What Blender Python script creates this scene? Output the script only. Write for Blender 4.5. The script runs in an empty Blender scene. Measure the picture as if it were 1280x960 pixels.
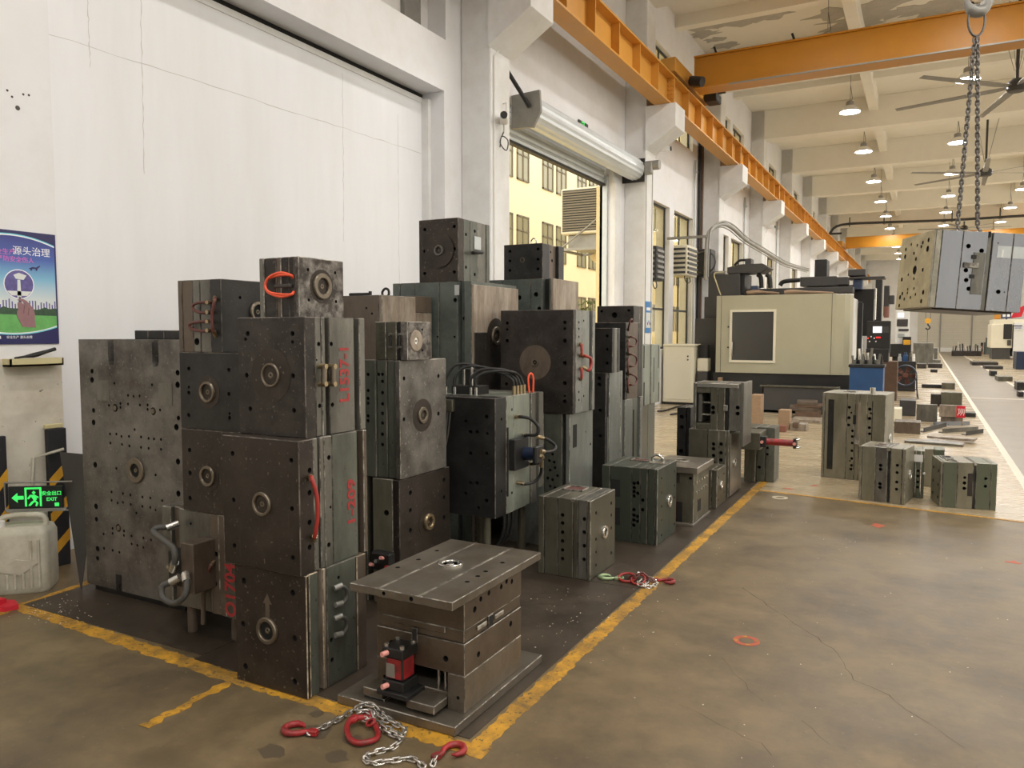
import bpy, bmesh, math, random
from mathutils import Vector, Matrix
random.seed(7)
scene = bpy.context.scene
COL = scene.collection

# ------------------------------------------------------------------ camera
FPX, CAMZ = 965.0, 1.62
PITCH = math.atan(64.0 / FPX)
YAW = math.atan(517.0 / FPX * math.cos(PITCH))
FW = Vector((-math.sin(YAW) * math.cos(PITCH), math.cos(YAW) * math.cos(PITCH), -math.sin(PITCH)))
RT = Vector((math.cos(YAW), math.sin(YAW), 0.0))
UP = RT.cross(FW)
CAM = Vector((0.0, 0.0, CAMZ))
cd = bpy.data.cameras.new('camera')
cd.sensor_width = 36.0
cd.lens = 36.0 * FPX / 1280.0
cd.clip_start = 0.05
cd.clip_end = 400.0
cam = bpy.data.objects.new('camera', cd)
COL.objects.link(cam)
cam.matrix_world = Matrix(((RT.x, UP.x, -FW.x, 0.0), (RT.y, UP.y, -FW.y, 0.0), (RT.z, UP.z, -FW.z, CAMZ), (0, 0, 0, 1)))
scene.camera = cam

# ------------------------------------------------------------------ world and view
w = bpy.data.worlds.new('world')
scene.world = w
w.use_nodes = True
bg = w.node_tree.nodes['Background']
bg.inputs[0].default_value = (1.0, 0.95, 0.82, 1)
bg.inputs[1].default_value = 2.6
scene.view_settings.view_transform = 'Standard'
scene.view_settings.look = 'None'
scene.view_settings.gamma = 1.0
scene.view_settings.use_curve_mapping = False
scene.view_settings.exposure = 0.0
LAMP_POWER = 192.0

# ------------------------------------------------------------------ pixel helpers (1280 x 960 frame)
def ray(x, y):
    return FW + RT * ((x - 640.0) / FPX) - UP * ((y - 480.0) / FPX)
def G(x, y, z=0.0):
    d = ray(x, y); return CAM + d * ((z - CAMZ) / d.z)
def WX(x, y, X):
    d = ray(x, y); return CAM + d * (X / d.x)
def WY(x, y, Y):
    d = ray(x, y); return CAM + d * (Y / d.y)
def depth(p):
    return (Vector(p) - CAM).dot(FW)
def pxm(p):
    return depth(p) / FPX

# ------------------------------------------------------------------ materials
MATS = {}
def lin(c):
    return tuple(((v / 255.0) / 12.92 if v / 255.0 <= 0.04045 else ((v / 255.0 + 0.055) / 1.055) ** 2.4) for v in c)
def mat(name, rgb, rough=0.5, metal=0.0, var=0.0, scale=4.0, rgb2=None, mix2=0.5, scale2=1.5, bump=0.0, bscale=60.0, emit=0.0, spec=0.5, stretch=None, spots=None, scr=None):
    """rgb 0..255 sRGB; rgb2 = stain colour; spots = (rgb, scale, threshold) small flecks"""
    m = bpy.data.materials.new(name)
    m.use_nodes = True
    nt = m.node_tree
    b = nt.nodes['Principled BSDF']
    N = lambda t: nt.nodes.new(t)
    b.inputs['Roughness'].default_value = rough
    b.inputs['Metallic'].default_value = metal
    b.inputs['Specular IOR Level'].default_value = spec
    c = lin(rgb) + (1,)
    b.inputs['Base Color'].default_value = c
    if emit > 0:
        b.inputs['Emission Color'].default_value = c
        b.inputs['Emission Strength'].default_value = emit
    if var > 0 or rgb2 or spots or scr or bump > 0:
        geo = N('ShaderNodeNewGeometry')
        src = geo.outputs['Position']
        if stretch:
            mp = N('ShaderNodeVectorMath'); mp.operation = 'MULTIPLY'
            mp.inputs[1].default_value = stretch
            nt.links.new(src, mp.inputs[0]); src2 = mp.outputs[0]
        else:
            src2 = src
        cur = None
        if var > 0:
            n1 = N('ShaderNodeTexNoise'); n1.inputs['Scale'].default_value = scale; n1.inputs['Detail'].default_value = 6
            n1.inputs['Roughness'].default_value = 0.65
            nt.links.new(src2, n1.inputs['Vector'])
            r = N('ShaderNodeValToRGB')
            lo = tuple(max(0, v * (1 - var)) for v in c[:3]) + (1,)
            hi = tuple(min(1, v * (1 + var)) for v in c[:3]) + (1,)
            r.color_ramp.elements[0].position = 0.3; r.color_ramp.elements[0].color = lo
            r.color_ramp.elements[1].position = 0.7; r.color_ramp.elements[1].color = hi
            nt.links.new(n1.outputs['Fac'], r.inputs['Fac'])
            cur = r.outputs['Color']
            mr = N('ShaderNodeMapRange'); mr.inputs['To Min'].default_value = max(0.03, rough - 0.1); mr.inputs['To Max'].default_value = min(1, rough + 0.12)
            nt.links.new(n1.outputs['Fac'], mr.inputs['Value'])
            nt.links.new(mr.outputs[0], b.inputs['Roughness'])
        def blend(fac, colr, cur):
            mx = N('ShaderNodeMix'); mx.data_type = 'RGBA'
            nt.links.new(fac, mx.inputs[0])
            if cur is None: mx.inputs[6].default_value = c
            else: nt.links.new(cur, mx.inputs[6])
            mx.inputs[7].default_value = lin(colr) + (1,)
            return mx.outputs[2]
        if rgb2:
            n2 = N('ShaderNodeTexNoise'); n2.inputs['Scale'].default_value = scale2; n2.inputs['Detail'].default_value = 8
            n2.inputs['Roughness'].default_value = 0.7
            nt.links.new(src2, n2.inputs['Vector'])
            r2 = N('ShaderNodeValToRGB')
            r2.color_ramp.elements[0].position = 0.42; r2.color_ramp.elements[0].color = (0, 0, 0, 1)
            r2.color_ramp.elements[1].position = 0.68; r2.color_ramp.elements[1].color = (mix2, mix2, mix2, 1)
            nt.links.new(n2.outputs['Fac'], r2.inputs['Fac'])
            cur = blend(r2.outputs['Color'], rgb2, cur)
        if spots:
            n3 = N('ShaderNodeTexNoise'); n3.inputs['Scale'].default_value = spots[1]; n3.inputs['Detail'].default_value = 3
            nt.links.new(src, n3.inputs['Vector'])
            r3 = N('ShaderNodeValToRGB')
            r3.color_ramp.elements[0].position = spots[2]; r3.color_ramp.elements[0].color = (0, 0, 0, 1)
            r3.color_ramp.elements[1].position = spots[2] + 0.05; r3.color_ramp.elements[1].color = (0.8, 0.8, 0.8, 1)
            nt.links.new(n3.outputs['Fac'], r3.inputs['Fac'])
            cur = blend(r3.outputs['Color'], spots[0], cur)
        if scr:
            for sv, th in (((55, 55, 2.2), 0.66), ((3.0, 3.0, 60), 0.69)):
                mp2 = N('ShaderNodeVectorMath'); mp2.operation = 'MULTIPLY'; mp2.inputs[1].default_value = sv
                nt.links.new(src, mp2.inputs[0])
                n4 = N('ShaderNodeTexNoise'); n4.inputs['Scale'].default_value = 1.0; n4.inputs['Detail'].default_value = 4; n4.inputs['Roughness'].default_value = 0.7
                nt.links.new(mp2.outputs[0], n4.inputs['Vector'])
                r4 = N('ShaderNodeValToRGB')
                r4.color_ramp.elements[0].position = th; r4.color_ramp.elements[0].color = (0, 0, 0, 1)
                r4.color_ramp.elements[1].position = th + 0.10; r4.color_ramp.elements[1].color = (scr[1],) * 3 + (1,)
                nt.links.new(n4.outputs['Fac'], r4.inputs['Fac'])
                cur = blend(r4.outputs['Color'], scr[0], cur)
        if cur is not None:
            nt.links.new(cur, b.inputs['Base Color'])
        if bump > 0:
            nb = N('ShaderNodeTexNoise'); nb.inputs['Scale'].default_value = bscale; nb.inputs['Detail'].default_value = 5
            nt.links.new(src2, nb.inputs['Vector'])
            bp = N('ShaderNodeBump'); bp.inputs['Strength'].default_value = bump; bp.inputs['Distance'].default_value = 0.01
            nt.links.new(nb.outputs['Fac'], bp.inputs['Height'])
            nt.links.new(bp.outputs[0], b.inputs['Normal'])
    MATS[name] = m
    return m

mat('wall_paint', (232, 232, 234), 0.75, var=0.03, scale=1.2, rgb2=(212, 208, 200), mix2=0.5, scale2=0.8)
mat('wall_panel', (236, 237, 240), 0.6, var=0.015, scale=2.0, rgb2=(216, 214, 210), mix2=0.35, scale2=0.6, stretch=(1, 1.6, 0.25))
mat('wall_dirty', (216, 210, 196), 0.75, var=0.06, scale=3, rgb2=(168, 156, 132), mix2=0.55, scale2=2.2, spots=((90, 84, 72), 24, 0.69))
mat('concrete_column', (230, 230, 229), 0.7, var=0.05, scale=2, rgb2=(205, 200, 192), mix2=0.5)
mat('ceiling_paint', (238, 233, 220), 0.85, var=0.04, scale=1.0)
mat('ceiling_peel', (184, 179, 168), 0.9, var=0.1, scale=6)
mat('floor_concrete', (117, 101, 74), 0.42, var=0.22, scale=5.0, rgb2=(78, 67, 51), mix2=0.9, scale2=1.4, bump=0.10, bscale=22, spots=((122, 112, 98), 38, 0.68))
mat('floor_epoxy', (172, 156, 128), 0.26, var=0.10, scale=2.0, rgb2=(144, 126, 98), mix2=0.7, scale2=1.0, stretch=(0.5, 3.0, 1), bump=0.05, bscale=9)
mat('floor_aisle', (118, 107, 90), 0.32, var=0.12, scale=1.5, rgb2=(94, 84, 69), mix2=0.7, scale2=0.8, bump=0.06, bscale=15)
mat('floor_plate', (74, 64, 53), 0.42, 0.15, var=0.25, scale=4, rgb2=(46, 39, 32), mix2=0.8, scale2=1.6, bump=0.06, spots=((128, 120, 108), 60, 0.72), scr=((104, 96, 86), 0.3))
mat('yellow_line', (196, 145, 42), 0.6, var=0.22, scale=18, rgb2=(112, 88, 50), mix2=1.0, scale2=7, spots=((80, 68, 50), 45, 0.60))
mat('white_line', (214, 206, 190), 0.5, var=0.1, scale=12)
mat('orange_steel', (206, 148, 62), 0.45, var=0.06, scale=3)
mat('girder_steel', (192, 130, 30), 0.4, var=0.05, scale=2)
mat('gap_shade', (24, 22, 20), 0.8)  # near-black colour standing for the shade in gaps, slots and openings
mat('black_metal', (42, 41, 40), 0.5, 0.3, var=0.15, scale=8)
mat('charcoal_paint', (64, 62, 60), 0.5, var=0.1, scale=3)
mat('machine_beige', (176, 171, 146), 0.45, var=0.04, scale=2)
mat('machine_cream', (226, 220, 198), 0.5, var=0.03, scale=2)
mat('machine_white', (228, 228, 224), 0.45, var=0.03)
mat('galvanised', (186, 190, 190), 0.4, 0.6, var=0.1, scale=6)
mat('galvanised_dull', (150, 148, 142), 0.5, 0.5, var=0.15, scale=7)
mat('slat_steel', (218, 224, 228), 0.35, 0.25, var=0.05, scale=4)
mat('tan_render', (226, 206, 160), 0.9, var=0.04)
mat('outer_wall', (248, 236, 204), 0.9, var=0.03, scale=1)
mat('outer_glass', (150, 146, 120), 0.15, 0.0)
mat('outer_frame', (120, 112, 96), 0.6)
mat('window_frame', (46, 45, 42), 0.5)
mat('frosted_glass', (240, 232, 190), 0.3)
mat('leaf', (86, 96, 52), 0.7, var=0.3, scale=9)
# mould steels
STE = dict(bump=0.08, bscale=70)
mat('steel_dark', (63, 58, 54), 0.40, 0.45, var=0.30, scale=9, rgb2=(36, 33, 31), mix2=0.9, scale2=4, spots=((112, 106, 98), 75, 0.66), scr=((112, 104, 96), 0.5), **STE)
mat('steel_rust', (58, 50, 43), 0.46, 0.3, var=0.30, scale=8, rgb2=(38, 30, 24), mix2=0.9, scale2=3.5, spots=((112, 102, 92), 60, 0.66), scr=((104, 92, 80), 0.45), **STE)
mat('steel_black', (50, 49, 48), 0.42, 0.4, var=0.28, scale=10, rgb2=(30, 29, 28), mix2=0.85, scale2=4, spots=((92, 88, 84), 80, 0.68), scr=((96, 92, 88), 0.4), **STE)
mat('steel_scab', (64, 58, 54), 0.6, 0.25, var=0.35, scale=16, rgb2=(158, 152, 144), mix2=0.95, scale2=15, **STE)
mat('steel_worn', (118, 114, 108), 0.4, 0.4, var=0.30, scale=6, rgb2=(56, 50, 45), mix2=1.0, scale2=2.6, spots=((150, 146, 140), 50, 0.64), scr=((150, 146, 138), 0.5), **STE)
mat('steel_grey', (120, 118, 110), 0.36, 0.45, var=0.20, scale=4, rgb2=(72, 69, 62), mix2=0.8, scale2=5, stretch=(1, 1, 0.35), spots=((64, 60, 55), 60, 0.68), scr=((152, 148, 140), 0.5), **STE)
mat('steel_green', (102, 105, 95), 0.40, 0.3, var=0.20, scale=4, rgb2=(62, 64, 55), mix2=0.8, scale2=6, stretch=(1, 1, 0.3), spots=((54, 52, 46), 55, 0.66), scr=((140, 138, 126), 0.45), **STE)
mat('steel_teal', (95, 102, 96), 0.45, 0.2, var=0.14, scale=4, rgb2=(58, 66, 62), mix2=0.7, scale2=5, spots=((44, 46, 43), 40, 0.69), scr=((108, 114, 108), 0.4), **STE)
mat('steel_brown', (108, 95, 82), 0.48, 0.25, var=0.22, scale=6, rgb2=(62, 51, 43), mix2=0.85, scale2=6, stretch=(1, 1, 0.4), scr=((140, 126, 110), 0.5), **STE)
mat('steel_tan', (130, 116, 101), 0.5, 0.2, var=0.3, scale=10, rgb2=(186, 174, 158), mix2=0.8, scale2=9, stretch=(1, 1, 0.25), scr=((200, 190, 174), 0.5), **STE)
mat('steel_bright', (149, 142, 131), 0.30, 0.65, var=0.16, scale=5, rgb2=(98, 88, 74), mix2=0.7, scale2=3, scr=((184, 178, 168), 0.4), **STE)
mat('steel_silver', (136, 138, 144), 0.28, 0.75, var=0.14, scale=3, stretch=(1, 1, 0.3), scr=((188, 190, 196), 0.4), bump=0.04, bscale=40)
mat('steel_ground', (158, 153, 138), 0.36, 0.55, var=0.25, scale=6, rgb2=(112, 108, 94), mix2=0.6, scale2=7, scr=((190, 186, 172), 0.4), **STE)
mat('steel_olive', (99, 96, 82), 0.40, 0.35, var=0.20, scale=5, rgb2=(64, 59, 47), mix2=0.75, scale2=4, stretch=(1, 1, 0.3), scr=((140, 134, 118), 0.45), **STE)
mat('steel_sage', (138, 133, 114), 0.40, 0.3, var=0.18, scale=5, rgb2=(92, 88, 70), mix2=0.75, scale2=4, stretch=(1, 1, 0.3), scr=((162, 156, 138), 0.4), **STE)
mat('steel_forest', (68, 74, 63), 0.40, 0.3, var=0.22, scale=5, rgb2=(44, 51, 44), mix2=0.8, scale2=5, stretch=(1, 1, 0.3), scr=((112, 120, 106), 0.4), **STE)
mat('steel_moss', (100, 105, 88), 0.40, 0.3, var=0.22, scale=5, rgb2=(74, 82, 64), mix2=0.8, scale2=5, stretch=(1, 1, 0.3), scr=((150, 156, 134), 0.4), **STE)
mat('steel_green_lit', (142, 148, 137), 0.38, 0.3, var=0.16, scale=4, rgb2=(108, 112, 100), mix2=0.75, scale2=6, stretch=(1, 1, 0.3), spots=((84, 84, 76), 55, 0.68), scr=((178, 180, 168), 0.4), **STE)  # green steel lightened, side light on right-hand faces painted in
mat('steel_pale_lit', (134, 137, 132), 0.38, 0.3, var=0.16, scale=4, rgb2=(100, 102, 94), mix2=0.75, scale2=6, stretch=(1, 1, 0.3), spots=((78, 76, 70), 55, 0.67), scr=((172, 172, 164), 0.4), **STE)  # steel tone raised to carry the light on the moulds' right faces
mat('edge_wear', (92, 87, 80), 0.4, 0.5, var=0.3, scale=40, rgb2=(206, 200, 188), mix2=1.0, scale2=11)
mat('edge_dark', (60, 56, 52), 0.45, 0.4, var=0.3, scale=40, rgb2=(140, 132, 122), mix2=0.9, scale2=12)
mat('edge_cream', (110, 100, 84), 0.6, 0.0, var=0.3, scale=40, rgb2=(222, 206, 176), mix2=1.0, scale2=14)
mat('ring_steel', (120, 110, 96), 0.35, 0.7, var=0.15, scale=15)
mat('bore', (16, 15, 14), 0.8, 0.0)  # near-black colour puts shade inside holes and ring centres
mat('chrome', (214, 212, 206), 0.2, 0.9)
mat('brass', (168, 150, 118), 0.32, 0.8)
mat('rubber_black', (34, 33, 32), 0.55)
mat('rubber_grey', (78, 76, 72), 0.6)
mat('hose_red', (158, 48, 42), 0.4)
mat('hose_maroon', (96, 52, 46), 0.45)
mat('hose_orange', (244, 96, 62), 0.4)
mat('red_paint', (158, 36, 40), 0.4, var=0.25, scale=25, rgb2=(88, 44, 40), mix2=0.9, scale2=16)
mat('red_ink', (164, 52, 52), 0.6, var=0.2, scale=60)
mat('red_pad', (196, 30, 48), 0.7, var=0.1)
mat('pink_cap', (232, 160, 150), 0.5)
mat('chain_steel', (196, 192, 186), 0.22, 0.85, var=0.15, scale=40)
mat('chain_hang', (112, 108, 104), 0.3, 0.8, var=0.25, scale=60)
mat('hook_green', (150, 170, 130), 0.35, 0.4)
mat('blue_paint', (30, 68, 112), 0.45, var=0.12, scale=5)
mat('navy_metal', (66, 78, 104), 0.4, 0.3)
mat('blue_dark', (34, 46, 70), 0.4, 0.3)
mat('timber', (152, 126, 100), 0.7, var=0.15, scale=8, stretch=(1, 1, 6))
mat('timber_dark', (96, 74, 58), 0.7, var=0.2, scale=8)
mat('plastic_white', (198, 194, 178), 0.45, var=0.05, rgb2=(150, 142, 120), mix2=0.6, scale2=6)
mat('plastic_cream', (206, 196, 150), 0.5, var=0.05)
mat('hazard_black', (36, 36, 40), 0.6, var=0.1)
mat('hazard_yellow', (216, 160, 44), 0.6, var=0.12)
mat('white_plastic', (232, 230, 226), 0.45)
mat('grey_fabric', (120, 120, 118), 0.8)
mat('copper_red', (126, 80, 66), 0.5, var=0.2)
def M(n): return MATS[n]

# ------------------------------------------------------------------ mesh builder
def frame_of(d):
    d = Vector(d).normalized()
    a = Vector((0, 0, 1)) if abs(d.z) < 0.9 else Vector((1, 0, 0))
    x = a.cross(d).normalized()
    return x, d.cross(x), d

def circle_fill(rect, holes, n=12):
    """2-D rect (u0,u1,v0,v1) or outline list with round holes (u,v,r): returns verts2d, tris, loops(index lists)"""
    bm = bmesh.new()
    out = [(rect[0], rect[2]), (rect[1], rect[2]), (rect[1], rect[3]), (rect[0], rect[3])] if not isinstance(rect[0], tuple) else rect
    edges = []
    vs = [bm.verts.new((u, v, 0)) for u, v in out]
    for i in range(len(vs)):
        edges.append(bm.edges.new((vs[i], vs[(i + 1) % len(vs)])))
    loops = []
    for (u, v, r) in holes:
        lv = [bm.verts.new((u + r * math.cos(2 * math.pi * k / n), v + r * math.sin(2 * math.pi * k / n), 0)) for k in range(n)]
        for i in range(n):
            edges.append(bm.edges.new((lv[i], lv[(i + 1) % n])))
        loops.append(lv)
    bm.verts.index_update()
    bmesh.ops.triangle_fill(bm, use_beauty=True, use_dissolve=False, edges=edges, normal=(0, 0, 1))
    bm.verts.index_update()
    V = [(v.co.x, v.co.y) for v in bm.verts]
    T = []
    for f in bm.faces:
        idx = [v.index for v in f.verts]
        a, b, c = (Vector(V[i]) for i in idx[:3])
        if (b - a).cross(c - a) < 0: idx.reverse()
        T.append(idx)
    L = [[v.index for v in l] for l in loops]
    bm.free()
    return V, T, L

class MB:
    def __init__(s):
        s.v = []; s.f = []; s.m = []; s.s = []
    def add(s, verts, faces, mi=0, smooth=False):
        o = len(s.v)
        s.v += [tuple(v) for v in verts]
        for f in faces:
            s.f.append([o + i for i in f]); s.m.append(mi); s.s.append(smooth)
        return s
    def box(s, x0, x1, y0, y1, z0, z1, c=0.0, mi=0, ce=None, holes=None, hd=0.05, hm=None):
        """chamfered box; ce = material index of the chamfer; holes = {'-y': [(x,z,r)], '+x': [(y,z,r)], '+z': [(x,y,r)], '-x': [(y,z,r)]}"""
        if ce is None: ce = mi
        holes = holes or {}
        lo = (x0, y0, z0); hi = (x1, y1, z1)
        c = min(c, (x1 - x0) * 0.45, (y1 - y0) * 0.45, (z1 - z0) * 0.45)
        idx = {}
        vs = []
        def vert(sg, ax):
            k = (sg, ax)
            if k not in idx:
                p = []
                for a in range(3):
                    e = hi[a] if sg[a] else lo[a]
                    if c > 0 and a != ax: e += -c if sg[a] else c
                    p.append(e)
                idx[k] = len(vs); vs.append(tuple(p))
            return idx[k]
        fs = []; ms = []
        for ax in range(3):
            b, d = (ax + 1) % 3, (ax + 2) % 3
            for sd in (0, 1):
                def sg(i, j):
                    t = [0, 0, 0]; t[ax] = sd; t[b] = i; t[d] = j; return tuple(t)
                q = [sg(0, 0), sg(1, 0), sg(1, 1), sg(0, 1)]
                if not sd: q.reverse()
                key = '-+'[sd] + 'xyz'[ax]
                if holes.get(key):
                    hl = []
                    A = [a for a in range(3) if a != ax]   # u,v axes in xyz order
                    rect = (lo[A[0]] + c, hi[A[0]] - c, lo[A[1]] + c, hi[A[1]] - c)
                    for (u, v, r) in holes[key]:
                        if rect[0] + r < u < rect[1] - r and rect[2] + r < v < rect[3] - r:
                            if all((u - u2) ** 2 + (v - v2) ** 2 > (r + r2) ** 2 * 1.05 for u2, v2, r2 in hl):
                                hl.append((u, v, r))
                    V, T, L = circle_fill(rect, hl)
                    def p3(u, v, w):
                        p = [0, 0, 0]; p[A[0]] = u; p[A[1]] = v; p[ax] = w; return tuple(p)
                    wv = hi[ax] if sd else lo[ax]
                    dn = -1 if sd else 1
                    flip = (ax == 1) ^ (sd == 0)
                    v3 = [p3(u, v, wv) for u, v in V]
                    s.add(v3, [t[::-1] if flip else t for t in T], mi)
                    dep = min(hd, (hi[ax] - lo[ax]) * 0.8)
                    hmi = mi if hm is None else hm
                    for l in L:
                        n = len(l)
                        top = [p3(V[i][0], V[i][1], wv) for i in l]
                        bot = [p3(V[i][0], V[i][1], wv + dn * dep) for i in l]
                        fl = []
                        for i in range(n):
                            qd = [i, (i + 1) % n, n + (i + 1) % n, n + i]
                            fl.append(qd if not flip else qd[::-1])
                        cap = list(range(n, 2 * n))
                        s.add(top + bot, [f[::-1] for f in fl], hmi, True)
                        s.add(bot, [list(range(n))[::-1] if flip else list(range(n))], hmi)
                else:
                    fs.append([vert(k, ax) for k in q]); ms.append(mi)
        if c > 0:
            for ax in range(3):
                b, d = (ax + 1) % 3, (ax + 2) % 3
                for i in (0, 1):
                    for j in (0, 1):
                        def sg(k):
                            t = [0, 0, 0]; t[ax] = k; t[b] = i; t[d] = j; return tuple(t)
                        q = [vert(sg(0), b), vert(sg(1), b), vert(sg(1), d), vert(sg(0), d)]
                        if i ^ j: q.reverse()
                        fs.append(q[::-1]); ms.append(ce)
            for i in (0, 1):
                for j in (0, 1):
                    for k in (0, 1):
                        t = [vert((i, j, k), a) for a in range(3)]
                        if (i + j + k) % 2 == 0: t.reverse()
                        fs.append(t); ms.append(ce)
        o = len(s.v)
        s.v += vs
        for f, m in zip(fs, ms):
            s.f.append([o + i for i in f]); s.m.append(m); s.s.append(False)
        return s
    def cyl(s, p0, p1, r, r2=None, n=14, mi=0, cap=True, capmi=None):
        p0 = Vector(p0); p1 = Vector(p1)
        r2 = r if r2 is None else r2
        x, y, d = frame_of(p1 - p0)
        a = [p0 + (x * math.cos(2 * math.pi * k / n) + y * math.sin(2 * math.pi * k / n)) * r for k in range(n)]
        b = [p1 + (x * math.cos(2 * math.pi * k / n) + y * math.sin(2 * math.pi * k / n)) * r2 for k in range(n)]
        s.add(a + b, [[k, (k + 1) % n, n + (k + 1) % n, n + k] for k in range(n)], mi, True)
        if cap:
            cm = mi if capmi is None else capmi
            s.add(a, [list(range(n))[::-1]], cm); s.add(b, [list(range(n))], cm)
        return s
    def lathe(s, org, axis, prof, n=20, mi=0, mis=None):
        """prof = [(r, h)...] along axis from org"""
        org = Vector(org); x, y, d = frame_of(axis)
        vs = []
        for (r, h) in prof:
            for k in range(n):
                a = 2 * math.pi * k / n
                vs.append(org + d * h + (x * math.cos(a) + y * math.sin(a)) * r)
        for i in range(len(prof) - 1):
            fs = [[i * n + k, i * n + (k + 1) % n, (i + 1) * n + (k + 1) % n, (i + 1) * n + k] for k in range(n)]
            m = mi if mis is None else mis[i]
            o = len(s.v)
            used = vs[i * n:(i + 2) * n]
            s.add(used, [[j - i * n for j in f] for f in fs], m, False if abs(prof[i][0] - prof[i + 1][0]) > 1e-6 and abs(prof[i][1] - prof[i + 1][1]) < 1e-6 else True)
        return s
    def tube(s, pts, r, n=8, mi=0, closed=False, smooth_sub=4):
        P = [Vector(p) for p in pts]
        if smooth_sub > 1 and len(P) > 2:
            Q = []
            cnt = len(P)
            rng = range(cnt) if closed else range(cnt - 1)
            for i in rng:
                p0 = P[(i - 1) % cnt] if (closed or i > 0) else P[i] * 2 - P[i + 1]
                p1 = P[i]; p2 = P[(i + 1) % cnt]
                p3 = P[(i + 2) % cnt] if (closed or i + 2 < cnt) else p2 * 2 - p1
                for k in range(smooth_sub):
                    t = k / smooth_sub
                    Q.append(0.5 * ((2 * p1) + (p2 - p0) * t + (2 * p0 - 5 * p1 + 4 * p2 - p3) * t * t + (3 * p1 - p0 - 3 * p2 + p3) * t ** 3))
            if not closed: Q.append(P[-1])
            P = Q
        cnt = len(P)
        vs = []
        x = None
        for i in range(cnt):
            a = P[(i - 1) % cnt] if (closed or i > 0) else P[i]
            b = P[(i + 1) % cnt] if (closed or i + 1 < cnt) else P[i]
            d = (b - a)
            d = d.normalized() if d.length > 1e-9 else Vector((0, 0, 1))
            if x is None: x = frame_of(d)[0]
            else:
                x = x - d * x.dot(d)
                x = x.normalized() if x.length > 1e-6 else frame_of(d)[0]
            y = d.cross(x)
            rr = r[min(i, len(r) - 1)] if isinstance(r, (list, tuple)) else r
            for k in range(n):
                an = 2 * math.pi * k / n
                vs.append(P[i] + (x * math.cos(an) + y * math.sin(an)) * rr)
        fs = []
        for i in range(cnt if closed else cnt - 1):
            j = (i + 1) % cnt
            for k in range(n):
                fs.append([i * n + k, i * n + (k + 1) % n, j * n + (k + 1) % n, j * n + k])
        s.add(vs, fs, mi, True)
        if not closed:
            s.add(vs[:n], [list(range(n))[::-1]], mi); s.add(vs[-n:], [list(range(n))], mi)
        return s
    def prism(s, poly, axis, a, b, mi=0):
        """extrude a polygon (2-D list, CCW or CW) along axis 'x','y' or 'z' from a to b"""
        ar = sum(poly[i][0] * poly[(i + 1) % len(poly)][1] - poly[(i + 1) % len(poly)][0] * poly[i][1] for i in range(len(poly)))
        if ar < 0: poly = poly[::-1]
        def p3(u, v, w):
            return {'x': (w, u, v), 'y': (u, w, v), 'z': (u, v, w)}[axis]
        n = len(poly)
        V = [p3(u, v, a) for u, v in poly] + [p3(u, v, b) for u, v in poly]
        fl = (axis == 'y') ^ (b < a)
        F = [list(range(n))[::-1], list(range(n, 2 * n))] + [[i, (i + 1) % n, n + (i + 1) % n, n + i] for i in range(n)]
        if fl: F = [f[::-1] for f in F]
        return s.add(V, F, mi)
    def xform(s, mtx):
        s.v = [tuple(mtx @ Vector(v)) for v in s.v]; return s
    def mesh(s, name, mats):
        me = bpy.data.meshes.new(name)
        me.from_pydata(s.v, [], s.f)
        for m in (mats if isinstance(mats, (list, tuple)) else [mats]):
            me.materials.append(M(m) if isinstance(m, str) else m)
        me.polygons.foreach_set('material_index', s.m)
        me.polygons.foreach_set('use_smooth', s.s)
        me.update()
        return me
    def build(s, name, mats, parent=None, loc=None, rz=0.0):
        o = bpy.data.objects.new(name, s.mesh(name, mats))
        COL.objects.link(o)
        if parent is not None: o.parent = parent
        if loc is not None: o.location = loc
        if rz: o.rotation_euler = (0, 0, rz)
        return o

def tag(o, label, cat, group=None):
    o['label'] = label; o['category'] = cat
    if group: o['group'] = group
    return o
def thing(name, label, cat, loc=(0, 0, 0), rz=0.0, group=None):
    o = bpy.data.objects.new(name, None)
    o.empty_display_size = 0.1
    COL.objects.link(o)
    o.location = loc; o.rotation_euler = (0, 0, rz)
    return tag(o, label, cat, group)
def struct(o):
    o['kind'] = 'structure'; return o
def empty(name, loc=(0, 0, 0)):
    o = bpy.data.objects.new(name, None); COL.objects.link(o); o.location = loc; o.empty_display_size = 0.1
    return o
def copy_tree(o, parent=None):
    c = o.copy(); COL.objects.link(c); c.parent = parent
    for ch in o.children: copy_tree(ch, c)
    return c
def text_mesh(name, body, size, mtl, parent, mtx, align='CENTER', extrude=0.0006, sx=1.0, bold=0.0):
    cu = bpy.data.curves.new(name, 'FONT')
    cu.body = body; cu.size = size; cu.align_x = align; cu.align_y = 'CENTER'; cu.extrude = extrude; cu.offset = size * bold
    cu.resolution_u = 3
    t = bpy.data.objects.new(name + '_tmp', cu)
    me = bpy.data.meshes.new_from_object(t)
    bpy.data.objects.remove(t); bpy.data.curves.remove(cu)
    me.name = name
    me.materials.clear(); me.materials.append(M(mtl))
    me.transform(mtx @ Matrix.Diagonal((sx, 1, 1, 1)))
    o = bpy.data.objects.new(name, me); COL.objects.link(o); o.parent = parent
    return o
# orientation of flat lettering: on a -Y face (reads along +X), on a +X face (reads along +Y), vertical variants
def face_mtx(face, p, rot=0.0):
    if face == '-y': B = Matrix(((1, 0, 0), (0, 0, -1), (0, 1, 0)))
    elif face == '+x': B = Matrix(((0, 0, 1), (1, 0, 0), (0, 1, 0)))
    elif face == '-x': B = Matrix(((0, 0, -1), (-1, 0, 0), (0, 1, 0)))
    else: B = Matrix.Identity(3)
    return Matrix.Translation(Vector(p)) @ B.to_4x4() @ Matrix.Rotation(rot, 4, 'Z')

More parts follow.
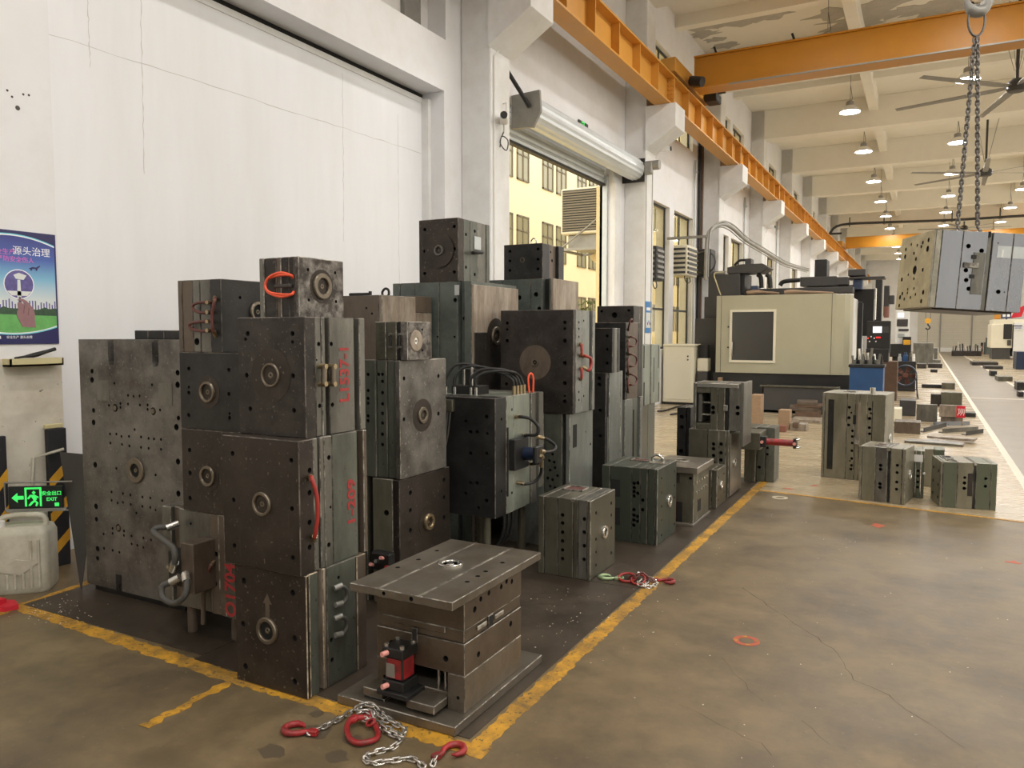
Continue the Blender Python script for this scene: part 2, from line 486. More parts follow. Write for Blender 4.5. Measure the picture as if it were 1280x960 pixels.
# ================================================================== SETTING
XW, XP = -5.30, -5.60          # face of the left wall, back of its recess
XR, YB, YF, ZC = 13.0, -9.0, 76.0, 8.9
COLY = [8.54 + 6.06 * k for k in range(-3, 12)]
COLW = [y for y in COLY if y > 8 or y < -3]     # no column stands beside the walled-up doorway

# ---- floor
floor = struct(empty('floor'))
def slab(name, poly, z0, z1, m, parent=floor):
    return MB().prism(poly, 'z', z0, z1).build(name, m, parent)
def yl(x): return 7.98 - 0.143 * (x + 0.33)       # skewed edge where the pale floor begins
slab('concrete_slab', [(-6, YB), (XR, YB), (XR, yl(0.98)), (0.98, yl(0.98)), (-1.45, yl(-1.45)), (-6, yl(-1.45))], -0.2, 0, 'floor_concrete')
slab('pale_floor', [(-6, yl(-1.45)), (-1.45, yl(-1.45)), (0.95, yl(0.98)), (0.95, YF), (-6, YF)], -0.2, 0, 'floor_epoxy')
slab('aisle_floor', [(1.03, yl(0.98)), (XR, yl(0.98)), (XR, 22.3), (2.4, 22.3), (2.4, YF), (1.03, YF)], -0.2, 0, 'floor_aisle')
slab('pale_floor', [(2.48, 22.45), (XR, 22.45), (XR, YF), (2.48, YF)], -0.2, 0, 'floor_epoxy')
slab('marking_line', [(0.95, yl(0.98)), (1.03, yl(0.98)), (1.03, YF), (0.95, YF)], -0.2, 0, 'white_line')
slab('marking_line', [(2.4, 22.3), (XR, 22.3), (XR, 22.45), (2.48, 22.45), (2.48, YF), (2.4, YF)], -0.2, 0, 'white_line')
slab('marking_line', [(1.03, 22.3), (2.4, 22.3), (2.4, 22.45), (1.03, 22.45)], -0.1, 0.001, 'white_line')
RZ_ = [0.0012]
def ragged(name, p0, p1, w, m, amp=0.009, step=0.025):
    RZ_[0] += 0.0003; z = RZ_[0] + (0.003 if False else 0)
    p0 = Vector(p0 + (0,)); p1 = Vector(p1 + (0,)); d = (p1 - p0); L = d.length; d.normalize()
    nrm = Vector((-d.y, d.x, 0)); n = max(3, int(L / step))
    a = [p0 + d * (L * i / n) + nrm * (w / 2 + random.uniform(-amp, amp)) for i in range(n + 1)]
    b = [p0 + d * (L * i / n) - nrm * (w / 2 + random.uniform(-amp, amp)) for i in range(n + 1)]
    mb = MB()
    V = [(p.x, p.y, z) for p in a] + [(p.x, p.y, z) for p in b] + [(p.x, p.y, -0.001) for p in a] + [(p.x, p.y, -0.001) for p in b]
    k = n + 1
    F = []
    for i in range(n):
        F.append([i, k + i, k + i + 1, i + 1])
        F.append([2 * k + i, i, i + 1, 2 * k + i + 1]); F.append([k + i, 3 * k + i, 3 * k + i + 1, k + i + 1])
    mb.add(V, F)
    return mb.build(name, m, floor)
ragged('marking_line', (-1.50, 2.45), (-1.50, 8.75), 0.08, 'yellow_line')
ragged('marking_line', (-1.44, 2.49), (-2.70, 2.50), 0.085, 'yellow_line')
ragged('marking_line', (-2.70, 2.49), (-4.75, 2.58), 0.09, 'yellow_line')
ragged('marking_line', (-4.66, 2.40), (-4.76, 3.10), 0.06, 'yellow_line')
ragged('marking_line', (-2.79, 2.0), (-2.80, 2.45), 0.045, 'yellow_line', 0.014, 0.03)
ragged('marking_line', (-1.45, yl(-1.45)), (0.95, yl(0.95)), 0.045, 'yellow_line', 0.004, 0.1)
# thin steel sheets lying under the moulds (seams between them)
for (x0, x1, y0, y1) in ((-4.70, -3.16, 2.60, 4.6), (-3.155, -1.555, 2.55, 4.6), (-4.70, -3.16, 4.605, 6.7), (-3.155, -1.555, 4.605, 6.7), (-4.70, -3.16, 6.705, 8.8), (-3.155, -1.555, 6.705, 8.8)):
    MB().box(x0, x1, y0, y1, 0.0, 0.003).build('steel_sheet', 'floor_plate', floor)
# worn round stickers on the floor
mat('sticker_red', (176, 84, 58), 0.6, var=0.2, scale=40); mat('sticker_pale', (196, 186, 160), 0.6, var=0.15, scale=40)
def floor_ring(p, R, r, m, arrows=False):
    mb = MB().lathe((p.x, p.y, 0), (0, 0, 1), [(r, 0), (r, 0.0012), (R, 0.0012), (R, 0)], 28)
    o = mb.build('round_sticker', m, floor)
    if arrows:
        for k in range(4):
            a = k * math.pi / 2 + 0.4
            c = Vector((p.x + math.cos(a) * (R + r) / 2, p.y + math.sin(a) * (R + r) / 2, 0))
            t = Vector((-math.sin(a), math.cos(a), 0)); q = Vector((math.cos(a), math.sin(a), 0))
            s_ = (R - r) * 0.45
            MB().prism([(v.x, v.y) for v in (c + t * s_, c - t * s_ + q * s_, c - t * s_ - q * s_)], 'z', 0.0, 0.002).build('arrow_mark', 'yellow_line', o)
floor_ring(G(933, 801), 0.068, 0.040, 'sticker_red', True)
floor_ring(G(975, 622), 0.075, 0.040, 'sticker_pale')
for (x, y, sx) in ((1097, 657, 0.10), (1267, 703, 0.06), (985, 611, 0.07), (1018, 607, 0.06)):
    p = G(x, y)
    poly = [(p.x + math.cos(a * 0.7) * sx * random.uniform(0.3, 1), p.y + math.sin(a * 0.7) * sx * random.uniform(0.3, 1)) for a in range(9)]
    slab('worn_sticker', poly, -0.001, 0.0012, 'sticker_red')
# cracks and damp patches of the concrete
mat('crack', (80, 70, 57), 0.8); mat('damp', (88, 77, 62), 0.3)
def crack(pts, wd=0.004):
    P = [G(*p) for p in pts]; Q = []
    for a, b in zip(P, P[1:]):
        n = max(2, int((b - a).length / 0.06))
        for i in range(n): Q.append(a.lerp(b, i / n) + Vector((random.uniform(-.012, .012), random.uniform(-.012, .012), 0)))
    V = []; F = []
    for i, q in enumerate(Q):
        ww = wd * random.uniform(0.3, 1)
        V += [(q.x - ww, q.y, 0.0006), (q.x + ww, q.y + ww, 0.0006)]
        if i: F.append([2 * i - 2, 2 * i - 1, 2 * i + 1, 2 * i])
    MB().add(V, F).build('floor_crack', 'crack', floor)
crack([(930, 735), (985, 775), (1040, 810), (1070, 850), (1110, 870), (1160, 905), (1220, 945)], 0.0025)
crack([(850, 880), (900, 905), (950, 930), (975, 958)], 0.002)
crack([(900, 820), (945, 870), (960, 885)], 0.0014)
crack([(1000, 900), (1040, 930), (1080, 945)], 0.0015)
for (x, y, r) in ((395, 915, .07), (340, 938, .07), (420, 945, .06), (440, 925, .05), (395, 892, .04)):
    p = G(x, y)
    slab('oil_stain', [(p.x + math.cos(a * .45) * r * random.uniform(.6, 1.1), p.y + math.sin(a * .45) * r * random.uniform(.5, .9)) for a in range(14)], -0.001, 0.0007, 'damp')

# swarf and paint crumbs scattered over the steel sheets
db = MB()
for k in range(260):
    if k < 70: p = G(random.gauss(70, 25), random.gauss(765, 9), .003)
    elif k < 150: p = G(random.gauss(720, 60), random.gauss(760, 25), .003)
    else: p = Vector((random.uniform(-1.5, 1.5), random.uniform(2.2, 7.5), .0))
    r_ = random.uniform(.002, .006) * (1.6 if random.random() < .06 else 1); a_ = random.uniform(0, 6.28)
    u_ = Vector((math.cos(a_), math.sin(a_), 0)) * r_; v_ = Vector((-u_.y, u_.x, 0)) * random.uniform(.4, 1)
    c_ = Vector((p.x, p.y, p.z + .0008)); t_ = Vector((0, 0, random.uniform(.001, .004)))
    db.add([c_ - u_, c_ + v_, c_ + u_, c_ - v_, c_ + t_], [[0, 1, 4], [1, 2, 4], [2, 3, 4], [3, 0, 4]])
o = db.build('floor_debris', 'white_line', None); o['kind'] = 'stuff'; o['label'] = 'small pale crumbs scattered over the floor and steel sheets'; o['category'] = 'debris'

# ---- left wall with its openings
wall = struct(empty('wall_left', (XW, 30, 0)))
def wl(name, y0, y1, z0, z1, x0=-5.62, x1=XW, m='wall_paint'):
    return MB().box(x0 - XW, x1 - XW, y0 - 30, y1 - 30, z0, z1).build(name, m, wall)
# openings: (y0,y1,z0,z1)
OPEN = [(3.26, 8.15, 0.0, 4.58), (6.2, 8.19, 5.2, 6.5), (9.30, 13.98, 0.0, 4.95)]
low_w, high_w = [], []
for k in range(1, 11):
    yb = 8.54 + 6.06 * k
    for (a, b) in ((1.78, 3.05), (3.40, 5.05)):
        low_w.append((yb + a, yb + b, 1.25, 4.5))
    for (a, b) in ((1.85, 3.0), (3.35, 4.95)):
        high_w.append((yb + a, yb + b, 6.15, 7.9))
OPEN += low_w + high_w
ys = sorted({YB, YF} | {o[0] for o in OPEN} | {o[1] for o in OPEN})
for a, b in zip(ys, ys[1:]):
    mid = (a + b) / 2
    cuts = sorted([(o[2], o[3]) for o in OPEN if o[0] < mid < o[1]])
    z = 0.0
    for (c0, c1) in cuts + [(ZC, ZC)]:
        if c0 > z + 1e-6:
            if b <= 3.27 and z == 0 and c0 == ZC:
                wl('wall_face', a, b, 0, 1.45, m='wall_dirty'); wl('wall_face', a, b, 1.45, ZC)
            else:
                wl('wall_face', a, b, z, c0)
        z = c1
# the walled-up doorway: panel set back behind the wall face, dark sheet painted as the shaded gap under the lintel
wl('infill_panel', 3.26, 8.15, 0, 4.5, -5.72, XP, 'wall_panel')
wl('infill_panel', 3.20, 8.20, 4.40, 4.70, -5.85, XP - 0.05, 'gap_shade')
wl('frame_strip', 3.30, 8.10, 4.46, 4.52, XP, XP + 0.012, 'concrete_column')
wl('jamb_guide', 8.09, 8.15, 0, 4.5, XP, XP + 0.10, 'concrete_column')
mat('hairline', (196, 193, 188), 0.8)
def hair(y0, z0, y1, z1, n=30, x=XP + 0.001):
    V = []; F = []
    for i in range(n + 1):
        t = i / n; y = y0 + (y1 - y0) * t - 30 + random.uniform(-.006, .006); z = z0 + (z1 - z0) * t + random.uniform(-.008, .008)
        ww = random.uniform(.001, .004)
        if abs(y1 - y0) > abs(z1 - z0): V += [(x - XW, y, z - ww), (x - XW, y, z + ww)]
        else: V += [(x - XW, y - ww, z), (x - XW, y + ww, z)]
        if i: F.append([2 * i - 2, 2 * i - 1, 2 * i + 1, 2 * i])
    MB().add(V, F).build('hairline_crack', 'hairline', wall)
hair(3.3, 3.75, 8.1, 3.85); hair(4.18, 2.9, 4.20, 4.5); hair(3.75, 3.6, 3.75, 4.5); hair(6.6, 2.6, 6.62, 4.4); hair(7.6, 2.0, 7.6, 4.2)
# anchor scars on the wall near the poster
for (x, y) in ((9, 113), (15, 121), (22, 135), (29, 118), (36, 119)):
    p = WX(x, y, XW)
    MB().lathe((0.0, p.y - 30, p.z), (1, 0, 0), [(0.0, 0.0015), (0.008 if y != 135 else .016, 0.001)], 9).build('wall_scar', 'charcoal_paint', wall)
# dark frame of the blind window above the doorway
wl('blind_panel', 6.2, 8.19, 5.2, 6.5, -5.62, -5.56, 'concrete_column')
wl('blind_frame', 7.62, 7.95, 5.2, 6.5, -5.56, -5.50, 'galvanised_dull')
# columns with corbels
colm = MB().box(0, 0.43, 0, 0.51, 0, ZC, 0.012)
cm = colm.mesh('column', 'concrete_column')
corb = MB().prism([(0.43, 5.15), (1.02, 5.52), (1.02, 5.95), (0.43, 5.95)], 'y', -0.06, 0.57)
cbm = corb.mesh('corbel', 'concrete_column')
pad = MB().box(0.62, 0.98, -0.02, 0.53, 5.945, 5.955).mesh('bearing_plate', 'black_metal')
for yc in COLW:
    if yc < -8: continue
    o = bpy.data.objects.new('column', cm); COL.objects.link(o); o.parent = wall; o.location = (0, yc - 30, 0)
    for nm, me in (('corbel', cbm), ('bearing_plate', pad)):
        c = bpy.data.objects.new(nm, me); COL.objects.link(c); c.parent = o
# windows
def window(n, y0, y1, z0, z1, vs, hs, x=-5.42, fw=0.05, glass='frosted_glass'):
    e = struct(empty('window_%d' % n, (x, (y0 + y1) / 2, z0)))
    w_, h_ = (y1 - y0) / 2, z1 - z0
    f = MB()
    for a in (-w_, w_ - fw): f.box(-0.015, 0.015, a, a + fw, 0, h_)
    for b in (0, h_ - fw): f.box(-0.015, 0.015, -w_, w_, b, b + fw)
    vv = [-w_ + fw / 2] + [(-w_ + (y1 - y0) * t) for t in vs] + [w_ - fw / 2]
    hh = [fw / 2] + [h_ * t for t in hs] + [h_ - fw / 2]
    f.build('frame', 'window_frame', e)
    for t in vv[1:-1]: MB().box(-0.014, 0.014, t - fw / 2, t + fw / 2, 0, h_).build('mullion', 'window_frame', e)
    for t in hh[1:-1]: MB().box(-0.013, 0.013, -w_, w_, t - fw / 2, t + fw / 2).build('transom', 'window_frame', e)
    for a, b in zip(vv, vv[1:]):
        for c, d in zip(hh, hh[1:]):
            MB().box(-0.006, 0.006, a, b, c, d).build('pane', MATS['win_glass'], e)
    return e
g = bpy.data.materials.new('win_glass'); g.use_nodes = True
nt = g.node_tree; nt.nodes.clear()
out = nt.nodes.new('ShaderNodeOutputMaterial'); tr = nt.nodes.new('ShaderNodeBsdfTransparent'); gl = nt.nodes.new('ShaderNodeBsdfGlossy'); mx = nt.nodes.new('ShaderNodeMixShader')
tr.inputs[0].default_value = (0.86, 0.84, 0.74, 1); gl.inputs['Roughness'].default_value = 0.05; mx.inputs[0].default_value = 0.08
nt.links.new(tr.outputs[0], mx.inputs[1]); nt.links.new(gl.outputs[0], mx.inputs[2]); nt.links.new(mx.outputs[0], out.inputs[0])
MATS['win_glass'] = g
wn = 1
for i, (y0, y1, z0, z1) in enumerate(low_w[:14]):
    window(wn, y0, y1, z0, z1, [0.5] if i % 2 else [], [0.28, 0.68]); wn += 1
for i, (y0, y1, z0, z1) in enumerate(high_w[:14]):
    window(wn, y0, y1, z0, z1, [0.5], []); wn += 1

# ---- ceiling
beams = struct(empty('roof_beams', (4, 30, ZC)))  # structural roof beams of the hall, not trim
ceil = struct(empty('ceiling', (4, 30, ZC)))
MB().box(-10.2, 9.3, YB - 30, YF - 30, 0, 0.25).build('roof_slab', 'ceiling_paint', ceil)
bmsh = MB().box(-9.3, 9.0, 0, 0.5, -0.93, 0.0, 0.01).mesh('roof_beam', 'ceiling_paint')
hn = MB().prism([(-9.3, -0.93), (-8.6, -0.93), (-9.3, -1.25)], 'y', 0.02, 0.48).mesh('haunch', 'ceiling_paint')
for yc in COLY:
    if yc < -8: continue
    o = bpy.data.objects.new('roof_beam', bmsh); COL.objects.link(o); o.parent = beams; o.location = (0, yc - 30, 0)
sec = MB().box(-9.3, 9.0, 3.30, 3.56, -0.27, 0.0).mesh('secondary_beam', 'ceiling_paint')
for yc in COLY:
    if yc > 0:
        o = bpy.data.objects.new('secondary_beam', sec); COL.objects.link(o); o.parent = beams; o.location = (0, yc - 30, 0)
# stubs of the cross beams that run along the hall
stub = MB().box(0, 0.25, 0.5, 6.06, -0.45, 0.0).mesh('cross_beam', 'ceiling_paint')
for yc in COLY:
    if 1 < yc < 70:
        for xx in (-5.75, -0.4, 5.0):
            o = bpy.data.objects.new('cross_beam', stub); COL.objects.link(o); o.parent = beams; o.location = (xx, yc - 30, 0)
# peeled paint on the slab of the second bay
PZ_ = [-0.003]
def peel(x, y, r, n=17, e=1.7):
    p = G(x, y, ZC)
    poly = [(p.x - 4 + math.cos(a * 2 * math.pi / n) * r * e * random.uniform(.45, 1.1), p.y - 30 + math.sin(a * 2 * math.pi / n) * r * random.uniform(.4, 1.1)) for a in range(n)]
    PZ_[0] -= 0.0006
    MB().prism(poly, 'z', PZ_[0], 0.001).build('peeled_patch', 'ceiling_peel', ceil)
for a in ((880, 43, .28), (893, 50, .2), (906, 57, .25), (885, 33, .3), (921, 27, .4), (940, 23, .35), (968, 18, .3), (1050, 15, .5), (1080, 22, .6), (1100, 5, .5), (1060, 35, .45), (1130, 14, .3), (1175, 8, .5), (1150, 14, .3), (1195, 8, .35)): peel(*a)

# ---- far wall, right wall, wall behind the camera
fwl = struct(empty('wall_far', (4, YF, 0)))
MB().box(-10, 9.2, 0, 0.3, 0, ZC).build('wall_face', 'wall_paint', fwl)
rw = struct(empty('wall_right', (XR, 30, 0)))
MB().box(0, 0.3, YB - 30, YF - 30, 0, 1.25).build('wall_face', 'wall_paint', rw); MB().box(0, 0.3, YB - 30, YF - 30, 4.5, 6.15).build('wall_face', 'wall_paint', rw); MB().box(0, 0.3, YB - 30, YF - 30, 7.9, ZC).build('wall_face', 'wall_paint', rw)
for k in range(15):  # unseen window openings between piers, added to light the moulds' right faces
    yb_ = YB - 30 + 6.06 * k
    for (za_, zb_) in ((1.25, 4.5), (6.15, 7.9)): MB().box(0, 0.3, yb_, min(yb_ + 1.6, YF - 30), za_, zb_).build('wall_pier', 'wall_paint', rw)
bw = struct(empty('wall_back', (4, YB, 0)))
MB().box(-10, 9.2, -0.3, 0, 0, ZC).build('wall_face', 'wall_paint', bw)
mat('shutter_beige', (206, 200, 186), 0.5, var=0.03)
d3 = struct(empty('door_2', (2.6, YF - 0.02, 0)))
for i, (a, b) in enumerate(((-3.2, -1.55), (-1.45, 0.78), (0.88, 3.1))):
    mb = MB()
    for k in range(36): mb.box(a, b, -0.06, 0, 0.35 + k * 0.155, 0.35 + k * 0.155 + 0.15, 0.012)
    mb.build('shutter_curtain', 'shutter_beige', d3)
for a in (-1.55, 0.78): MB().box(a, a + 0.1, -0.10, 0, 0, 6.0).build('shutter_post', 'galvanised_dull', d3)
MB().box(-3.3, 3.2, -0.09, 0, 0, 0.35).build('bottom_rail', 'white_plastic', d3)
for a in (-4.6, -3.9, -3.35): MB().box(a, a + 0.05, -0.05, 0, 0, 6.4).build('trim_strip', 'galvanised_dull', fwl)

# ---- roller door beside the first column
door = struct(empty('door_1', (XW, 11.6, 0)))
def dB(name, x0, x1, y0, y1, z0, z1, m, c=0.0):
    return MB().box(x0 - XW, x1 - XW, y0 - 11.6, y1 - 11.6, z0, z1, c).build(name, m, door)
for k in range(6):
    y0, y1 = 9.32, 13.96
    z0 = 4.44 + k * 0.10
    MB().prism([(-0.20, z0), (-0.17, z0 + 0.02), (-0.16, z0 + 0.06), (-0.17, z0 + 0.10), (-0.20, z0 + 0.113)], 'y', y0 - 11.6, y1 - 11.6).build('slat', 'slat_steel', door)
dB('bottom_bar', -5.53, -5.44, 9.32, 13.96, 4.40, 4.44, 'black_metal')
for y in (9.30, 13.98): dB('guide_rail', -5.56, -5.40, y - 0.05, y + 0.05, 0, 4.6, 'galvanised', 0.01)
dB('guide_cover', -5.30, -5.26, 13.98, 14.25, 0, 4.45, 'concrete_column')
dB('jamb_lining', -5.62, -5.50, 13.93, 13.98, 0, 4.4, 'tan_render')
# barrel of the shutter: ribbed roll between two end brackets
prof = [(0.20, 0.0)]
mb = MB()
cy, cz = 0.25, 4.76
n = 32
V = []; F = []
for j, yy in enumerate((9.95, 14.45)):
    for k in range(n):
        a = 2 * math.pi * k / n; r = 0.20 + (0.010 if k % 2 else 0.0)
        V.append((cy + r * math.cos(a), yy - 11.6, cz + r * math.sin(a)))
for k in range(n): F.append([k, (k + 1) % n, n + (k + 1) % n, n + k])
F += [list(range(n)), list(range(n, 2 * n))]
mb.add(V, F).build('shutter_roll', 'slat_steel', door)
MB().prism([(cy - .24, cz - .24), (cy + .10, cz - .26), (cy + .22, cz - .05), (cy + .20, cz + .24), (cy - .24, cz + .22)], 'y', 9.88 - 11.6, 9.93 - 11.6).build('end_bracket', 'galvanised_dull', door)
MB().box(cy - 0.25, cy + 0.20, 14.46 - 11.6, 14.50 - 11.6, cz - 0.24, cz + 0.20).build('end_bracket', 'black_metal', door)
MB().tube([(cy - 0.24, 9.55 - 11.6, cz + 0.62), (cy + 0.06, 9.86 - 11.6, cz + 0.02)], 0.03, 6, smooth_sub=1).build('stay_bar', 'black_metal', door)
mot = MB().cyl((cy + 0.22, 14.52 - 11.6, cz + 0.06), (cy + 0.48, 14.52 - 11.6, cz + 0.06), 0.09, n=16)
mot.box(cy + 0.2, cy + 0.36, 14.42 - 11.6, 14.52 - 11.6, cz - 0.12, cz + 0.12, 0.02)
mot.build('drive_motor', 'galvanised_dull', door)
for dx in (0.02, 0.14):
    MB().cyl((cy + dx + .22, 14.46 - 11.6, cz - 0.12), (cy + dx + .22, 14.46 - 11.6, 1.3), 0.008, n=6).build('pull_chain', 'galvanised_dull', door)
MB().tube([(cy - 0.22, 12.5 - 11.6, 5.12), (cy - 0.20, 14.1 - 11.6, 4.98), (cy - .05, 14.2 - 11.6, 5.03), (cy + 0.02, 14.45 - 11.6, 4.80)], 0.018, 6, smooth_sub=1).build('drive_linkage', 'black_metal', door)

# ---- outside: yard, neighbouring building, air cooler
MB().box(-30, -5.64, -5, 90, -0.3, -0.05).build('yard_ground', 'tan_render')
struct(bpy.data.objects['yard_ground'])
ob = thing('neighbour_building', 'cream rendered building with dark framed windows seen through the roller door', 'building', (-14, 32, 0))
MB().box(-1, 0, -22, 34, 0, 16).build('wall', 'outer_wall', ob)
for fl in range(4):
    for j in range(9):
        y = -10.4 + j * 3.6
        for dy in (0.0, 1.35):
            z = 1.7 + fl * 2.9
            f = MB()
            f.box(0.0, 0.05, y + dy, y + dy + 1.0, z, z + 0.06); f.box(0.0, 0.05, y + dy, y + dy + 1.0, z + 1.5, z + 1.56)
            for t in (0, 0.47, 0.94): f.box(0, 0.05, y + dy + t, y + dy + t + 0.06, z, z + 1.56)
            f.box(0, 0.05, y + dy, y + dy + 1.0, z + 0.95, z + 1.0)
            wo = f.build('window', 'outer_frame', ob)
            MB().box(0.0, 0.02, y + dy + 0.03, y + dy + 0.97, z + 0.03, z + 1.53).build('pane', 'outer_glass', wo)
ac = thing('air_cooler', 'beige evaporative air cooler on a steel bracket outside the roller door', 'air cooler', (-6.45, 15.75, 3.35))
MB().box(-0.45, 0.45, -0.65, 0.55, 0.35, 1.30, 0.02).build('casing', 'machine_cream', ac)
mb = MB()
for k in range(16): mb.box(-0.40, 0.40, -0.68, -0.65, 0.42 + k * 0.052, 0.45 + k * 0.052)
mb.build('louvre_grille', 'outer_frame', ac)
MB().box(-0.41, 0.41, -0.655, -0.648, 0.40, 1.26).build('grille_back', 'charcoal_paint', ac)
MB().box(-0.35, 0.35, -0.5, 0.45, 0.05, 0.35, 0.02).build('sump_box', 'galvanised_dull', ac)
mb = MB().box(-0.5, 0.78, -0.7, -0.64, 0, 0.05).box(-0.5, 0.78, 0.5, 0.56, 0, 0.05).box(-0.5, -0.44, -0.7, 0.56, 0, 0.05)
mb.tube([(-0.48, -0.67, 0.02), (0.78, -0.67, 0.9)], 0.02, 6, smooth_sub=1)
mb.build('bracket', 'galvanised_dull', ac)
MB().tube([(0.0, 0.5, 0.1), (0.05, 0.9, -0.05), (0.1, 1.1, -0.5), (0.1, 1.15, -1.2)], 0.28, 14).build('duct', 'tan_render', ac)
sh = thing('garden_shrub', 'small leafy shrub growing in the yard outside the roller door', 'shrub', (-9.5, 23.3, -0.05))
mb = MB()
for k in range(260):
    a = random.uniform(0, 6.28); rr = random.random() ** .5 * 1.0; z = random.uniform(0.6, 2.75)
    c = Vector((math.cos(a) * rr, math.sin(a) * rr * 1.3, z)); u = Vector((random.gauss(0, 1), random.gauss(0, 1), random.gauss(0, 1))).normalized() * .11; v = u.orthogonal().normalized() * .06
    mb.add([c - u, c + v, c + u, c - v], [[0, 1, 2, 3]])
mb.build('foliage', 'leaf', sh)
MB().cyl((0, 0, 0), (0, 0, 1.6), 0.04).build('stem', 'timber_dark', sh)

# ================================================================== OVERHEAD
# ---- runway beam on the corbels
rb = thing('crane_runway_beam', 'orange steel crane runway beam with stiffeners resting on the wall corbels', 'beam', (-4.55, 30, 5.955))
Y0, Y1 = -8.5 - 30, 74 - 30
MB().box(-0.155, 0.155, Y0, Y1, 0, 0.03).build('bottom_flange', 'orange_steel', rb)
MB().box(-0.012, 0.012, Y0, Y1, 0.03, 0.54).build('web', 'orange_steel', rb)
MB().box(-0.17, 0.17, Y0, Y1, 0.54, 0.57).build('top_flange', 'orange_steel', rb)
MB().box(-0.04, 0.04, Y0, Y1, 0.57, 0.65).build('rail', 'galvanised_dull', rb)
st = MB().box(0.012, 0.15, -0.012, 0.012, 0.03, 0.54).box(-0.15, -0.012, -0.012, 0.012, 0.03, 0.54).mesh('stiffener', 'orange_steel')
js = MB().box(0.012, 0.15, -0.03, 0.03, 0.03, 0.54)
for k in range(6):
    for sx in (0.05, 0.115): js.cyl((sx, -0.03, 0.09 + k * 0.08), (sx, -0.055, 0.09 + k * 0.08), 0.016, n=8)
jm = js.mesh('splice_plate', 'orange_steel')
for k in range(-14, 66):
    y = 8.8 + k * 1.01
    o = bpy.data.objects.new('splice_plate' if k % 6 == 0 else 'stiffener', jm if k % 6 == 0 else st)
    COL.objects.link(o); o.parent = rb; o.location = (0, y - 30, 0)
# ---- bridge cranes
mat('rope_steel', (110, 106, 100), 0.4, 0.6)
def bridge(Y, label, detail=True):
    e = thing('bridge_crane', label, 'crane', (4, Y, 6.60), group=None)
    MB().box(-8.33, 8.3, -0.22, 0.22, 0.02, 0.60, 0.008).build('box_girder', 'girder_steel', e)
    MB().box(-8.33, 8.3, -0.26, 0.26, -0.01, 0.02).build('bottom_flange', 'girder_steel', e)
    MB().box(-8.33, 8.3, -0.26, 0.26, 0.60, 0.63).build('top_flange', 'girder_steel', e)
    MB().box(-7.6, 8.3, -0.34, -0.31, -0.055, -0.03).build('festoon_track', 'galvanised_dull', e)
    c = MB().box(-8.70, -8.40, -1.3, 1.3, 0.05, 0.32, 0.01)
    c.build('end_carriage', 'orange_steel', e)
    for y in (-1.05, 1.05): MB().cyl((-8.60, y, 0.12), (-8.50, y, 0.12), 0.10, n=18).build('wheel', 'black_metal', e)
    if detail:
        MB().box(-8.38, -8.1, 0.8, 1.2, 0.0, 0.18, 0.02).box(-8.1, -7.95, 0.85, 0.95, 0.16, 0.24).build('buffer_arm', 'black_metal', e)
        MB().cyl((-8.30, -0.55, 0.05), (-8.05, -0.62, -0.02), 0.10, n=14).box(-8.32, -8.22, -0.62, -0.3, 0.0, 0.12).build('travel_motor', 'black_metal', e)
        for x in (-7.9, -6.4, -3.4, 0.6):
            MB().cyl((x, -0.1, 0.63), (x - 0.06, -0.1, 0.80), 0.022, n=8).build('cable_peg', 'black_metal', e)
    return e
bridge(16.2, 'orange overhead bridge crane girder spanning the hall above the large beige machine')
bridge(50.0, 'orange bridge crane girder far down the hall below the last roof beams', False)
# the nearer crane that carries the hanging mould
HB = CAM + ray(1220, 45) * 6.2          # lowest point of the sling's master link
bridge(HB.y, 'orange bridge crane girder that carries the hook with the hanging mould', False)
hk = thing('crane_hook', 'grey steel crane hook under a red block holding the chain sling', 'hook', (HB.x, HB.y, HB.z + 0.155), YAW)
MB().box(-0.09, 0.09, -0.14, 0.14, 0.34, 0.70, 0.03).build('hook_block', 'red_paint', hk)
MB().tube([(0, 0, 0.36), (-0.02, 0.0, 0.28), (0.06, 0, 0.22), (0.085, 0, 0.14), (0.05, 0, 0.05), (-0.02, 0, 0.035), (-0.075, 0, 0.085), (-0.085, 0, 0.15)], [0.03] * 5 + [0.042] * 12 + [0.045] * 6 + [0.036, 0.03, 0.026, 0.02, .016, .012], 10).build('hook_body', 'galvanised_dull', hk)
for dx, dy in ((-.05, -.08), (.05, -.08), (-.05, .08), (.05, .08)):
    MB().cyl((dx, dy, 0.68), (dx, dy, 6.6 - HB.z - 0.155), 0.007, n=6).build('wire_rope', 'rope_steel', hk)
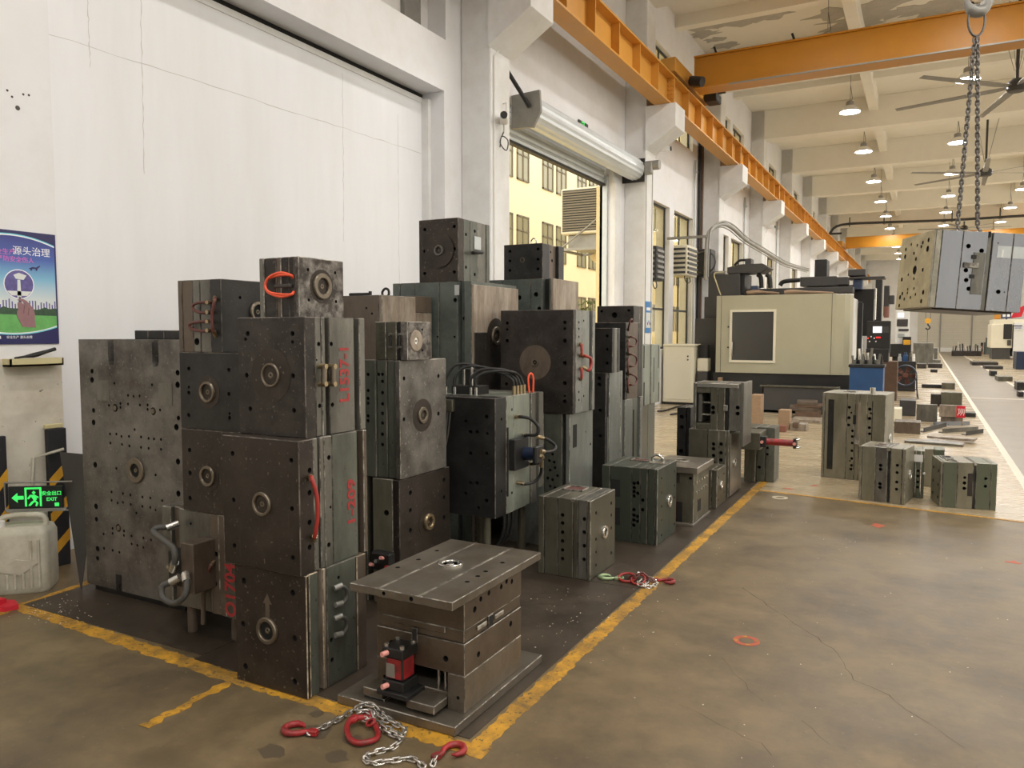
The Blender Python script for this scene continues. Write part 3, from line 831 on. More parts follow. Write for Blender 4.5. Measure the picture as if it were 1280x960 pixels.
# ---- chains
def link_mesh(pitch, r, m='chain_steel', n=8):
    """stadium link lying in the XZ plane, long axis X; inner length = pitch"""
    hw = r * 1.75; hl = pitch / 2 + r - hw if pitch / 2 + r > hw else 0.001
    pts = []
    for k in range(7):
        a = -math.pi / 2 + math.pi * k / 6
        pts.append((hl + hw * math.cos(a), 0, hw * math.sin(a)))
    for k in range(7):
        a = math.pi / 2 + math.pi * k / 6
        pts.append((-hl + hw * math.cos(a), 0, hw * math.sin(a)))
    return MB().tube(pts, r, n, closed=True, smooth_sub=1).mesh('link', m)
def lay_chain(parent, pts, pitch, mesh, roll0=0.0, floorz=None, tilt=0.55):
    """links along a polyline, alternately turned by 90 degrees"""
    P = [Vector(p) for p in pts]
    seg = 0; pos = P[0].copy(); k = 0; acc = 0.0
    path = []
    total = sum((b - a).length for a, b in zip(P, P[1:]))
    n = int(total / pitch)
    def at(s):
        for a, b in zip(P, P[1:]):
            L = (b - a).length
            if s <= L: return a.lerp(b, s / L if L > 0 else 0)
            s -= L
        return P[-1].copy()
    for i in range(n):
        a = at(i * pitch); b = at((i + 1) * pitch)
        d = (b - a)
        if d.length < 1e-6: continue
        d.normalize()
        upv = Vector((0, 0, 1)) if abs(d.z) < 0.9 else Vector((0, 1, 0))
        y = upv.cross(d).normalized(); z = d.cross(y)
        ang = roll0 + (tilt if i % 2 else tilt - math.pi / 2)
        y2 = y * math.cos(ang) + z * math.sin(ang); z2 = d.cross(y2)
        o = bpy.data.objects.new('link', mesh); COL.objects.link(o); o.parent = parent
        c = (a + b) / 2
        o.matrix_local = Matrix(((d.x, y2.x, z2.x, c.x), (d.y, y2.y, z2.y, c.y), (d.z, y2.z, z2.z, c.z), (0, 0, 0, 1)))
def clevis_hook(parent, loc, ang, m, s=1.0, name='hook', flat=True, yaw=0.0):
    """J shaped sling hook; shank at the origin, body along +X, lying flat"""
    pts = [(-0.01, 0, 0), (0.02, 0.0, 0), (0.05, 0.022, 0), (0.09, 0.030, 0), (0.125, 0.008, 0), (0.125, -0.03, 0), (0.095, -0.055, 0), (0.06, -0.05, 0), (0.045, -0.035, 0)]
    rr = [.011] * 6 + [.013] * 6 + [.016] * 8 + [.015] * 6 + [.012] * 2 + [.010, .008, .006, .005, .004]
    mb = MB().tube([(x * s, y * s, z * s) for x, y, z in pts], [r * s for r in rr], 9)
    mb.box(-0.035 * s, 0.01 * s, -0.016 * s, 0.016 * s, -0.014 * s, 0.014 * s, 0.005 * s)
    o = mb.build(name, m, parent)
    o.location = loc; o.rotation_euler = ang
    return o
# suspended sling
SC = thing('chain_sling', 'two leg steel chain sling hanging from the crane hook', 'chain', (HB.x, HB.y, HB.z - 1.6), YAW)
lm = link_mesh(0.032, 0.0070, 'chain_hang')
oval = [(math.cos(a) * 0.068, 0, 1.6 + 0.12 + math.sin(a) * 0.122) for a in [2 * math.pi * k / 16 for k in range(16)]]
MB().tube(oval, 0.010, 8, closed=True, smooth_sub=1).build('master_link', 'chain_hang', SC)
RZI = Matrix.Rotation(-YAW, 3, 'Z')
def to_sc(p): return RZI @ (Vector(p) - Vector(SC.location))
E1, E2 = CAM + ray(1197, 283) * 6.2, CAM + ray(1222, 283) * 6.2
for E_ in (E1, E2):
    a = Vector((0.012 if E_ is E2 else -0.008, 0, 1.59)); b = to_sc(E_)
    lay_chain(SC, [a, b], 0.032, lm, tilt=0.75)
    MB().tube([b + Vector(q) for q in ((0, 0, 0.02), (0, 0, -0.01), (0.02, 0, -0.03), (0.022, 0, -0.06), (-0.005, 0, -0.08), (-0.03, 0, -0.065), (-0.036, 0, -0.045))], [.010] * 8 + [.015] * 10 + [.012, .01, .008, .006, .005, .004], 8).build('sling_hook', 'chain_hang', SC)

# ---- high bay lamps
em = bpy.data.materials.new('lamp_lens'); em.use_nodes = True
b_ = em.node_tree.nodes['Principled BSDF']
b_.inputs['Base Color'].default_value = (0.9, 0.9, 0.9, 1); b_.inputs['Emission Color'].default_value = (1.0, 0.985, 0.955, 1); b_.inputs['Emission Strength'].default_value = LAMP_POWER
MATS['lamp_lens'] = em
def make_lamp():
    e = thing('high_bay_lamp', 'white high bay lamp', 'lamp')
    MB().lathe((0, 0, 0), (0, 0, 1), [(0.26, 0.0), (0.265, 0.02), (0.22, 0.07), (0.14, 0.15), (0.10, 0.17), (0.0, 0.17)], 18).build('reflector', 'white_plastic', e)
    MB().lathe((0, 0, 0), (0, 0, 1), [(0.0, 0.010), (0.12, 0.008), (0.21, 0.016)], 18).build('lens', 'lamp_lens', e)
    MB().lathe((0, 0, 0.165), (0, 0, 1), [(0.10, 0.0), (0.10, 0.10), (0.06, 0.13), (0.0, 0.13)], 14).build('driver_housing', 'galvanised_dull', e)
    MB().cyl((0, 0, 0.29), (0, 0, 1.455), 0.008, n=6).build('suspension_rod', 'galvanised_dull', e)
    MB().tube([(0, 0, 0.29), (0.05, 0, 0.34), (0.03, 0, 0.5), (0, 0, 0.7)], 0.007, 5).build('power_cable', 'rubber_black', e)
    return e
lamp0 = make_lamp()
ZL = 7.44
rows = [(-1.95, [17.3, 22.6, 27.7, 33.3, 38.5, 43.4, 48.6, 53.8, 59, 64, 69] + [-4, 1.3, 6.6, 12.0]),
        (0.68, [21.06, 27.75, 33.0, 38.3, 43.4, 48.6, 53.8, 59, 64] + [-4, 2, 8.0, 13.4]),
        (3.30, [22, 27.3, 32.6, 37.9, 43.2, 48.5, 53.8, 59] + [-4, 1.3, 6.6, 12, 17]),
        (6.2, [-4, 2, 8, 14, 20, 26, 32, 38, 44, 50, 56]), (9.4, [-4, 2, 8, 14, 20, 26, 32, 38, 44, 50, 56])]  # last two rows are unseen, added for general lighting
first = True
ORD = ['first', 'second', 'third', 'fourth', 'fifth', 'sixth', 'seventh', 'eighth', 'ninth', 'tenth', 'eleventh', 'twelfth']
ROWN = ['in the row by the runway beam', 'in the row above the aisle', 'in the row among the fans', 'in the unseen row over the machines', 'in the unseen row by right wall']
for ri, (x, yy) in enumerate(rows):
    ahead = sorted(q for q in yy if q > 16.2); behind = sorted((q for q in yy if q <= 16.2), reverse=True)
    for y in yy:
        o = lamp0 if first else copy_tree(lamp0)
        first = False
        o.location = (x, y, ZL)
        o['group'] = ['lamps in the row beside the crane runway', 'lamps in the row over the aisle', 'lamps in the row right of the aisle', 'added unseen lamps over the right hand machines', 'added unseen lamps by the right wall'][ri]
        o['label'] = 'white high bay lamp, %s %s the nearest orange girder %s' % ((ORD[ahead.index(y)], 'beyond', ROWN[ri]) if y > 16.2 else (ORD[behind.index(y)], 'before', ROWN[ri]))
        o['label'] = o['label'].replace('the nearest orange girder', 'the machine girder')
# ---- ceiling fans
def make_fan(loc, rz, label):
    e = thing('ceiling_fan', label, 'fan', loc, rz, group=None)
    MB().cyl((0, 0, 0.15), (0, 0, ZC - loc[2] - .002), 0.035, n=10).build('down_rod', 'charcoal_paint', e)
    MB().lathe((0, 0, -0.12), (0, 0, 1), [(0, 0), (0.16, 0.01), (0.20, 0.06), (0.20, 0.2), (0.10, 0.28), (0, 0.28)], 18).build('motor_hub', 'charcoal_paint', e)
    for k in range(4):
        a = k * math.pi / 2 + .3
        MB().tube([(0.5 * math.cos(a), 0.5 * math.sin(a), ZC - loc[2]), (0.06 * math.cos(a), 0.06 * math.sin(a), 0.35)], 0.006, 5, smooth_sub=1).build('guy_wire', 'galvanised_dull', e)
    for k in range(6):
        bl = MB().prism([(0.18, -0.05), (0.5, -0.10), (2.5, -0.07), (2.5, 0.05), (0.5, 0.07), (0.18, 0.05)], 'z', -0.008, 0.008)
        bl.xform(Matrix.Rotation(k * math.pi / 3, 4, 'Z') @ Matrix.Rotation(0.18, 4, 'X'))
        bl.build('blade', 'galvanised_dull', e)
p = G(1271, 108, 7.0); make_fan(tuple(p), 0.75, 'large grey six blade ceiling fan closest to the orange girder')
p = G(1232, 216, 7.0); make_fan(tuple(p), 0.50, 'large grey six blade ceiling fan half way along the hall')
p = G(1205, 285, 7.9); make_fan(tuple(p), 0.2, 'large grey six blade ceiling fan far along the hall')
# ---- pipes, tracks, conduits
cb = thing('cable_track', 'dark curved cable track crossing below the far roof beams', 'cable track', (0, 47, 0))
MB().tube([WY(1037, 300, 47) - Vector((0, 47, 0)), WY(1038, 291, 47) - Vector((0, 47, 0)), WY(1052, 281, 47) - Vector((0, 47, 0)), WY(1105, 278, 47) - Vector((0, 47, 0)), WY(1190, 275, 47) - Vector((0, 47, 0)), WY(1290, 269, 47) - Vector((0, 47, 0)), WY(1400, 262, 47) - Vector((0, 47, 0))], 0.07, 8).build('track', 'charcoal_paint', cb)
MB().box(-5.3, -4.3, -0.06, 0.06, 7.1, 7.2).build('wall_arm', 'charcoal_paint', cb)
for x in (1062, 1105, 1190, 1250):
    q = WY(x, {1062: 281, 1105: 278, 1190: 275, 1250: 271}[x], 47)
    MB().cyl((q.x, 0, q.z - .1), (q.x, 0, 8.0), 0.03, n=8).build('hanger', 'charcoal_paint', cb)
cc = thing('cable_conduit', 'grey bundle of cables in a conduit along the wall above the dark machine', 'conduit', (-4.4, 17.5, 0))
pp = [(882, 350), (884, 300), (890, 286), (902, 280), (915, 285), (932, 300), (950, 311), (968, 322), (985, 331), (1010, 338)]
YO = [17.45, 17.5, 17.9, 18.8, 20.0, 21.9, 23.9, 26.4, 29.1, 34.4]
q = [WX(x, y, -4.4) - Vector((-4.4, 17.5, 0)) for x, y in pp]
MB().tube(q, 0.045, 8).tube([v + Vector((0.05, 0, 0.06)) for v in q], 0.02, 6).tube([v + Vector((-0.04, 0, -0.07)) for v in q[2:]], 0.015, 6).build('cable_bundle', 'galvanised_dull', cc)
MB().box(-0.9, 0.0, -0.05, 0.05, q[1].z + .05, q[1].z + .1).build('wall_bracket', 'galvanised_dull', cc)
for i, (y, r, m, ztop, lab) in enumerate(((19.62, 0.022, 'galvanised', 5.7, 'thin grey conduit on the wall beside the second window'), (20.05, 0.04, 'black_metal', 7.9, 'black pipe rising up the wall beside the second window'), (20.32, 0.035, 'timber_dark', 7.9, 'brown pipe rising up the wall beside the third column'))):
    o = MB().tube([(0, 0, 0), (0, 0, ztop - 0.2), (0, 0.06, ztop - .03), (0, 0.25, ztop)] if i == 0 else [(0, 0, 0), (0, 0, ztop)], r, 8, smooth_sub=3).build('wall_pipe', m, None, (XW + 0.05, y, 0))
    tag(o, lab, 'pipe')
for yb, lab in ((26.0, 'thin grey conduit on the wall past the third column'), (32.1, 'thin grey conduit on the wall past the fourth column')):
    o = MB().tube([(0, 0, 0), (0, 0, 5.5), (0, 0.06, 5.67), (0, 0.25, 5.7)], 0.03, 8, smooth_sub=3).build('wall_pipe', 'galvanised', None, (XW + 0.05, yb - .3, 0)); tag(o, lab, 'pipe')
o = MB().tube([(0, 0, 0), (0, 0, 3.62), (0, 0.2, 3.8), (0, 0.2, 5.0)], 0.014, 6, smooth_sub=1).build('wall_conduit', 'white_plastic', None, (-4.86, 8.62, 1.45)); tag(o, 'thin white conduit running up the first column', 'conduit')
# ---- security cameras
def sec_cam(p, label, yaw, s=1.0):
    e = thing('security_camera', label, 'camera', tuple(p), yaw)
    MB().box(-0.05 * s, 0.05 * s, -0.22 * s, 0.05 * s, 0.03 * s, 0.13 * s, 0.015 * s).build('housing', 'white_plastic', e)
    MB().cyl((0, -0.22 * s, 0.08 * s), (0, -0.24 * s, 0.08 * s), 0.045 * s, n=14).build('lens', 'rubber_black', e)
    MB().tube([(0, 0, 0.03 * s), (0, 0.05 * s, -0.05 * s), (-0.02 * s, 0.06 * s, -0.09 * s)], 0.015 * s, 6).build('mount', 'white_plastic', e)
    return e
e = sec_cam(WX(630, 158, -4.80), 'white bullet security camera on the first column with loose cables', 0.5)
MB().tube([(0, 0.05, -0.05), (-0.05, 0.0, -0.2), (0.03, 0, -0.3), (0.05, -0.02, -0.18), (-0.03, 0.02, -0.12), (-.05, 0, -.26)], 0.008, 5).build('loose_cable', 'rubber_grey', e)
MB().tube([(-0.1, 0.2, 0.32), (0.03, 0.1, 0.32), (0.03, 0.08, 0.1)], 0.012, 5, smooth_sub=1).build('bracket_arm', 'white_plastic', e)
sec_cam(WX(824, 192, -4.78), 'white bullet security camera on the second column by the shutter motor', 1.7)
sec_cam(WX(960, 287, -4.78), 'white bullet security camera on the fourth column under a corbel', 1.5)
# ---- lettering / signs on the wall
mat('sign_black', (24, 30, 28), 0.4); mat('sign_green', (60, 214, 96), 0.5, emit=0.9); mat('sign_white', (240, 246, 240), 0.5, emit=0.4)
def exit_sign(loc, rz, W, H, label, left=True, text=True):
    """plate in the local XZ plane facing -Y"""
    e = thing('exit_sign', label, 'exit sign', loc, rz)
    MB().box(-W / 2, W / 2, 0, 0.02, 0, H, 0.003).build('sign_box', 'sign_black', e)
    s = H
    ax = -W * 0.44
    MB().prism([(ax, s * .5), (ax + s * .25, s * .72), (ax + s * .25, s * .58), (ax + s * .5, s * .58), (ax + s * .5, s * .42), (ax + s * .25, s * .42), (ax + s * .25, s * .28)], 'y', -0.002, 0.001).build('arrow', 'sign_green', e)
    d0 = ax + s * .55
    f = MB()
    for (a, b, c, d) in ((0, .08, .1, .95), (.62, .70, .1, .95), (0, .70, .87, .95)): f.box(d0 + a * s, d0 + b * s, -0.002, 0.001, c * s, d * s)
    f.build('door_symbol', 'sign_green', e)
    g_ = MB()
    def P2(a): return [(d0 + u * s, v * s) for u, v in a]
    g_.prism(P2([(.30, .72), (.38, .80), (.46, .72), (.38, .64)]), 'y', -0.003, 0.001)
    g_.prism(P2([(.22, .62), (.44, .62), (.50, .40), (.38, .36)]), 'y', -0.003, 0.001)
    g_.prism(P2([(.22, .62), (.10, .46), (.16, .42), (.28, .55)]), 'y', -0.003, 0.001)
    g_.prism(P2([(.44, .60), (.58, .52), (.56, .46), (.42, .52)]), 'y', -0.003, 0.001)
    g_.prism(P2([(.38, .38), (.26, .30), (.14, .14), (.22, .12), (.36, .26), (.48, .36)]), 'y', -0.003, 0.001)
    g_.prism(P2([(.42, .38), (.56, .26), (.50, .10), (.43, .12), (.47, .25), (.38, .32)]), 'y', -0.003, 0.001)
    g_.build('running_figure', 'sign_green', e)
    if text:
        text_mesh('lettering', '\u5b89\u5168\u51fa\u53e3', s * .21, 'sign_green', e, face_mtx('-y', (d0 + s * 1.12, -0.001, s * .66)), bold=.02)
        text_mesh('lettering', 'EXIT', s * .22, 'sign_green', e, face_mtx('-y', (d0 + s * 1.12, -0.001, s * .40)), bold=.02)
        MB().box(d0 + s * 1.24, d0 + s * 1.42, -0.002, 0.001, s * .08, s * .24).build('status_window', 'sign_green', e)
    return e

# ---- things along the left wall near the camera
p = WX(49, 638, -5.10)
es = exit_sign((-5.045, 2.90, 0.485), 0.62, 0.33, 0.145, 'green running man EXIT sign with left arrow propped by the white jug')
mb = MB().tube([(-0.19, 0.01, 0.17), (0.22, 0.01, 0.17)], 0.006, 6, smooth_sub=1).tube([(-0.19, 0.01, 0.17), (-0.19, 0.01, -0.01), (0.2, 0.01, -0.02)], 0.005, 6, smooth_sub=1)
mb.box(-0.18, 0.18, -0.004, 0.022, -0.02, 0.0).build('mounting_rail', 'galvanised_dull', es)
exit_sign((-5.27, 12.46, 5.05), math.pi / 2, 0.40, 0.17, 'small green exit sign on the wall above the roller shutter', text=False)

def post(loc, rz, h, label, w_=0.13):
    e = thing('hazard_post', label, 'post', loc, rz)
    MB().box(-w_ / 2, w_ / 2, -0.02, 0.02, 0, h, 0.004).build('board', 'hazard_black', e)
    z = 0.06
    while z + 0.2 < h:
        MB().prism([(-w_ / 2, z), (w_ / 2, z + 0.12), (w_ / 2, z + 0.20), (-w_ / 2, z + 0.08)], 'y', -0.0215, -0.018).build('stripe', 'hazard_yellow', e)
        z += 0.24
    return e
post((-5.278, 3.185, 0.0), math.pi / 2, 0.96, 'black and yellow striped guard post on the wall beside the doorway edge')
post((-5.278, 2.80, 0.0), math.pi / 2, 0.95, 'black and yellow striped guard post beyond the white jug', 0.10)
cp = tag(MB().box(-0.06, 0.06, -0.015, 0.015, 0, 0.03, 0.004).build('wooden_batten', 'plastic_cream', None, (-5.275, 3.17, 0.965), math.pi / 2), 'small cream batten lying on top of the striped guard post', 'batten')
o = MB().tube([(0.0, 0, 0.0), (0.0, 0.03, 0.36), (0.06, 0.2, 0.40)], 0.012, 6, smooth_sub=1).build('white_conduit', 'plastic_white', None, (-5.275, 3.0, 0.42)); tag(o, 'white plastic conduit bent across the wall behind the exit sign', 'conduit')

# white jug (jerrycan)
jg = thing('water_jug', 'white ribbed plastic jerrycan standing on the floor by the wall', 'jug', (-5.00, 2.78, 0), 0.75)
def rr(w, d, r, n=5):
    P = []
    for cx, cy, a0 in ((w - r, d - r, 0), (-w + r, d - r, 90), (-w + r, -d + r, 180), (w - r, -d + r, 270)):
        for k in range(n + 1):
            a = math.radians(a0 + 90 * k / n); P.append((cx + r * math.cos(a), cy + r * math.sin(a)))
    return P
def loft(secs, mi=0):
    mb = MB(); n = len(secs[0][1]); V = []; F = []
    for z, P in secs:
        V += [(x, y, z) for x, y in P]
    for i in range(len(secs) - 1):
        for k in range(n): F.append([i * n + k, i * n + (k + 1) % n, (i + 1) * n + (k + 1) % n, (i + 1) * n + k])
    mb.add(V, F, mi, True)
    mb.add([(x, y, secs[-1][0]) for x, y in secs[-1][1]], [list(range(n))]); mb.add([(x, y, secs[0][0]) for x, y in secs[0][1]], [list(range(n))[::-1]])
    return mb
loft([(0.0, rr(.165, .11, .04)), (0.02, rr(.175, .12, .04)), (0.36, rr(.175, .12, .04)), (0.40, rr(.16, .105, .04)), (0.415, rr(.13, .08, .03))]).build('body', 'plastic_white', jg)
MB().tube([(-0.13, 0, 0.40), (-0.11, 0, 0.455), (-0.04, 0, 0.47), (0.08, 0, 0.47), (0.13, 0, 0.45), (0.14, 0, 0.40)], 0.018, 8).build('handle', 'plastic_white', jg)
MB().cyl((-0.11, -0.05, 0.40), (-0.11, -0.05, 0.45), 0.035, n=16).build('cap', 'white_plastic', jg)
for k in range(7):
    MB().box(-0.15 + k * 0.045, -0.135 + k * 0.045, -0.131, -0.118, 0.03, 0.13 if 1 < k < 5 else 0.34, 0.004).build('rib', 'plastic_white', jg)
MB().prism([(-0.13, 0.16), (0.0, 0.22), (0.13, 0.20), (0.02, 0.12)], 'y', -0.129, -0.118).build('panel', 'plastic_white', jg)
o = tag(MB().prism([(-0.13, -0.05), (0.10, -0.08), (0.15, -0.03), (0.08, 0.05), (-0.12, 0.06)], 'z', 0, 0.028).prism([(-0.12, -0.02), (0.04, -0.05), (0.06, 0.0), (-0.10, 0.05)], 'z', 0.028, 0.055).build('folded_cloth', 'red_pad', None, (-4.79, 2.50, 0.002), 0.5), 'folded bright red cloth on the yellow line beside the jug', 'cloth')
# shelf with tool on the wall
sf = thing('wall_shelf', 'small cream plastic tray fixed to the wall under the blue poster', 'shelf', (XW, 3.04, 1.40), 0)
MB().box(0, 0.09, -0.17, 0.18, 0, 0.012).box(0.08, 0.09, -0.17, 0.18, 0, 0.05).box(0, 0.09, -0.17, -0.16, 0, 0.05).box(0, 0.09, 0.17, 0.18, 0, 0.05).build('tray', 'plastic_cream', sf)
o = tag(MB().tube([(0, -0.1, 0.045), (0.0, 0.02, 0.06), (0.0, 0.08, 0.075), (0.0, 0.17, 0.10)], [.006, .008, .016, .016, .014, .012], 8, smooth_sub=2).build('hand_tool', 'rubber_black', None, (XW + 0.05, 3.02, 1.41)), 'black handled tool lying in the cream wall tray', 'tool')

# leaning dark sheet
A_, B_, C_, D_ = G(101, 736, .003), Vector((-4.66, 2.94, .003)), Vector((-4.68, 3.10, .83)), WY(75, 565, 3.08)
lo = (A_ + B_) / 2
th_ = (B_ - A_).cross(D_ - A_).normalized() * .003
Vv = [p_ + th_ - lo for p_ in (A_, B_, C_, D_)] + [p_ - th_ - lo for p_ in (A_, B_, C_, D_)]
tag(MB().add(Vv, [[0, 1, 2, 3], [7, 6, 5, 4], [0, 4, 5, 1], [1, 5, 6, 2], [2, 6, 7, 3], [3, 7, 4, 0]]).build('leaning_sheet', 'charcoal_paint', None, tuple(lo)), 'thin dark grey sheet leaning beside the tall grey mould', 'sheet')

# ---- safety poster
mat('poster_navy', (38, 36, 92), 0.35); mat('poster_indigo', (62, 62, 150), 0.35); mat('poster_blue', (84, 140, 200), 0.35); mat('poster_sky', (152, 200, 224), 0.35); mat('poster_pale', (222, 226, 224), 0.35)
mat('poster_green', (104, 176, 96), 0.35, var=.15, scale=20); mat('poster_hedge', (54, 84, 60), 0.4, var=.3, scale=60); mat('poster_pink', (226, 110, 196), 0.4); mat('poster_white', (246, 246, 250), 0.35)
mat('poster_skin', (150, 112, 116), 0.4, var=.12, scale=25); mat('poster_violet', (96, 88, 150), 0.4, var=.3, scale=40); mat('poster_cyan', (120, 214, 230), 0.35)
def gradient(name, stops, z0, z1):
    m = bpy.data.materials.new(name); m.use_nodes = True; nt = m.node_tree; b = nt.nodes['Principled BSDF']; b.inputs['Roughness'].default_value = .3
    tc = nt.nodes.new('ShaderNodeTexCoord'); sp = nt.nodes.new('ShaderNodeSeparateXYZ'); mr = nt.nodes.new('ShaderNodeMapRange'); r = nt.nodes.new('ShaderNodeValToRGB')
    mr.inputs['From Min'].default_value = z0; mr.inputs['From Max'].default_value = z1
    nt.links.new(tc.outputs['Object'], sp.inputs[0]); nt.links.new(sp.outputs['Z'], mr.inputs[0]); nt.links.new(mr.outputs[0], r.inputs[0]); nt.links.new(r.outputs[0], b.inputs['Base Color'])
    for i, (p, c) in enumerate(stops):
        el = r.color_ramp.elements[i] if i < 2 else r.color_ramp.elements.new(p)
        el.position = p; el.color = lin(c) + (1,)
    MATS[name] = m
gradient('poster_print', [(0.0, (226, 226, 220)), (1.0, (50, 46, 120)), (0.30, (214, 222, 224)), (0.52, (126, 184, 216)), (0.72, (72, 100, 180))], 0.10, 0.74)
PO = thing('safety_poster', 'blue safety poster with hand holding a magnifier over a green field', 'poster', (XW + 0.002, 3.245, 1.545), 0)
# local: x = out of the wall, y runs to the right in the photo (0 = right edge, negative = left), z up
PW, PH = 0.60, 0.745
MB().box(0, 0.006, -PW, 0, 0, PH).build('poster_board', 'poster_navy', PO)
def arc_band(zb, sag, up):
    return [(-PW + 0.012 + (PW - 0.024) * k / 12, zb + sag * (1 - (2 * k / 12 - 1) ** 2) * up) for k in range(13)]
botA = arc_band(0.125, 0.05, -1); topA = arc_band(0.655, 0.055, 1)
def pp_(name, poly, m, lay): return MB().prism(poly, 'x', 0.005, 0.0062 + lay * 0.0004).build(name, m, PO)
pp_('pale_swoosh', [(a, b - 0.014) for a, b in botA] + [(a, b + 0.014) for a, b in topA[::-1]], 'poster_cyan', 0)
pp_('white_swoosh', [(a, b - 0.007) for a, b in botA] + [(a, b + 0.007) for a, b in topA[::-1]], 'poster_white', 1)
pp_('sky_print', botA + topA[::-1], 'poster_print', 2)
pp_('field_print', botA + [(-0.012, 0.195), (-PW + 0.012, 0.205)], 'poster_green', 3)
hed = [(-0.012, 0.19), (-PW + 0.012, 0.20), (-PW + 0.012, 0.235)] + [(-PW + 0.03 + k * 0.03, 0.235 + random.uniform(-.01, .015)) for k in range(19)] + [(-0.012, 0.24)]
pp_('hedge_print', hed, 'poster_hedge', 4)
sk = MB()
for k in range(30):
    y = -PW + 0.03 + k * 0.0188; hh = random.uniform(.02, .065)
    sk.box(0.005, 0.0075, y, y + 0.008, 0.23, 0.24 + hh)
sk.build('skyline_print', 'poster_violet', PO)
MC = (-0.255, 0.395)
circ = lambda r: [(MC[0] + r * math.cos(a * math.pi / 12), MC[1] + r * math.sin(a * math.pi / 12)) for a in range(24)]
pp_('magnifier_rim', circ(0.098), 'poster_white', 6); pp_('magnifier_view', circ(0.092), 'poster_violet', 7)
pp_('chimney_print', [(MC[0] - .015, MC[1] - .09), (MC[0] + .012, MC[1] - .09), (MC[0] + .008, MC[1] + .03), (MC[0] - .01, MC[1] + .03)], 'poster_pale', 8)
pp_('smoke_print', [(MC[0] - .02, MC[1] + .035), (MC[0] + .03, MC[1] + .03), (MC[0] + .05, MC[1] + .06), (MC[0], MC[1] + .075), (MC[0] - .035, MC[1] + .06)], 'poster_pale', 8)
pp_('snow_print', [(MC[0] - .08, MC[1] - .045), (MC[0] + .08, MC[1] - .045), (MC[0] + .05, MC[1] - .075), (MC[0] - .05, MC[1] - .075)], 'poster_pale', 8)
hand = [(-0.245, 0.115), (-0.155, 0.11), (-0.162, 0.16), (-0.160, 0.20), (-0.168, 0.235), (-0.188, 0.262), (-0.212, 0.288), (-0.236, 0.300), (-0.262, 0.300), (-0.268, 0.290), (-0.240, 0.284), (-0.226, 0.268), (-0.232, 0.262), (-0.246, 0.280), (-0.262, 0.280), (-0.270, 0.262), (-0.268, 0.225), (-0.276, 0.216), (-0.278, 0.190), (-0.268, 0.165), (-0.256, 0.14)]
pp_('hand_print', hand, 'poster_skin', 9)
mat('poster_crease', (112, 78, 84), 0.4)
pp_('finger_crease', [(-0.236, 0.205), (-0.232, 0.205), (-0.224, 0.255), (-0.229, 0.258)], 'poster_crease', 10)
pp_('finger_crease', [(-0.206, 0.19), (-0.202, 0.19), (-0.196, 0.24), (-0.2, 0.242)], 'poster_crease', 10)
pp_('handle_print', [(-0.262, 0.272), (-0.246, 0.272), (-0.248, 0.312), (-0.258, 0.312)], 'poster_navy', 8)
pl = [(-0.185, 0.505), (-0.165, 0.515), (-0.14, 0.513), (-0.115, 0.528), (-0.112, 0.522), (-0.13, 0.505), (-0.135, 0.49), (-0.14, 0.49), (-0.143, 0.503), (-0.165, 0.503), (-0.17, 0.49), (-0.177, 0.49), (-0.176, 0.502), (-0.19, 0.50)]
pp_('aircraft_print', pl, 'poster_navy', 8)
text_mesh('headline', '\u6e90\u5934\u6cbb\u7406', 0.062, 'poster_white', PO, face_mtx('+x', (0.0078, -0.165, 0.612)))
text_mesh('slogan', '\u52a0\u5f3a\u5b89\u5168\u751f\u4ea7', 0.042, 'poster_pink', PO, face_mtx('+x', (0.0078, -0.395, 0.60)))
text_mesh('slogan', '\u4e25\u9632\u5b89\u5168\u4f24\u4eba', 0.040, 'poster_pink', PO, face_mtx('+x', (0.0078, -0.27, 0.555)))
MB().lathe((0.005, -0.395, 0.045), (1, 0, 0), [(0.0, 0.003), (0.013, 0.003)], 14).build('seal_print', 'poster_white', PO)
text_mesh('caption', '\u5b89\u5168\u751f\u4ea7 \u6e90\u5934\u6cbb\u7406', 0.020, 'poster_white', PO, face_mtx('+x', (0.0072, -0.265, 0.045)))
# second poster on column two
P2 = thing('notice_board', 'narrow blue and white notice on the second column', 'notice', (-4.866, 14.66, 1.62), 0)
MB().box(0, 0.006, 0, 0.38, 0, 0.62).build('board', 'poster_blue', P2)
MB().box(0.005, 0.008, 0.02, 0.36, 0.10, 0.40).build('print', 'poster_pale', P2)
MB().box(0.005, 0.009, 0.05, 0.33, 0.44, 0.50).build('print', 'poster_white', P2)
for k in range(3): MB().lathe((0.005, 0.12 + .07 * k, 0.18 + .04 * (k % 2)), (1, 0, 0), [(0, .0045), (.03, .0045)], 12).build('print', ['red_pad', 'poster_blue', 'poster_navy'][k], P2)
# louvred vents in the windows
for i, (x, y, wd, lab) in enumerate(((818, 330, 0.5, 'dark louvred vent hung in the first tall window'), (859, 327, 0.9, 'white louvred air heater hung in the second tall window'))):
    q = WX(x, y, -5.15)
    v = thing('louvre_vent', lab, 'vent', (q.x, q.y, q.z - 0.36))
    MB().box(-0.35, 0.12, -wd / 2, wd / 2, 0, 0.72, 0.01).build('casing', 'window_frame' if i == 0 else 'machine_cream', v)
    for k in range(6): MB().box(0.11, 0.15, -wd / 2 + .04, wd / 2 - .04, 0.05 + k * .11, 0.10 + k * .11).build('louvre', 'galvanised_dull' if i == 0 else 'charcoal_paint', v)
    for k in range(6): MB().box(-0.30, 0.08, -wd / 2 - 0.02, -wd / 2 + 0.01, 0.05 + k * .11, 0.10 + k * .11).build('louvre', 'galvanised_dull' if i == 0 else 'charcoal_paint', v)
    MB().tube([(0, -wd / 4, 0), (0.02, -wd / 4, -.1), (0.02, 0, -.16), (0.02, wd / 4, -.1), (0, wd / 4, 0)], 0.012, 5).build('loose_cable', 'rubber_black', v)
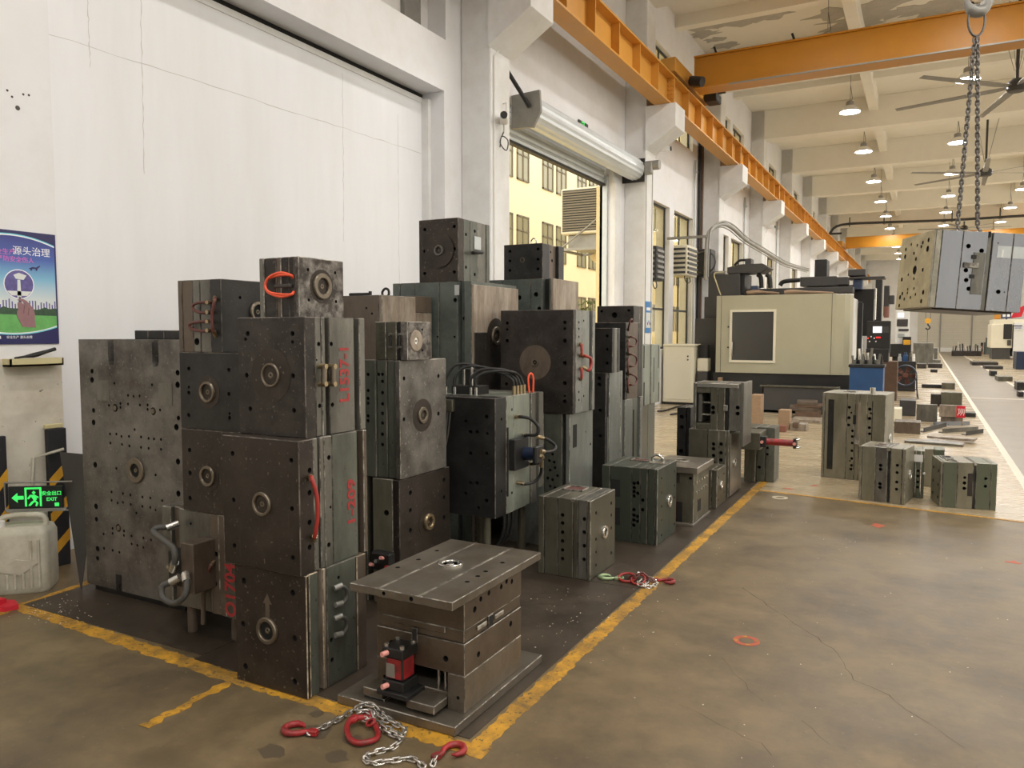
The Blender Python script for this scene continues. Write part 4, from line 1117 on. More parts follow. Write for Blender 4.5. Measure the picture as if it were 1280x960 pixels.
q = WX(886, 330, -5.0)
v = thing('wall_fan', 'black box fan mounted on the wall above the dark machine', 'fan', (q.x, q.y, q.z))
MB().box(-0.3, 0.15, -0.45, 0.1, -0.35, 0.35, 0.03).build('casing', 'black_metal', v)
MB().lathe((0.0, -0.46, 0), (0, -1, 0), [(0.26, 0), (0.30, 0.02), (0.26, 0.04)], 18).build('guard_ring', 'charcoal_paint', v)
MB().box(0.15, 0.45, -0.1, 0.1, -0.3, -0.2).build('bracket', 'galvanised_dull', v)

# ================================================================== MOULDS
EDGE = {'steel_green': 'edge_dark', 'steel_grey': 'edge_wear', 'steel_dark': 'edge_dark', 'steel_rust': 'edge_dark', 'steel_black': 'edge_dark'}
class Mold:
    """a stack of plates. x0..x1,y0..y1,z0..z1 in metres; axis 'y': plates stacked away from the camera (front plate faces -Y);
    axis 'x': plates side by side along X (last one faces +X). cuts = plate joints in metres along that axis."""
    def __init__(s, label, x0, x1, y0, y1, z0, z1, axis, cuts, mats, insets=None, fh=(), sh=(), th=(), rz=0.0, name='injection_mold', group=None, edges=None, zin=None, world=True, rot=None, cat='mould', c=0.004, gap=0.0015, hd=0.06):
        s.x0, s.x1, s.y0, s.y1, s.z0, s.z1 = x0, x1, y0, y1, z0, z1
        s.o = Vector(((x0 + x1) / 2, (y0 + y1) / 2, z0)) if world else Vector((0, 0, 0))
        s.e = thing(name, label, cat, tuple(s.o), rz, group)
        if rot: s.e.rotation_euler = rot
        X0, X1, Y0, Y1 = x0 - s.o.x, x1 - s.o.x, y0 - s.o.y, y1 - s.o.y
        H = z1 - z0
        n = len(mats)
        insets = insets or [0.0] * n
        zin = zin or [0.0] * n
        off = s.o.y if axis == 'y' else s.o.x
        def fit(q, ax_, lo_, hi_):
            r_ = min(q[2], (hi_ - lo_) * .5 - gap - c - .0008)
            if r_ < .0025: return None
            v_ = min(max(q[ax_], lo_ + gap + c + r_ + .0005), hi_ - gap - c - r_ - .0005)
            return (v_, q[1], r_) if ax_ == 0 else (q[0], v_, r_)
        def pick(lst, ax_, lo_, hi_):
            return [w_ for w_ in (fit(q, ax_, lo_, hi_) for q in lst if lo_ <= q[ax_] < hi_) if w_]
        b = [(Y0 if axis == 'y' else X0)] + [q - off for q in cuts] + [(Y1 if axis == 'y' else X1)]
        F = [(u - s.o.x, v - z0, r) for u, v, r in fh]
        S = [(u - s.o.y, v - z0, r) for u, v, r in sh]
        T = [(u - s.o.x, v - s.o.y, r) for u, v, r in th]
        for i in range(n):
            g0 = gap if i else 0.0; g1 = gap if i < n - 1 else 0.0
            if mats[i] is None: continue
            if axis == 'y':
                bx = (X0, X1 - insets[i], b[i] + g0, b[i + 1] - g1, zin[i], H - zin[i])
                hs = {}
                if i == 0: hs['-y'] = F
                ss = pick(S, 0, b[i], b[i + 1])
                if ss: hs['+x'] = ss
                tt = pick(T, 1, b[i], b[i + 1])
                if tt: hs['+z'] = tt
            else:
                bx = (b[i] + g0, b[i + 1] - g1, Y0 + insets[i], Y1, zin[i], H - zin[i])
                hs = {}
                if i == n - 1: hs['+x'] = S
                ss = pick(F, 0, b[i], b[i + 1])
                if ss: hs['-y'] = ss
                tt = pick(T, 0, b[i], b[i + 1])
                if tt: hs['+z'] = tt
            ed = (edges[i] if edges else None) or EDGE.get(mats[i], 'edge_wear')
            mb = MB().box(*bx, c=c, mi=0, ce=1, holes=hs, hd=hd, hm=2)
            mb.build('clamp_plate' if i in (0, n - 1) else 'mold_plate', [mats[i], ed, 'bore'], s.e)
        s.axis = axis; s.b = b
    def L(s, p): return Vector(p) - s.o
    def ring(s, p, face, R, r, h=0.012, m='ring_steel', bore='bore', name='locating_ring', flange=None):
        """stepped locating ring with a flat dark disc painted as the shaded bore; p in world coordinates on the face"""
        q = s.L(p); d = {'-y': (0, -1, 0), '+x': (1, 0, 0), '-x': (-1, 0, 0), '+z': (0, 0, 1)}[face]
        pr = [(R, -0.001), (R, h * .6), (R * .94, h), (r * 1.08, h), (r, h * .7), (r, 0.001), (r * .34, 0.001), (r * .30, 0.004), (r * .16, 0.004), (r * .12, 0.0012), (0.0, 0.0012)]
        MB().lathe(q, d, pr, 22, mis=[0, 0, 0, 0, 0, 1, 0, 0, 0, 1]).build(name, [m, bore], s.e)
        if flange:
            MB().lathe(q, d, [(flange, -0.001), (flange, 0.0015), (0, 0.0015)], 26).build('worn_disc', 'steel_rust', s.e)
    def part(s, mb, name, m, parent=None): return mb.build(name, m, parent or s.e)
    def hose(s, pts, r, m, name='water_hose', fit=True, fr=1.35, fl=0.035, fm='brass', sub=5):
        P = [s.L(p) for p in pts]
        o = MB().tube(P, r, 8, smooth_sub=sub).build(name, m, s.e)
        if fit:
            for a, b in ((P[0], P[1]), (P[-1], P[-2])):
                d = (b - a).normalized()
                MB().cyl(a - d * 0.004, a + d * fl, r * fr, n=8).build('hose_fitting', fm, o)
        return o
    def text(s, body, p, face, size, rot=0.0, m='red_ink', name='painted_marking', sx=1.0):
        text_mesh(name, body, size, m, s.e, face_mtx(face, s.L(p), rot), sx=sx, bold=.028)

def fpx(lst, Y, dr=2.4):
    out = []
    for q in lst:
        p = WY(q[0], q[1], Y); out.append((p.x, p.z, 1.25 * (q[2] if len(q) > 2 else dr) * pxm(p)))
    return out
def spx(lst, X, dr=2.4):
    out = []
    for q in lst:
        p = WX(q[0], q[1], X); out.append((p.y, p.z, 1.2 * (q[2] if len(q) > 2 else dr) * pxm(p)))
    return out
def cy(X, ypx, *xs): return [WX(x, ypx, X).y for x in xs]       # joints of Y-stacked plates from side-face pixels
def cx(Y, ypx, *xs): return [WY(x, ypx, Y).x for x in xs]       # joints of X-stacked plates from front-face pixels
def on(face, x, y, c, out=0.0):
    """world point for a pixel on a face; out = distance outwards"""
    if face == '-y': return WY(x, y, c - out)
    return WX(x, y, c + out)

# ---- front stack, bottom to top
X, Y = -2.35, 2.49
mat('ink_bold', (150, 44, 46), 0.6, var=0.3, scale=50)
m = Mold('rust brown square mould with a worn upward arrow, at the bottom of the front stack', X - .44, X, Y, Y + .41, 0.003, .56, 'y',
         cy(X, 790, 388, 400, 405.5, 410, 447), ['steel_rust', 'steel_green', 'gap_shade', 'steel_tan', 'steel_green', 'steel_brown'], [0, .004, .03, .006, .004, 0],
         fpx([(305, 726, 3.2), (366, 741, 3.2), (304, 780, 3.2), (368.5, 798, 3.2), (307, 833, 3.2), (368.5, 852, 3.2)], Y), spx([(424, 722, 2), (415, 800, 2.5), (416, 825, 2.5)], X),
         edges=['edge_cream', 'edge_cream', None, 'edge_cream', 'edge_dark', 'edge_cream'])
m.ring(WY(334.6, 788, Y), '-y', .062, .042, .014)
a = WY(334.6, 771, Y); t = m.L(a)
m.part(MB().prism([(t.x - .012, t.z), (t.x + .012, t.z), (t.x + .012, t.z + .06), (t.x + .028, t.z + .06), (t.x, t.z + .105), (t.x - .028, t.z + .06), (t.x - .012, t.z + .06)], 'y', t.y - .0012, t.y + .001), 'worn_arrow', 'steel_brown')
for yy in (742, 780):
    m.hose([on('+x', 419, yy - 7, X, .012), on('+x', 424, yy - 9, X, .02), on('+x', 431, yy - 7, X, .02), on('+x', 434, yy - 1, X, .02), on('+x', 433, yy + 6, X, .02), on('+x', 428, yy + 12, X, .02), on('+x', 420, yy + 14, X, .012)], .010, 'rubber_grey', fm='galvanised_dull')
ZA = .56
X, Y = -2.36, 2.47
m = Mold('dark brown square mould with a red hose on its side, middle of the front stack', X - .47, X, Y, Y + .46, ZA, 1.155, 'y',
         cy(X, 630, 393, 399, 401.5, 407, 417, 449, 455), ['steel_rust', 'steel_grey', 'gap_shade', 'steel_grey', 'steel_grey', 'steel_green', 'steel_black', 'steel_brown'], [0, .002, .02, .004, .004, .006, .03, 0],
         fpx([(290.6, 567), (364, 575.5), (292, 625), (365, 636), (293, 682), (366, 697)], Y, 2.6), spx([(387, 588, 3), (387, 616, 3), (387, 653, 3), (387, 684, 3), (412, 572, 2.6), (412, 681, 2.6), (414, 634, 1.5)], X))
m.ring(WY(328, 630, Y), '-y', .055, .040, .012, flange=.075)
m.hose([on('+x', 388, 596, X, 0), on('+x', 390, 599, X, .03), on('+x', 396, 620, X, .045), on('+x', 397, 645, X, .045), on('+x', 394, 668, X, .03), on('+x', 392, 675, X, 0)], .0095, 'hose_red')
m.text('1-209', on('+x', 440, 628, X - .006, .0015), '+x', .075, math.pi / 2, sx=1.3)
ZB = 1.155
X, Y = -2.38, 2.54
m = Mold('dark steel mould marked L1537-1 in red on its grey side', X - .41, X, Y, Y + .41, ZB, 1.69, 'y',
         cy(X, 470, 395, 403, 408, 412, 444, 449.5), ['steel_dark', 'steel_grey', 'steel_grey', 'gap_shade', 'steel_grey', 'steel_black', 'steel_grey'], [0, .004, .002, .02, .002, .03, 0],
         fpx([(309.7, 417), (307, 424, 2), (365.6, 417), (365.6, 427.5, 2), (308.4, 469), (366.4, 470), (312.8, 511), (367.5, 513)], Y, 2.6), spx([(402, 430), (414.5, 430), (403.5, 507), (416, 506), (396, 450, 1)], X, 2.4), edges=[None, 'edge_dark', None, None, 'edge_dark', None, 'edge_wear'])
m.ring(WY(338.6, 469, Y), '-y', .055, .044, .010, flange=.12)
m.text('L1537-1', on('+x', 431, 467, X - .002, .0012), '+x', .088, math.pi / 2, sx=.92)
for xx in (405, 416.5):
    a, b = m.L(on('+x', xx, 458, X, .022)), m.L(on('+x', xx, 480, X, .022))
    lt = m.part(MB().cyl(a, b, .014, n=10), 'latch_rod', 'ring_steel')
    for q in (a, b): m.part(MB().cyl(q - Vector((.03, 0, 0)), q + Vector((.014, 0, 0)), .012, n=8), 'latch_stud', 'brass', lt)
ZC_ = 1.69
X, Y = -2.54, 2.68
m = Mold('small scaly mould with an orange looped hose, on top of the L1537-1 mould', X - .25, X, Y, Y + .31, ZC_, 1.97, 'x',
         cx(Y, 355, 330, 345, 351, 361, 368), ['steel_grey', 'steel_dark', 'steel_brown', 'steel_dark', 'steel_dark', 'steel_scab'], [0, .004, .003, .004, .002, 0],
         (), spx([(385, 337, 1.8), (419, 341, 1.8), (386, 375, 1.8), (420, 377, 1.8)], X))
m.ring(WX(402, 358, X), '+x', .062, .038, .014, flange=.08)
for k in (0, 1):
    dz = .012 * k
    m.hose([on('-y', 366, 347, Y, 0), on('-y', 363, 344, Y, .02), on('-y', 350, 341 + k * 3, Y, .025), on('-y', 336, 347 + k, Y, .025 - dz), on('-y', 331.5, 357, Y, .025), on('-y', 336, 366 - k, Y, .025), on('-y', 351, 371 - k * 3, Y, .025), on('-y', 364, 368, Y, .02), on('-y', 367, 365, Y, 0)], .0065, 'hose_orange', fit=False)
q0 = m.L(WY(346, 360, Y)); q1 = m.L(WY(366, 355, Y))
m.part(MB().box(q0.x, q1.x, q0.y - .02, q0.y, q0.z, q1.z, .003), 'latch_bracket', 'charcoal_paint')

# ---- tall grey mould against the wall
X0, X1, Y = -4.63, -3.70, 2.96
H2 = 1.58
raw = [(115, 464, 2.5), (115, 475, 3), (222, 466, 3), (222, 481, 3.4), (117, 513, 2.5), (117, 528, 3), (119, 581, 3), (120, 633, 3), (120.5, 649, 2.5), (122, 686, 3), (122, 698, 2.5), (223, 522.5, 2.5), (220.5, 534, 3.4), (222.5, 577, 3.2), (223, 617, 3.2), (144, 510, 4), (191.5, 514, 4), (148, 660, 4)]
sm = [(550, 250), (582, 250), (607, 262), (645, 262), (705, 265), (743, 272), (770, 275), (805, 277), (552, 295), (610, 302), (647, 310), (705, 317), (743, 322), (805, 327), (673, 228), (602, 97), (602, 117), (640, 100), (700, 105), (738, 105), (738, 127), (800, 130), (582, 422), (778, 455), (558, 540), (615, 548), (652, 555), (712, 565), (752, 570), (811, 583), (558, 582), (588, 595), (615, 592), (654, 602), (712, 612), (752, 617), (778, 630), (682, 645), (563, 722), (563, 747), (620, 735), (620, 757), (518, 750), (658, 760), (717, 770), (658, 800), (687, 807), (717, 817), (755, 780), (520, 822), (563, 832), (597, 842), (545, 107), (640, 57), (668, 62), (698, 60), (497, 66), (541, 70), (803, 92), (853, 97)]
raw += [(a / 4, 480 + b / 4, 1.5) for a, b in sm] + [(143, 479, 1.5), (190, 481, 1.5), (123, 479, 1.2), (135, 480, 1.2), (201, 483, 1.2), (213, 484, 1.2)]
hl = fpx(raw, Y)
e = Mold('tall light grey mould half covered in bolt holes standing against the white wall', X0, X1, Y + .10, Y + .36, 0.06, H2, 'y', [Y + .18, Y + .28], ['bore', 'steel_dark', 'steel_grey'])  # near-black first plate paints shade into the slots in front of it
def slotx(x, Yp): return WY(x, 440, Yp).x
sl = [(slotx(138.5, Y), .028), (slotx(194, Y), .028)]
zt, zb = H2 - .06, 0.04
pts = [(X0, zb), (WY(145, 730, Y).x, zb), (WY(145, 730, Y).x, zb + .10), (WY(152, 730, Y).x, zb + .10), (WY(152, 730, Y).x, zb), (X1, zb), (X1, H2)]
for cxx, hw in sl[::-1]: pts += [(cxx + hw, H2), (cxx + hw, H2 - .13), (cxx + hw * .6, H2 - .155), (cxx - hw * .6, H2 - .155), (cxx - hw, H2 - .13), (cxx - hw, H2)]
pts += [(X0, H2)]
hl2 = []
for u, v, r in hl:
    if X0 + r < u < X1 - r and all((u - a) ** 2 + (v - b) ** 2 > ((r + c_) * 1.05) ** 2 for a, b, c_ in hl2): hl2.append((u, v, r))
V, T, L_ = circle_fill(pts, hl2, 10)
mb = MB()
oo = e.o
mb.add([(u - oo.x, Y - oo.y, v - oo.z) for u, v in V], T)
for l in L_:
    n = len(l)
    A = [(V[i][0] - oo.x, Y - oo.y, V[i][1] - oo.z) for i in l]; B = [(x, y + .05, z) for x, y, z in A]
    mb.add(A + B, [[i, (i + 1) % n, n + (i + 1) % n, n + i] for i in range(n)], 1, True); mb.add(B, [list(range(n))], 1)
n = len(pts)
A = [(u - oo.x, Y - oo.y, v - oo.z) for u, v in pts]; B = [(x, y + .098, z) for x, y, z in A]
mb.add(A + B, [[i, (i + 1) % n, n + (i + 1) % n, n + i] for i in range(n)], 0)
mb.build('clamp_plate', ['steel_worn', 'bore'] if 'steel_worn' in MATS else ['steel_grey', 'bore'], e.e)
e.ring(WY(170, 588, Y), '-y', .078, .040, .012)
for (xx, yy) in ((143.5, 510), (191, 514), (148, 660)):
    q = e.L(WY(xx, yy, Y)); e.part(MB().cyl(q + Vector((0, -.002, 0)), q + Vector((0, .01, 0)), .016, n=14), 'plug', 'ring_steel')
for (xa, ya, xb, yb) in ((122, 476, 136, 500), (199, 480, 215, 506)):
    q0, q1 = e.L(WY(xa, yb, Y)), e.L(WY(xb, ya, Y))
    e.part(MB().box(q0.x, q1.x, q0.y - .0025, q0.y + .001, q0.z, q1.z), 'cover_plate', 'steel_grey')
e.part(MB().box(X0 + .05 - oo.x, X1 - .05 - oo.x, Y + .02 - oo.y, Y + .34 - oo.y, 0.003 - 0.06, 0.0), 'support_block', 'steel_black')
d2 = Mold('low dark bar with flat top lying across the tall grey mould', WY(168, 418, 3.1).x, WY(228, 418, 3.1).x + .06, 3.10, 3.28, H2, H2 + .055, 'x', cx(3.1, 418, 185, 205), ['steel_black', 'steel_black', 'steel_black'], name='steel_bar', cat='bar')

# ---- second stack between the tall mould and the front stack
Y = 2.74
XL, XRr = WY(202, 700, Y).x, -2.875
zc0, zc1 = 0.155, 0.685
m = Mold('grey mould on stub legs with a hydraulic block and hoses, marked O1704 in red', XL, XRr, Y, Y + .42, zc0, zc1, 'x', cx(Y, 700, 213, 222, 262, 273, 281), ['steel_grey', 'steel_brown', 'steel_grey', 'steel_brown', 'steel_brown', 'steel_grey'], [.01, .03, .012, .006, .004, 0],
         fpx([(269, 693, 2.6), (268, 730, 2.6), (236, 655, 1.5)], Y))
for (x_, y_) in ((XL + .16, Y + .06), (XL + .45, Y + .10), (XL + .16, Y + .36), (XRr - .1, Y + .36)):
    m.part(MB().cyl((x_ - m.o.x, y_ - m.o.y, 0.003 - zc0), (x_ - m.o.x, y_ - m.o.y, 0.0), .026, n=14), 'support_leg', 'steel_brown')
q0, q1 = m.L(WY(227, 740, Y - .13)), m.L(WY(241, 681, Y - .13)); q0.y = q1.y = m.L(Vector((0, Y, 0))).y
hb = m.part(MB().box(q0.x, q1.x, q0.y - .13, q0.y + .01, q0.z, q1.z, .004), 'hydraulic_block', 'steel_brown')
m.part(MB().box(q0.x - .11, q0.x - .002, q0.y - .12, q0.y - .02, q0.z + .02, q1.z - .06, .004), 'valve_body', 'black_metal', hb)
for dz in (.04, .12):
    for dxx in (-.09, -.04): m.part(MB().cyl((q0.x + dxx, q0.y - .125, q0.z + dz), (q0.x + dxx, q0.y - .14, q0.z + dz), .010, n=8), 'bolt', 'chrome', hb)
m.hose([on('-y', 222, 655, Y, .02), on('-y', 214, 658, Y, .05), on('-y', 196, 660, Y, .10), on('-y', 193, 666, Y, .13), on('-y', 206, 676, Y, .16), on('-y', 217, 686, Y, .17), on('-y', 219, 700, Y, .17), on('-y', 216, 712, Y, .15)], .016, 'rubber_grey', 'hydraulic_hose', fm='chrome', fl=.06)
m.hose([on('-y', 232, 718, Y, .15), on('-y', 234, 730, Y, .18), on('-y', 231, 745, Y, .2), on('-y', 218, 754, Y, .2), on('-y', 204, 747, Y, .2), on('-y', 203, 733, Y, .19), on('-y', 213, 728, Y, .17), on('-y', 224, 722, Y, .15)], .016, 'rubber_grey', 'hydraulic_hose', fm='chrome', fl=.05)
m.hose([on('-y', 267, 702, Y, 0), on('-y', 263, 708, Y, .03), on('-y', 258, 720, Y, .035), on('-y', 254, 733, Y, .02), on('-y', 252, 740, Y, .0)], .009, 'hose_maroon')
m.part(MB().cyl(m.L(on('-y', 254, 735, Y, .02)), m.L(on('-y', 254, 780, Y, .02)), .012, n=8), 'guide_rod', 'steel_brown')
m.text('O1704', on('-y', 288.5, 738, Y, .001), '-y', .105, math.pi / 2, sx=.95)
zb1 = zc1
m = Mold('plain dark mould with a locating ring resting on the O1704 mould', WY(228, 600, Y).x, XRr, Y, Y + .40, zb1, 1.12, 'y', [Y + .05, Y + .2], ['steel_rust', 'steel_dark', 'steel_dark'], None, fpx([(237, 562.5), (237.5, 591), (237.5, 622.5)], Y, 2.4))
m.ring(WY(260, 595, Y), '-y', .055, .038, .012, flange=.08)
m = Mold('black square mould with a wide ring under the small maroon hose mould', WY(225, 490, Y).x, XRr, Y, Y + .40, 1.12, 1.52, 'y', [Y + .05, Y + .2], ['steel_black', 'steel_dark', 'steel_dark'], None, fpx([(236, 461), (286, 462.5), (236, 484, 1.6), (236, 491), (286, 492.5), (236, 519), (287, 522.5), (287, 517, 1.4)], Y, 2.2))
m.ring(WY(260, 490, Y), '-y', .055, .040, .014, flange=.085)
XB = WY(277, 400, Y).x
m = Mold('small dark mould with maroon hose loops on its left face, topping its stack', WY(223, 400, Y).x, XB, Y, Y + .40, 1.52, 1.89, 'x', cx(Y, 400, 228, 241, 250, 263), ['steel_brown', 'steel_brown', 'steel_grey', 'steel_grey', 'steel_black'], [0, .003, .002, .004, .0], fpx([(245, 427, 3.6)], Y), spx([(300, 372, 1.8), (300, 420, 1.8)], XB), edges=['edge_dark'] * 5, c=.003)
m.ring(WX(322, 390, XB), '+x', .055, .038, .014)
for (ya, yb, xl) in ((378, 390, 241), (402, 413, 237)):
    m.hose([on('-y', 264, ya, Y, .0), on('-y', 261, ya, Y, .018), on('-y', 251, ya, Y, .02), on('-y', xl + 1, (ya + yb) / 2 - 3, Y, .02), on('-y', xl + 1, (ya + yb) / 2 + 3, Y, .02), on('-y', 251, yb + 1, Y, .02), on('-y', 261, yb, Y, .018), on('-y', 264, yb, Y, 0)], .0075, 'hose_maroon')
m.hose([on('-y', 269, 372, Y, 0), on('-y', 268, 376, Y, .03), on('-y', 265, 395, Y, .035), on('-y', 266, 412, Y, .03), on('-y', 270, 420, Y, 0)], .008, 'hose_maroon')

# ---- stack behind the front stack
X, Y = -2.68, 3.62
m = Mold('brown mould with a brass bushing at the bottom of the stack beside the hydraulic mould', X - .42, X, Y, Y + .54, 0.003, .76, 'x', [X - .24, X - .20, X - .05], ['steel_olive', 'steel_black', 'steel_sage', 'steel_rust'], [.0, .03, .0, 0], fpx([(483, 641, 3), (490, 641, 3)], Y), spx([(513, 616, 2.6), (555, 600, 2.6), (513, 638, 2.4), (513, 663, 2.6), (555, 622, 2.4), (555, 647, 2.6)], X))
m.ring(WX(535, 652, X), '+x', .052, .030, .02, 'brass', flange=.10)
hy = m.part(MB().box(.04, .18, -.33, -.27, .22, .33, .01), 'valve_block', 'black_metal')
for k in range(4): m.part(MB().cyl((.055 + .038 * k, -.33, .25 + .025 * (k % 3)), (.055 + .038 * k, -.355, .26 + .025 * (k % 3)), .011, n=8), 'port_cap', ['pink_cap', 'chrome', 'pink_cap', 'hose_red'][k], hy)
zE = .765
X = -2.67
m = Mold('grey mould with rows of side holes and a round face bushing, above the brown mould', X - .30, X, Y, Y + .49, zE, 1.46, 'x', cx(Y, 520, 470, 483, 494), ['steel_green', 'steel_green', 'steel_green', 'steel_worn'], [.0, .008, .012, 0],
         fpx([(460, 468), (460, 488), (460, 498), (460, 504), (460, 520), (460, 526), (477, 468), (470, 468), (477, 477), (477, 491), (477, 505), (477, 517), (477, 529), (477, 543), (477, 556)], Y, 1.9), spx([(505, 473, 2.2), (548, 470, 2.2), (505, 524, 2.2), (548, 517, 2.2)], X))
m.ring(WX(528, 519, X), '+x', .050, .030, .012, 'ring_steel', flange=.10)
X3 = -2.62
m = Mold('little square mould with faded handwriting and a flaking round face, on the hole-studded grey mould', X3 - .235, X3, Y + .01, Y + .25, 1.46, 1.685, 'x', cx(Y, 425, 481, 494, 499), ['steel_olive', 'steel_olive', 'steel_black', 'steel_scab'], [0, .003, .006, 0], (), spx([(510, 413, 1.3), (528, 412, 1.3), (510, 440, 1.3), (528, 438, 1.3)], X3))
m.ring(WX(520, 426, X3), '+x', .062, .02, .006, 'steel_tan', 'chrome')
for xx in (487.5, 499):
    a, b = m.L(on('-y', xx, 418, Y + .01, .014)), m.L(on('-y', xx, 434, Y + .01, .014))
    lt = m.part(MB().cyl(a, b, .007, n=8), 'latch_rod', 'black_metal')
    for q in (a, b): m.part(MB().cyl(q + Vector((0, .016, 0)), q - Vector((0, .01, 0)), .008, n=8), 'latch_stud', 'chrome', lt)
mat('faded_ink', (58, 60, 52), 0.7)
for i, (yy, sc_) in enumerate(((409, .6), (417, .9), (424, 1), (431, .9), (440, .7))):
    q = m.L(on('-y', 477, yy, Y + .01, .001))
    mbx = MB()
    for k in range(3): mbx.box(q.x - .02 * sc_ + .006 * k, q.x + .015 * sc_ + .004 * k, q.y - .0005, q.y, q.z + .008 * k - .01, q.z + .008 * k - .007)
    m.part(mbx, 'faded_handwriting', 'faded_ink')

# brown blocks behind
Y = 4.32
x1 = WY(478, 400, Y).x
m = Mold('rusty brown mould block with lifting eyes on top, behind the L1537-1 mould', x1 - .62, x1, Y, Y + .40, 0.003, WY(460, 369, Y).z, 'x', [x1 - .03], ['steel_brown', 'steel_tan'], None, fpx([(465, 392, 1.2), (458, 385, 1.2)], Y), edges=['edge_dark', 'edge_wear'])
zt = m.z1 - m.z0
q = m.L(WY(472, 366, Y + .1)); m.part(MB().tube([(q.x - .03, .0, zt), (q.x - .035, 0, zt + .03), (q.x - .01, 0, zt + .055), (q.x + .02, 0, zt + .045), (q.x + .022, 0, zt + .01), (q.x + .0, 0, zt - .002)], .009, 8), 'lifting_eye', 'black_metal')
q = m.L(WY(445, 366, Y + .1)); m.part(MB().box(q.x - .05, q.x + .05, -.02, .02, zt, zt + .03, .004).cyl((q.x - .14, 0, zt + .02), (q.x - .05, 0, zt + .02), .012, n=8).cyl((q.x + .05, 0, zt), (q.x + .05, 0, zt + .04), .012, n=8), 'clamp_fitting', 'black_metal')
Y = 4.75
xa, xb = WY(480, 390, Y).x, WY(519, 390, Y).x
zlo = WY(500, 391, Y).z
m = Mold('stacked copper coloured steel blocks forming a step next to the rusty block', xa, xb, Y, Y + .22, 0.003, zlo, 'x', cx(Y, 398, 490, 500), ['steel_tan', 'copper_red', 'steel_tan'], [0, .01, 0], name='steel_block_stack', cat='blocks')
m.part(MB().box(.02, xb - m.o.x, -.11, .11, zlo - .003, zlo - .003 + .125, .004), 'upper_block', 'steel_brown')
m.part(MB().box(xa - m.o.x, .015, -.10, .11, zlo - .003, zlo + .10, .004), 'upper_block', 'navy_metal')

# ---- tall green mould stack
X, Y = -3.02, 5.0
m = Mold('large dark green mould with a rust streaked right face, carrying the small ringed mould', X - .73, X, Y, Y + .73, 0.003, 2.01, 'x', cx(Y, 400, 500, 519, 549, 572, 580), ['steel_teal', 'steel_teal', 'steel_teal', 'steel_teal', 'steel_teal', 'steel_teal'], [0, .004, 0, .002, .05, 0],
         fpx([(534, 375, 2.6), (571, 375, 2.2), (576, 398, 1.8), (526, 386, 1), (526, 396, 1), (548, 421, 1.2), (568, 421, 1.2)], Y), spx([(597, 369, 1.8), (597, 379, 1.8), (598, 389, 1.8), (597, 403, 1.8), (597, 436, 1.8), (641, 374, 1.8), (641, 388, 1.8)], X), edges=['edge_dark'] * 6)
m.part(MB().box(X - .003 - m.o.x, X + .02 - m.o.x, -.36, .36, .02, 1.98, .004), 'clamp_plate', 'steel_tan')
m.part(MB().box(X + .02 - m.o.x, X + .026 - m.o.x, -.36, .30, .02, 1.62, .002), 'face_sheet', 'steel_dark')
m.ring(WX(620, 420, X + .026), '+x', .075, .045, .014, flange=.14)
q0, q1 = m.L(WY(568.5, 369, Y)), m.L(WY(574, 356, Y)); m.part(MB().box(q0.x, q1.x, q0.y - .003, q0.y + .002, q0.z, q1.z), 'name_plate', 'galvanised')
X2 = -3.14
m = Mold('rust mottled square mould with a ring on its face, on top of the green mould', X2 - .36, X2, Y + .01, Y + .49, 2.01, 2.49, 'y', cy(X2, 315, 580, 588, 598, 608), ['steel_rust', 'steel_green', 'steel_green', 'steel_grey', 'steel_green'], [0, .004, .004, .006, 0],
         fpx([(530, 287), (567, 283), (530, 314), (567, 311), (530, 342), (567, 340)], Y, 1.9), spx([(583, 293, 1.8), (583, 334, 1.8), (594, 289, 1.8), (594, 343, 1.8)], X2))
m.ring(WY(549, 313, Y), '-y', .042, .026, .016, 'steel_grey', 'edge_wear', flange=.13)
m.hose([on('+x', 591, 316, X2, .02), on('+x', 594, 315.5, X2, .05), on('+x', 600, 315.5, X2, .05), on('+x', 603, 315.5, X2, .02)], .014, 'rubber_black', 'latch_bar', fit=False)
q = m.L(on('+x', 597, 304, X2, 0)); m.part(MB().box(q.x - .006, q.x + .002, q.y - .05, q.y + .05, q.z - .05, q.z + .05), 'name_plate', 'galvanised')
X, Y = -2.83, 6.0
m = Mold('green mould with a brown right face standing behind the large dark disc mould', X - .61, X, Y, Y + .55, 0.003, 2.085, 'x', cx(Y, 370, 628, 663, 678, 686), ['steel_teal', 'steel_teal', 'steel_teal', 'steel_black', 'steel_teal'], [0, .002, .0, .05, 0], fpx([(649, 372, 2.4), (670, 368, 2.4), (674, 386, 2.2)], Y), edges=['edge_dark'] * 5)
m.part(MB().box(X - .003 - m.o.x, X + .02 - m.o.x, -.27, .27, .02, 2.08, .004), 'clamp_plate', 'steel_tan')
X2 = -2.92
m = Mold('small dark mould with a lifting ring on top, seen against the open roller door', X2 - .38, X2, Y + .02, Y + .42, 2.085, 2.39, 'y', cy(X2, 325, 687, 692, 696), ['steel_black', 'steel_brown', 'steel_brown', 'steel_black'], [0, .005, .01, -.02], fpx([(636, 314), (671, 311), (636, 326), (671, 324), (636, 338), (671, 336)], Y, 1.6), spx([(689, 315, 1.3), (691, 326, 1.8)], X2))
m.ring(WY(653, 325, Y + .02), '-y', .022, .014, .006)
zt = m.z1 - m.z0
m.part(MB().tube([(.06, -.15, zt - .005), (.055, -.15, zt + .03), (.08, -.15, zt + .05), (.105, -.15, zt + .03), (.10, -.15, zt - .005)], .006, 6), 'lifting_ring', 'chrome')

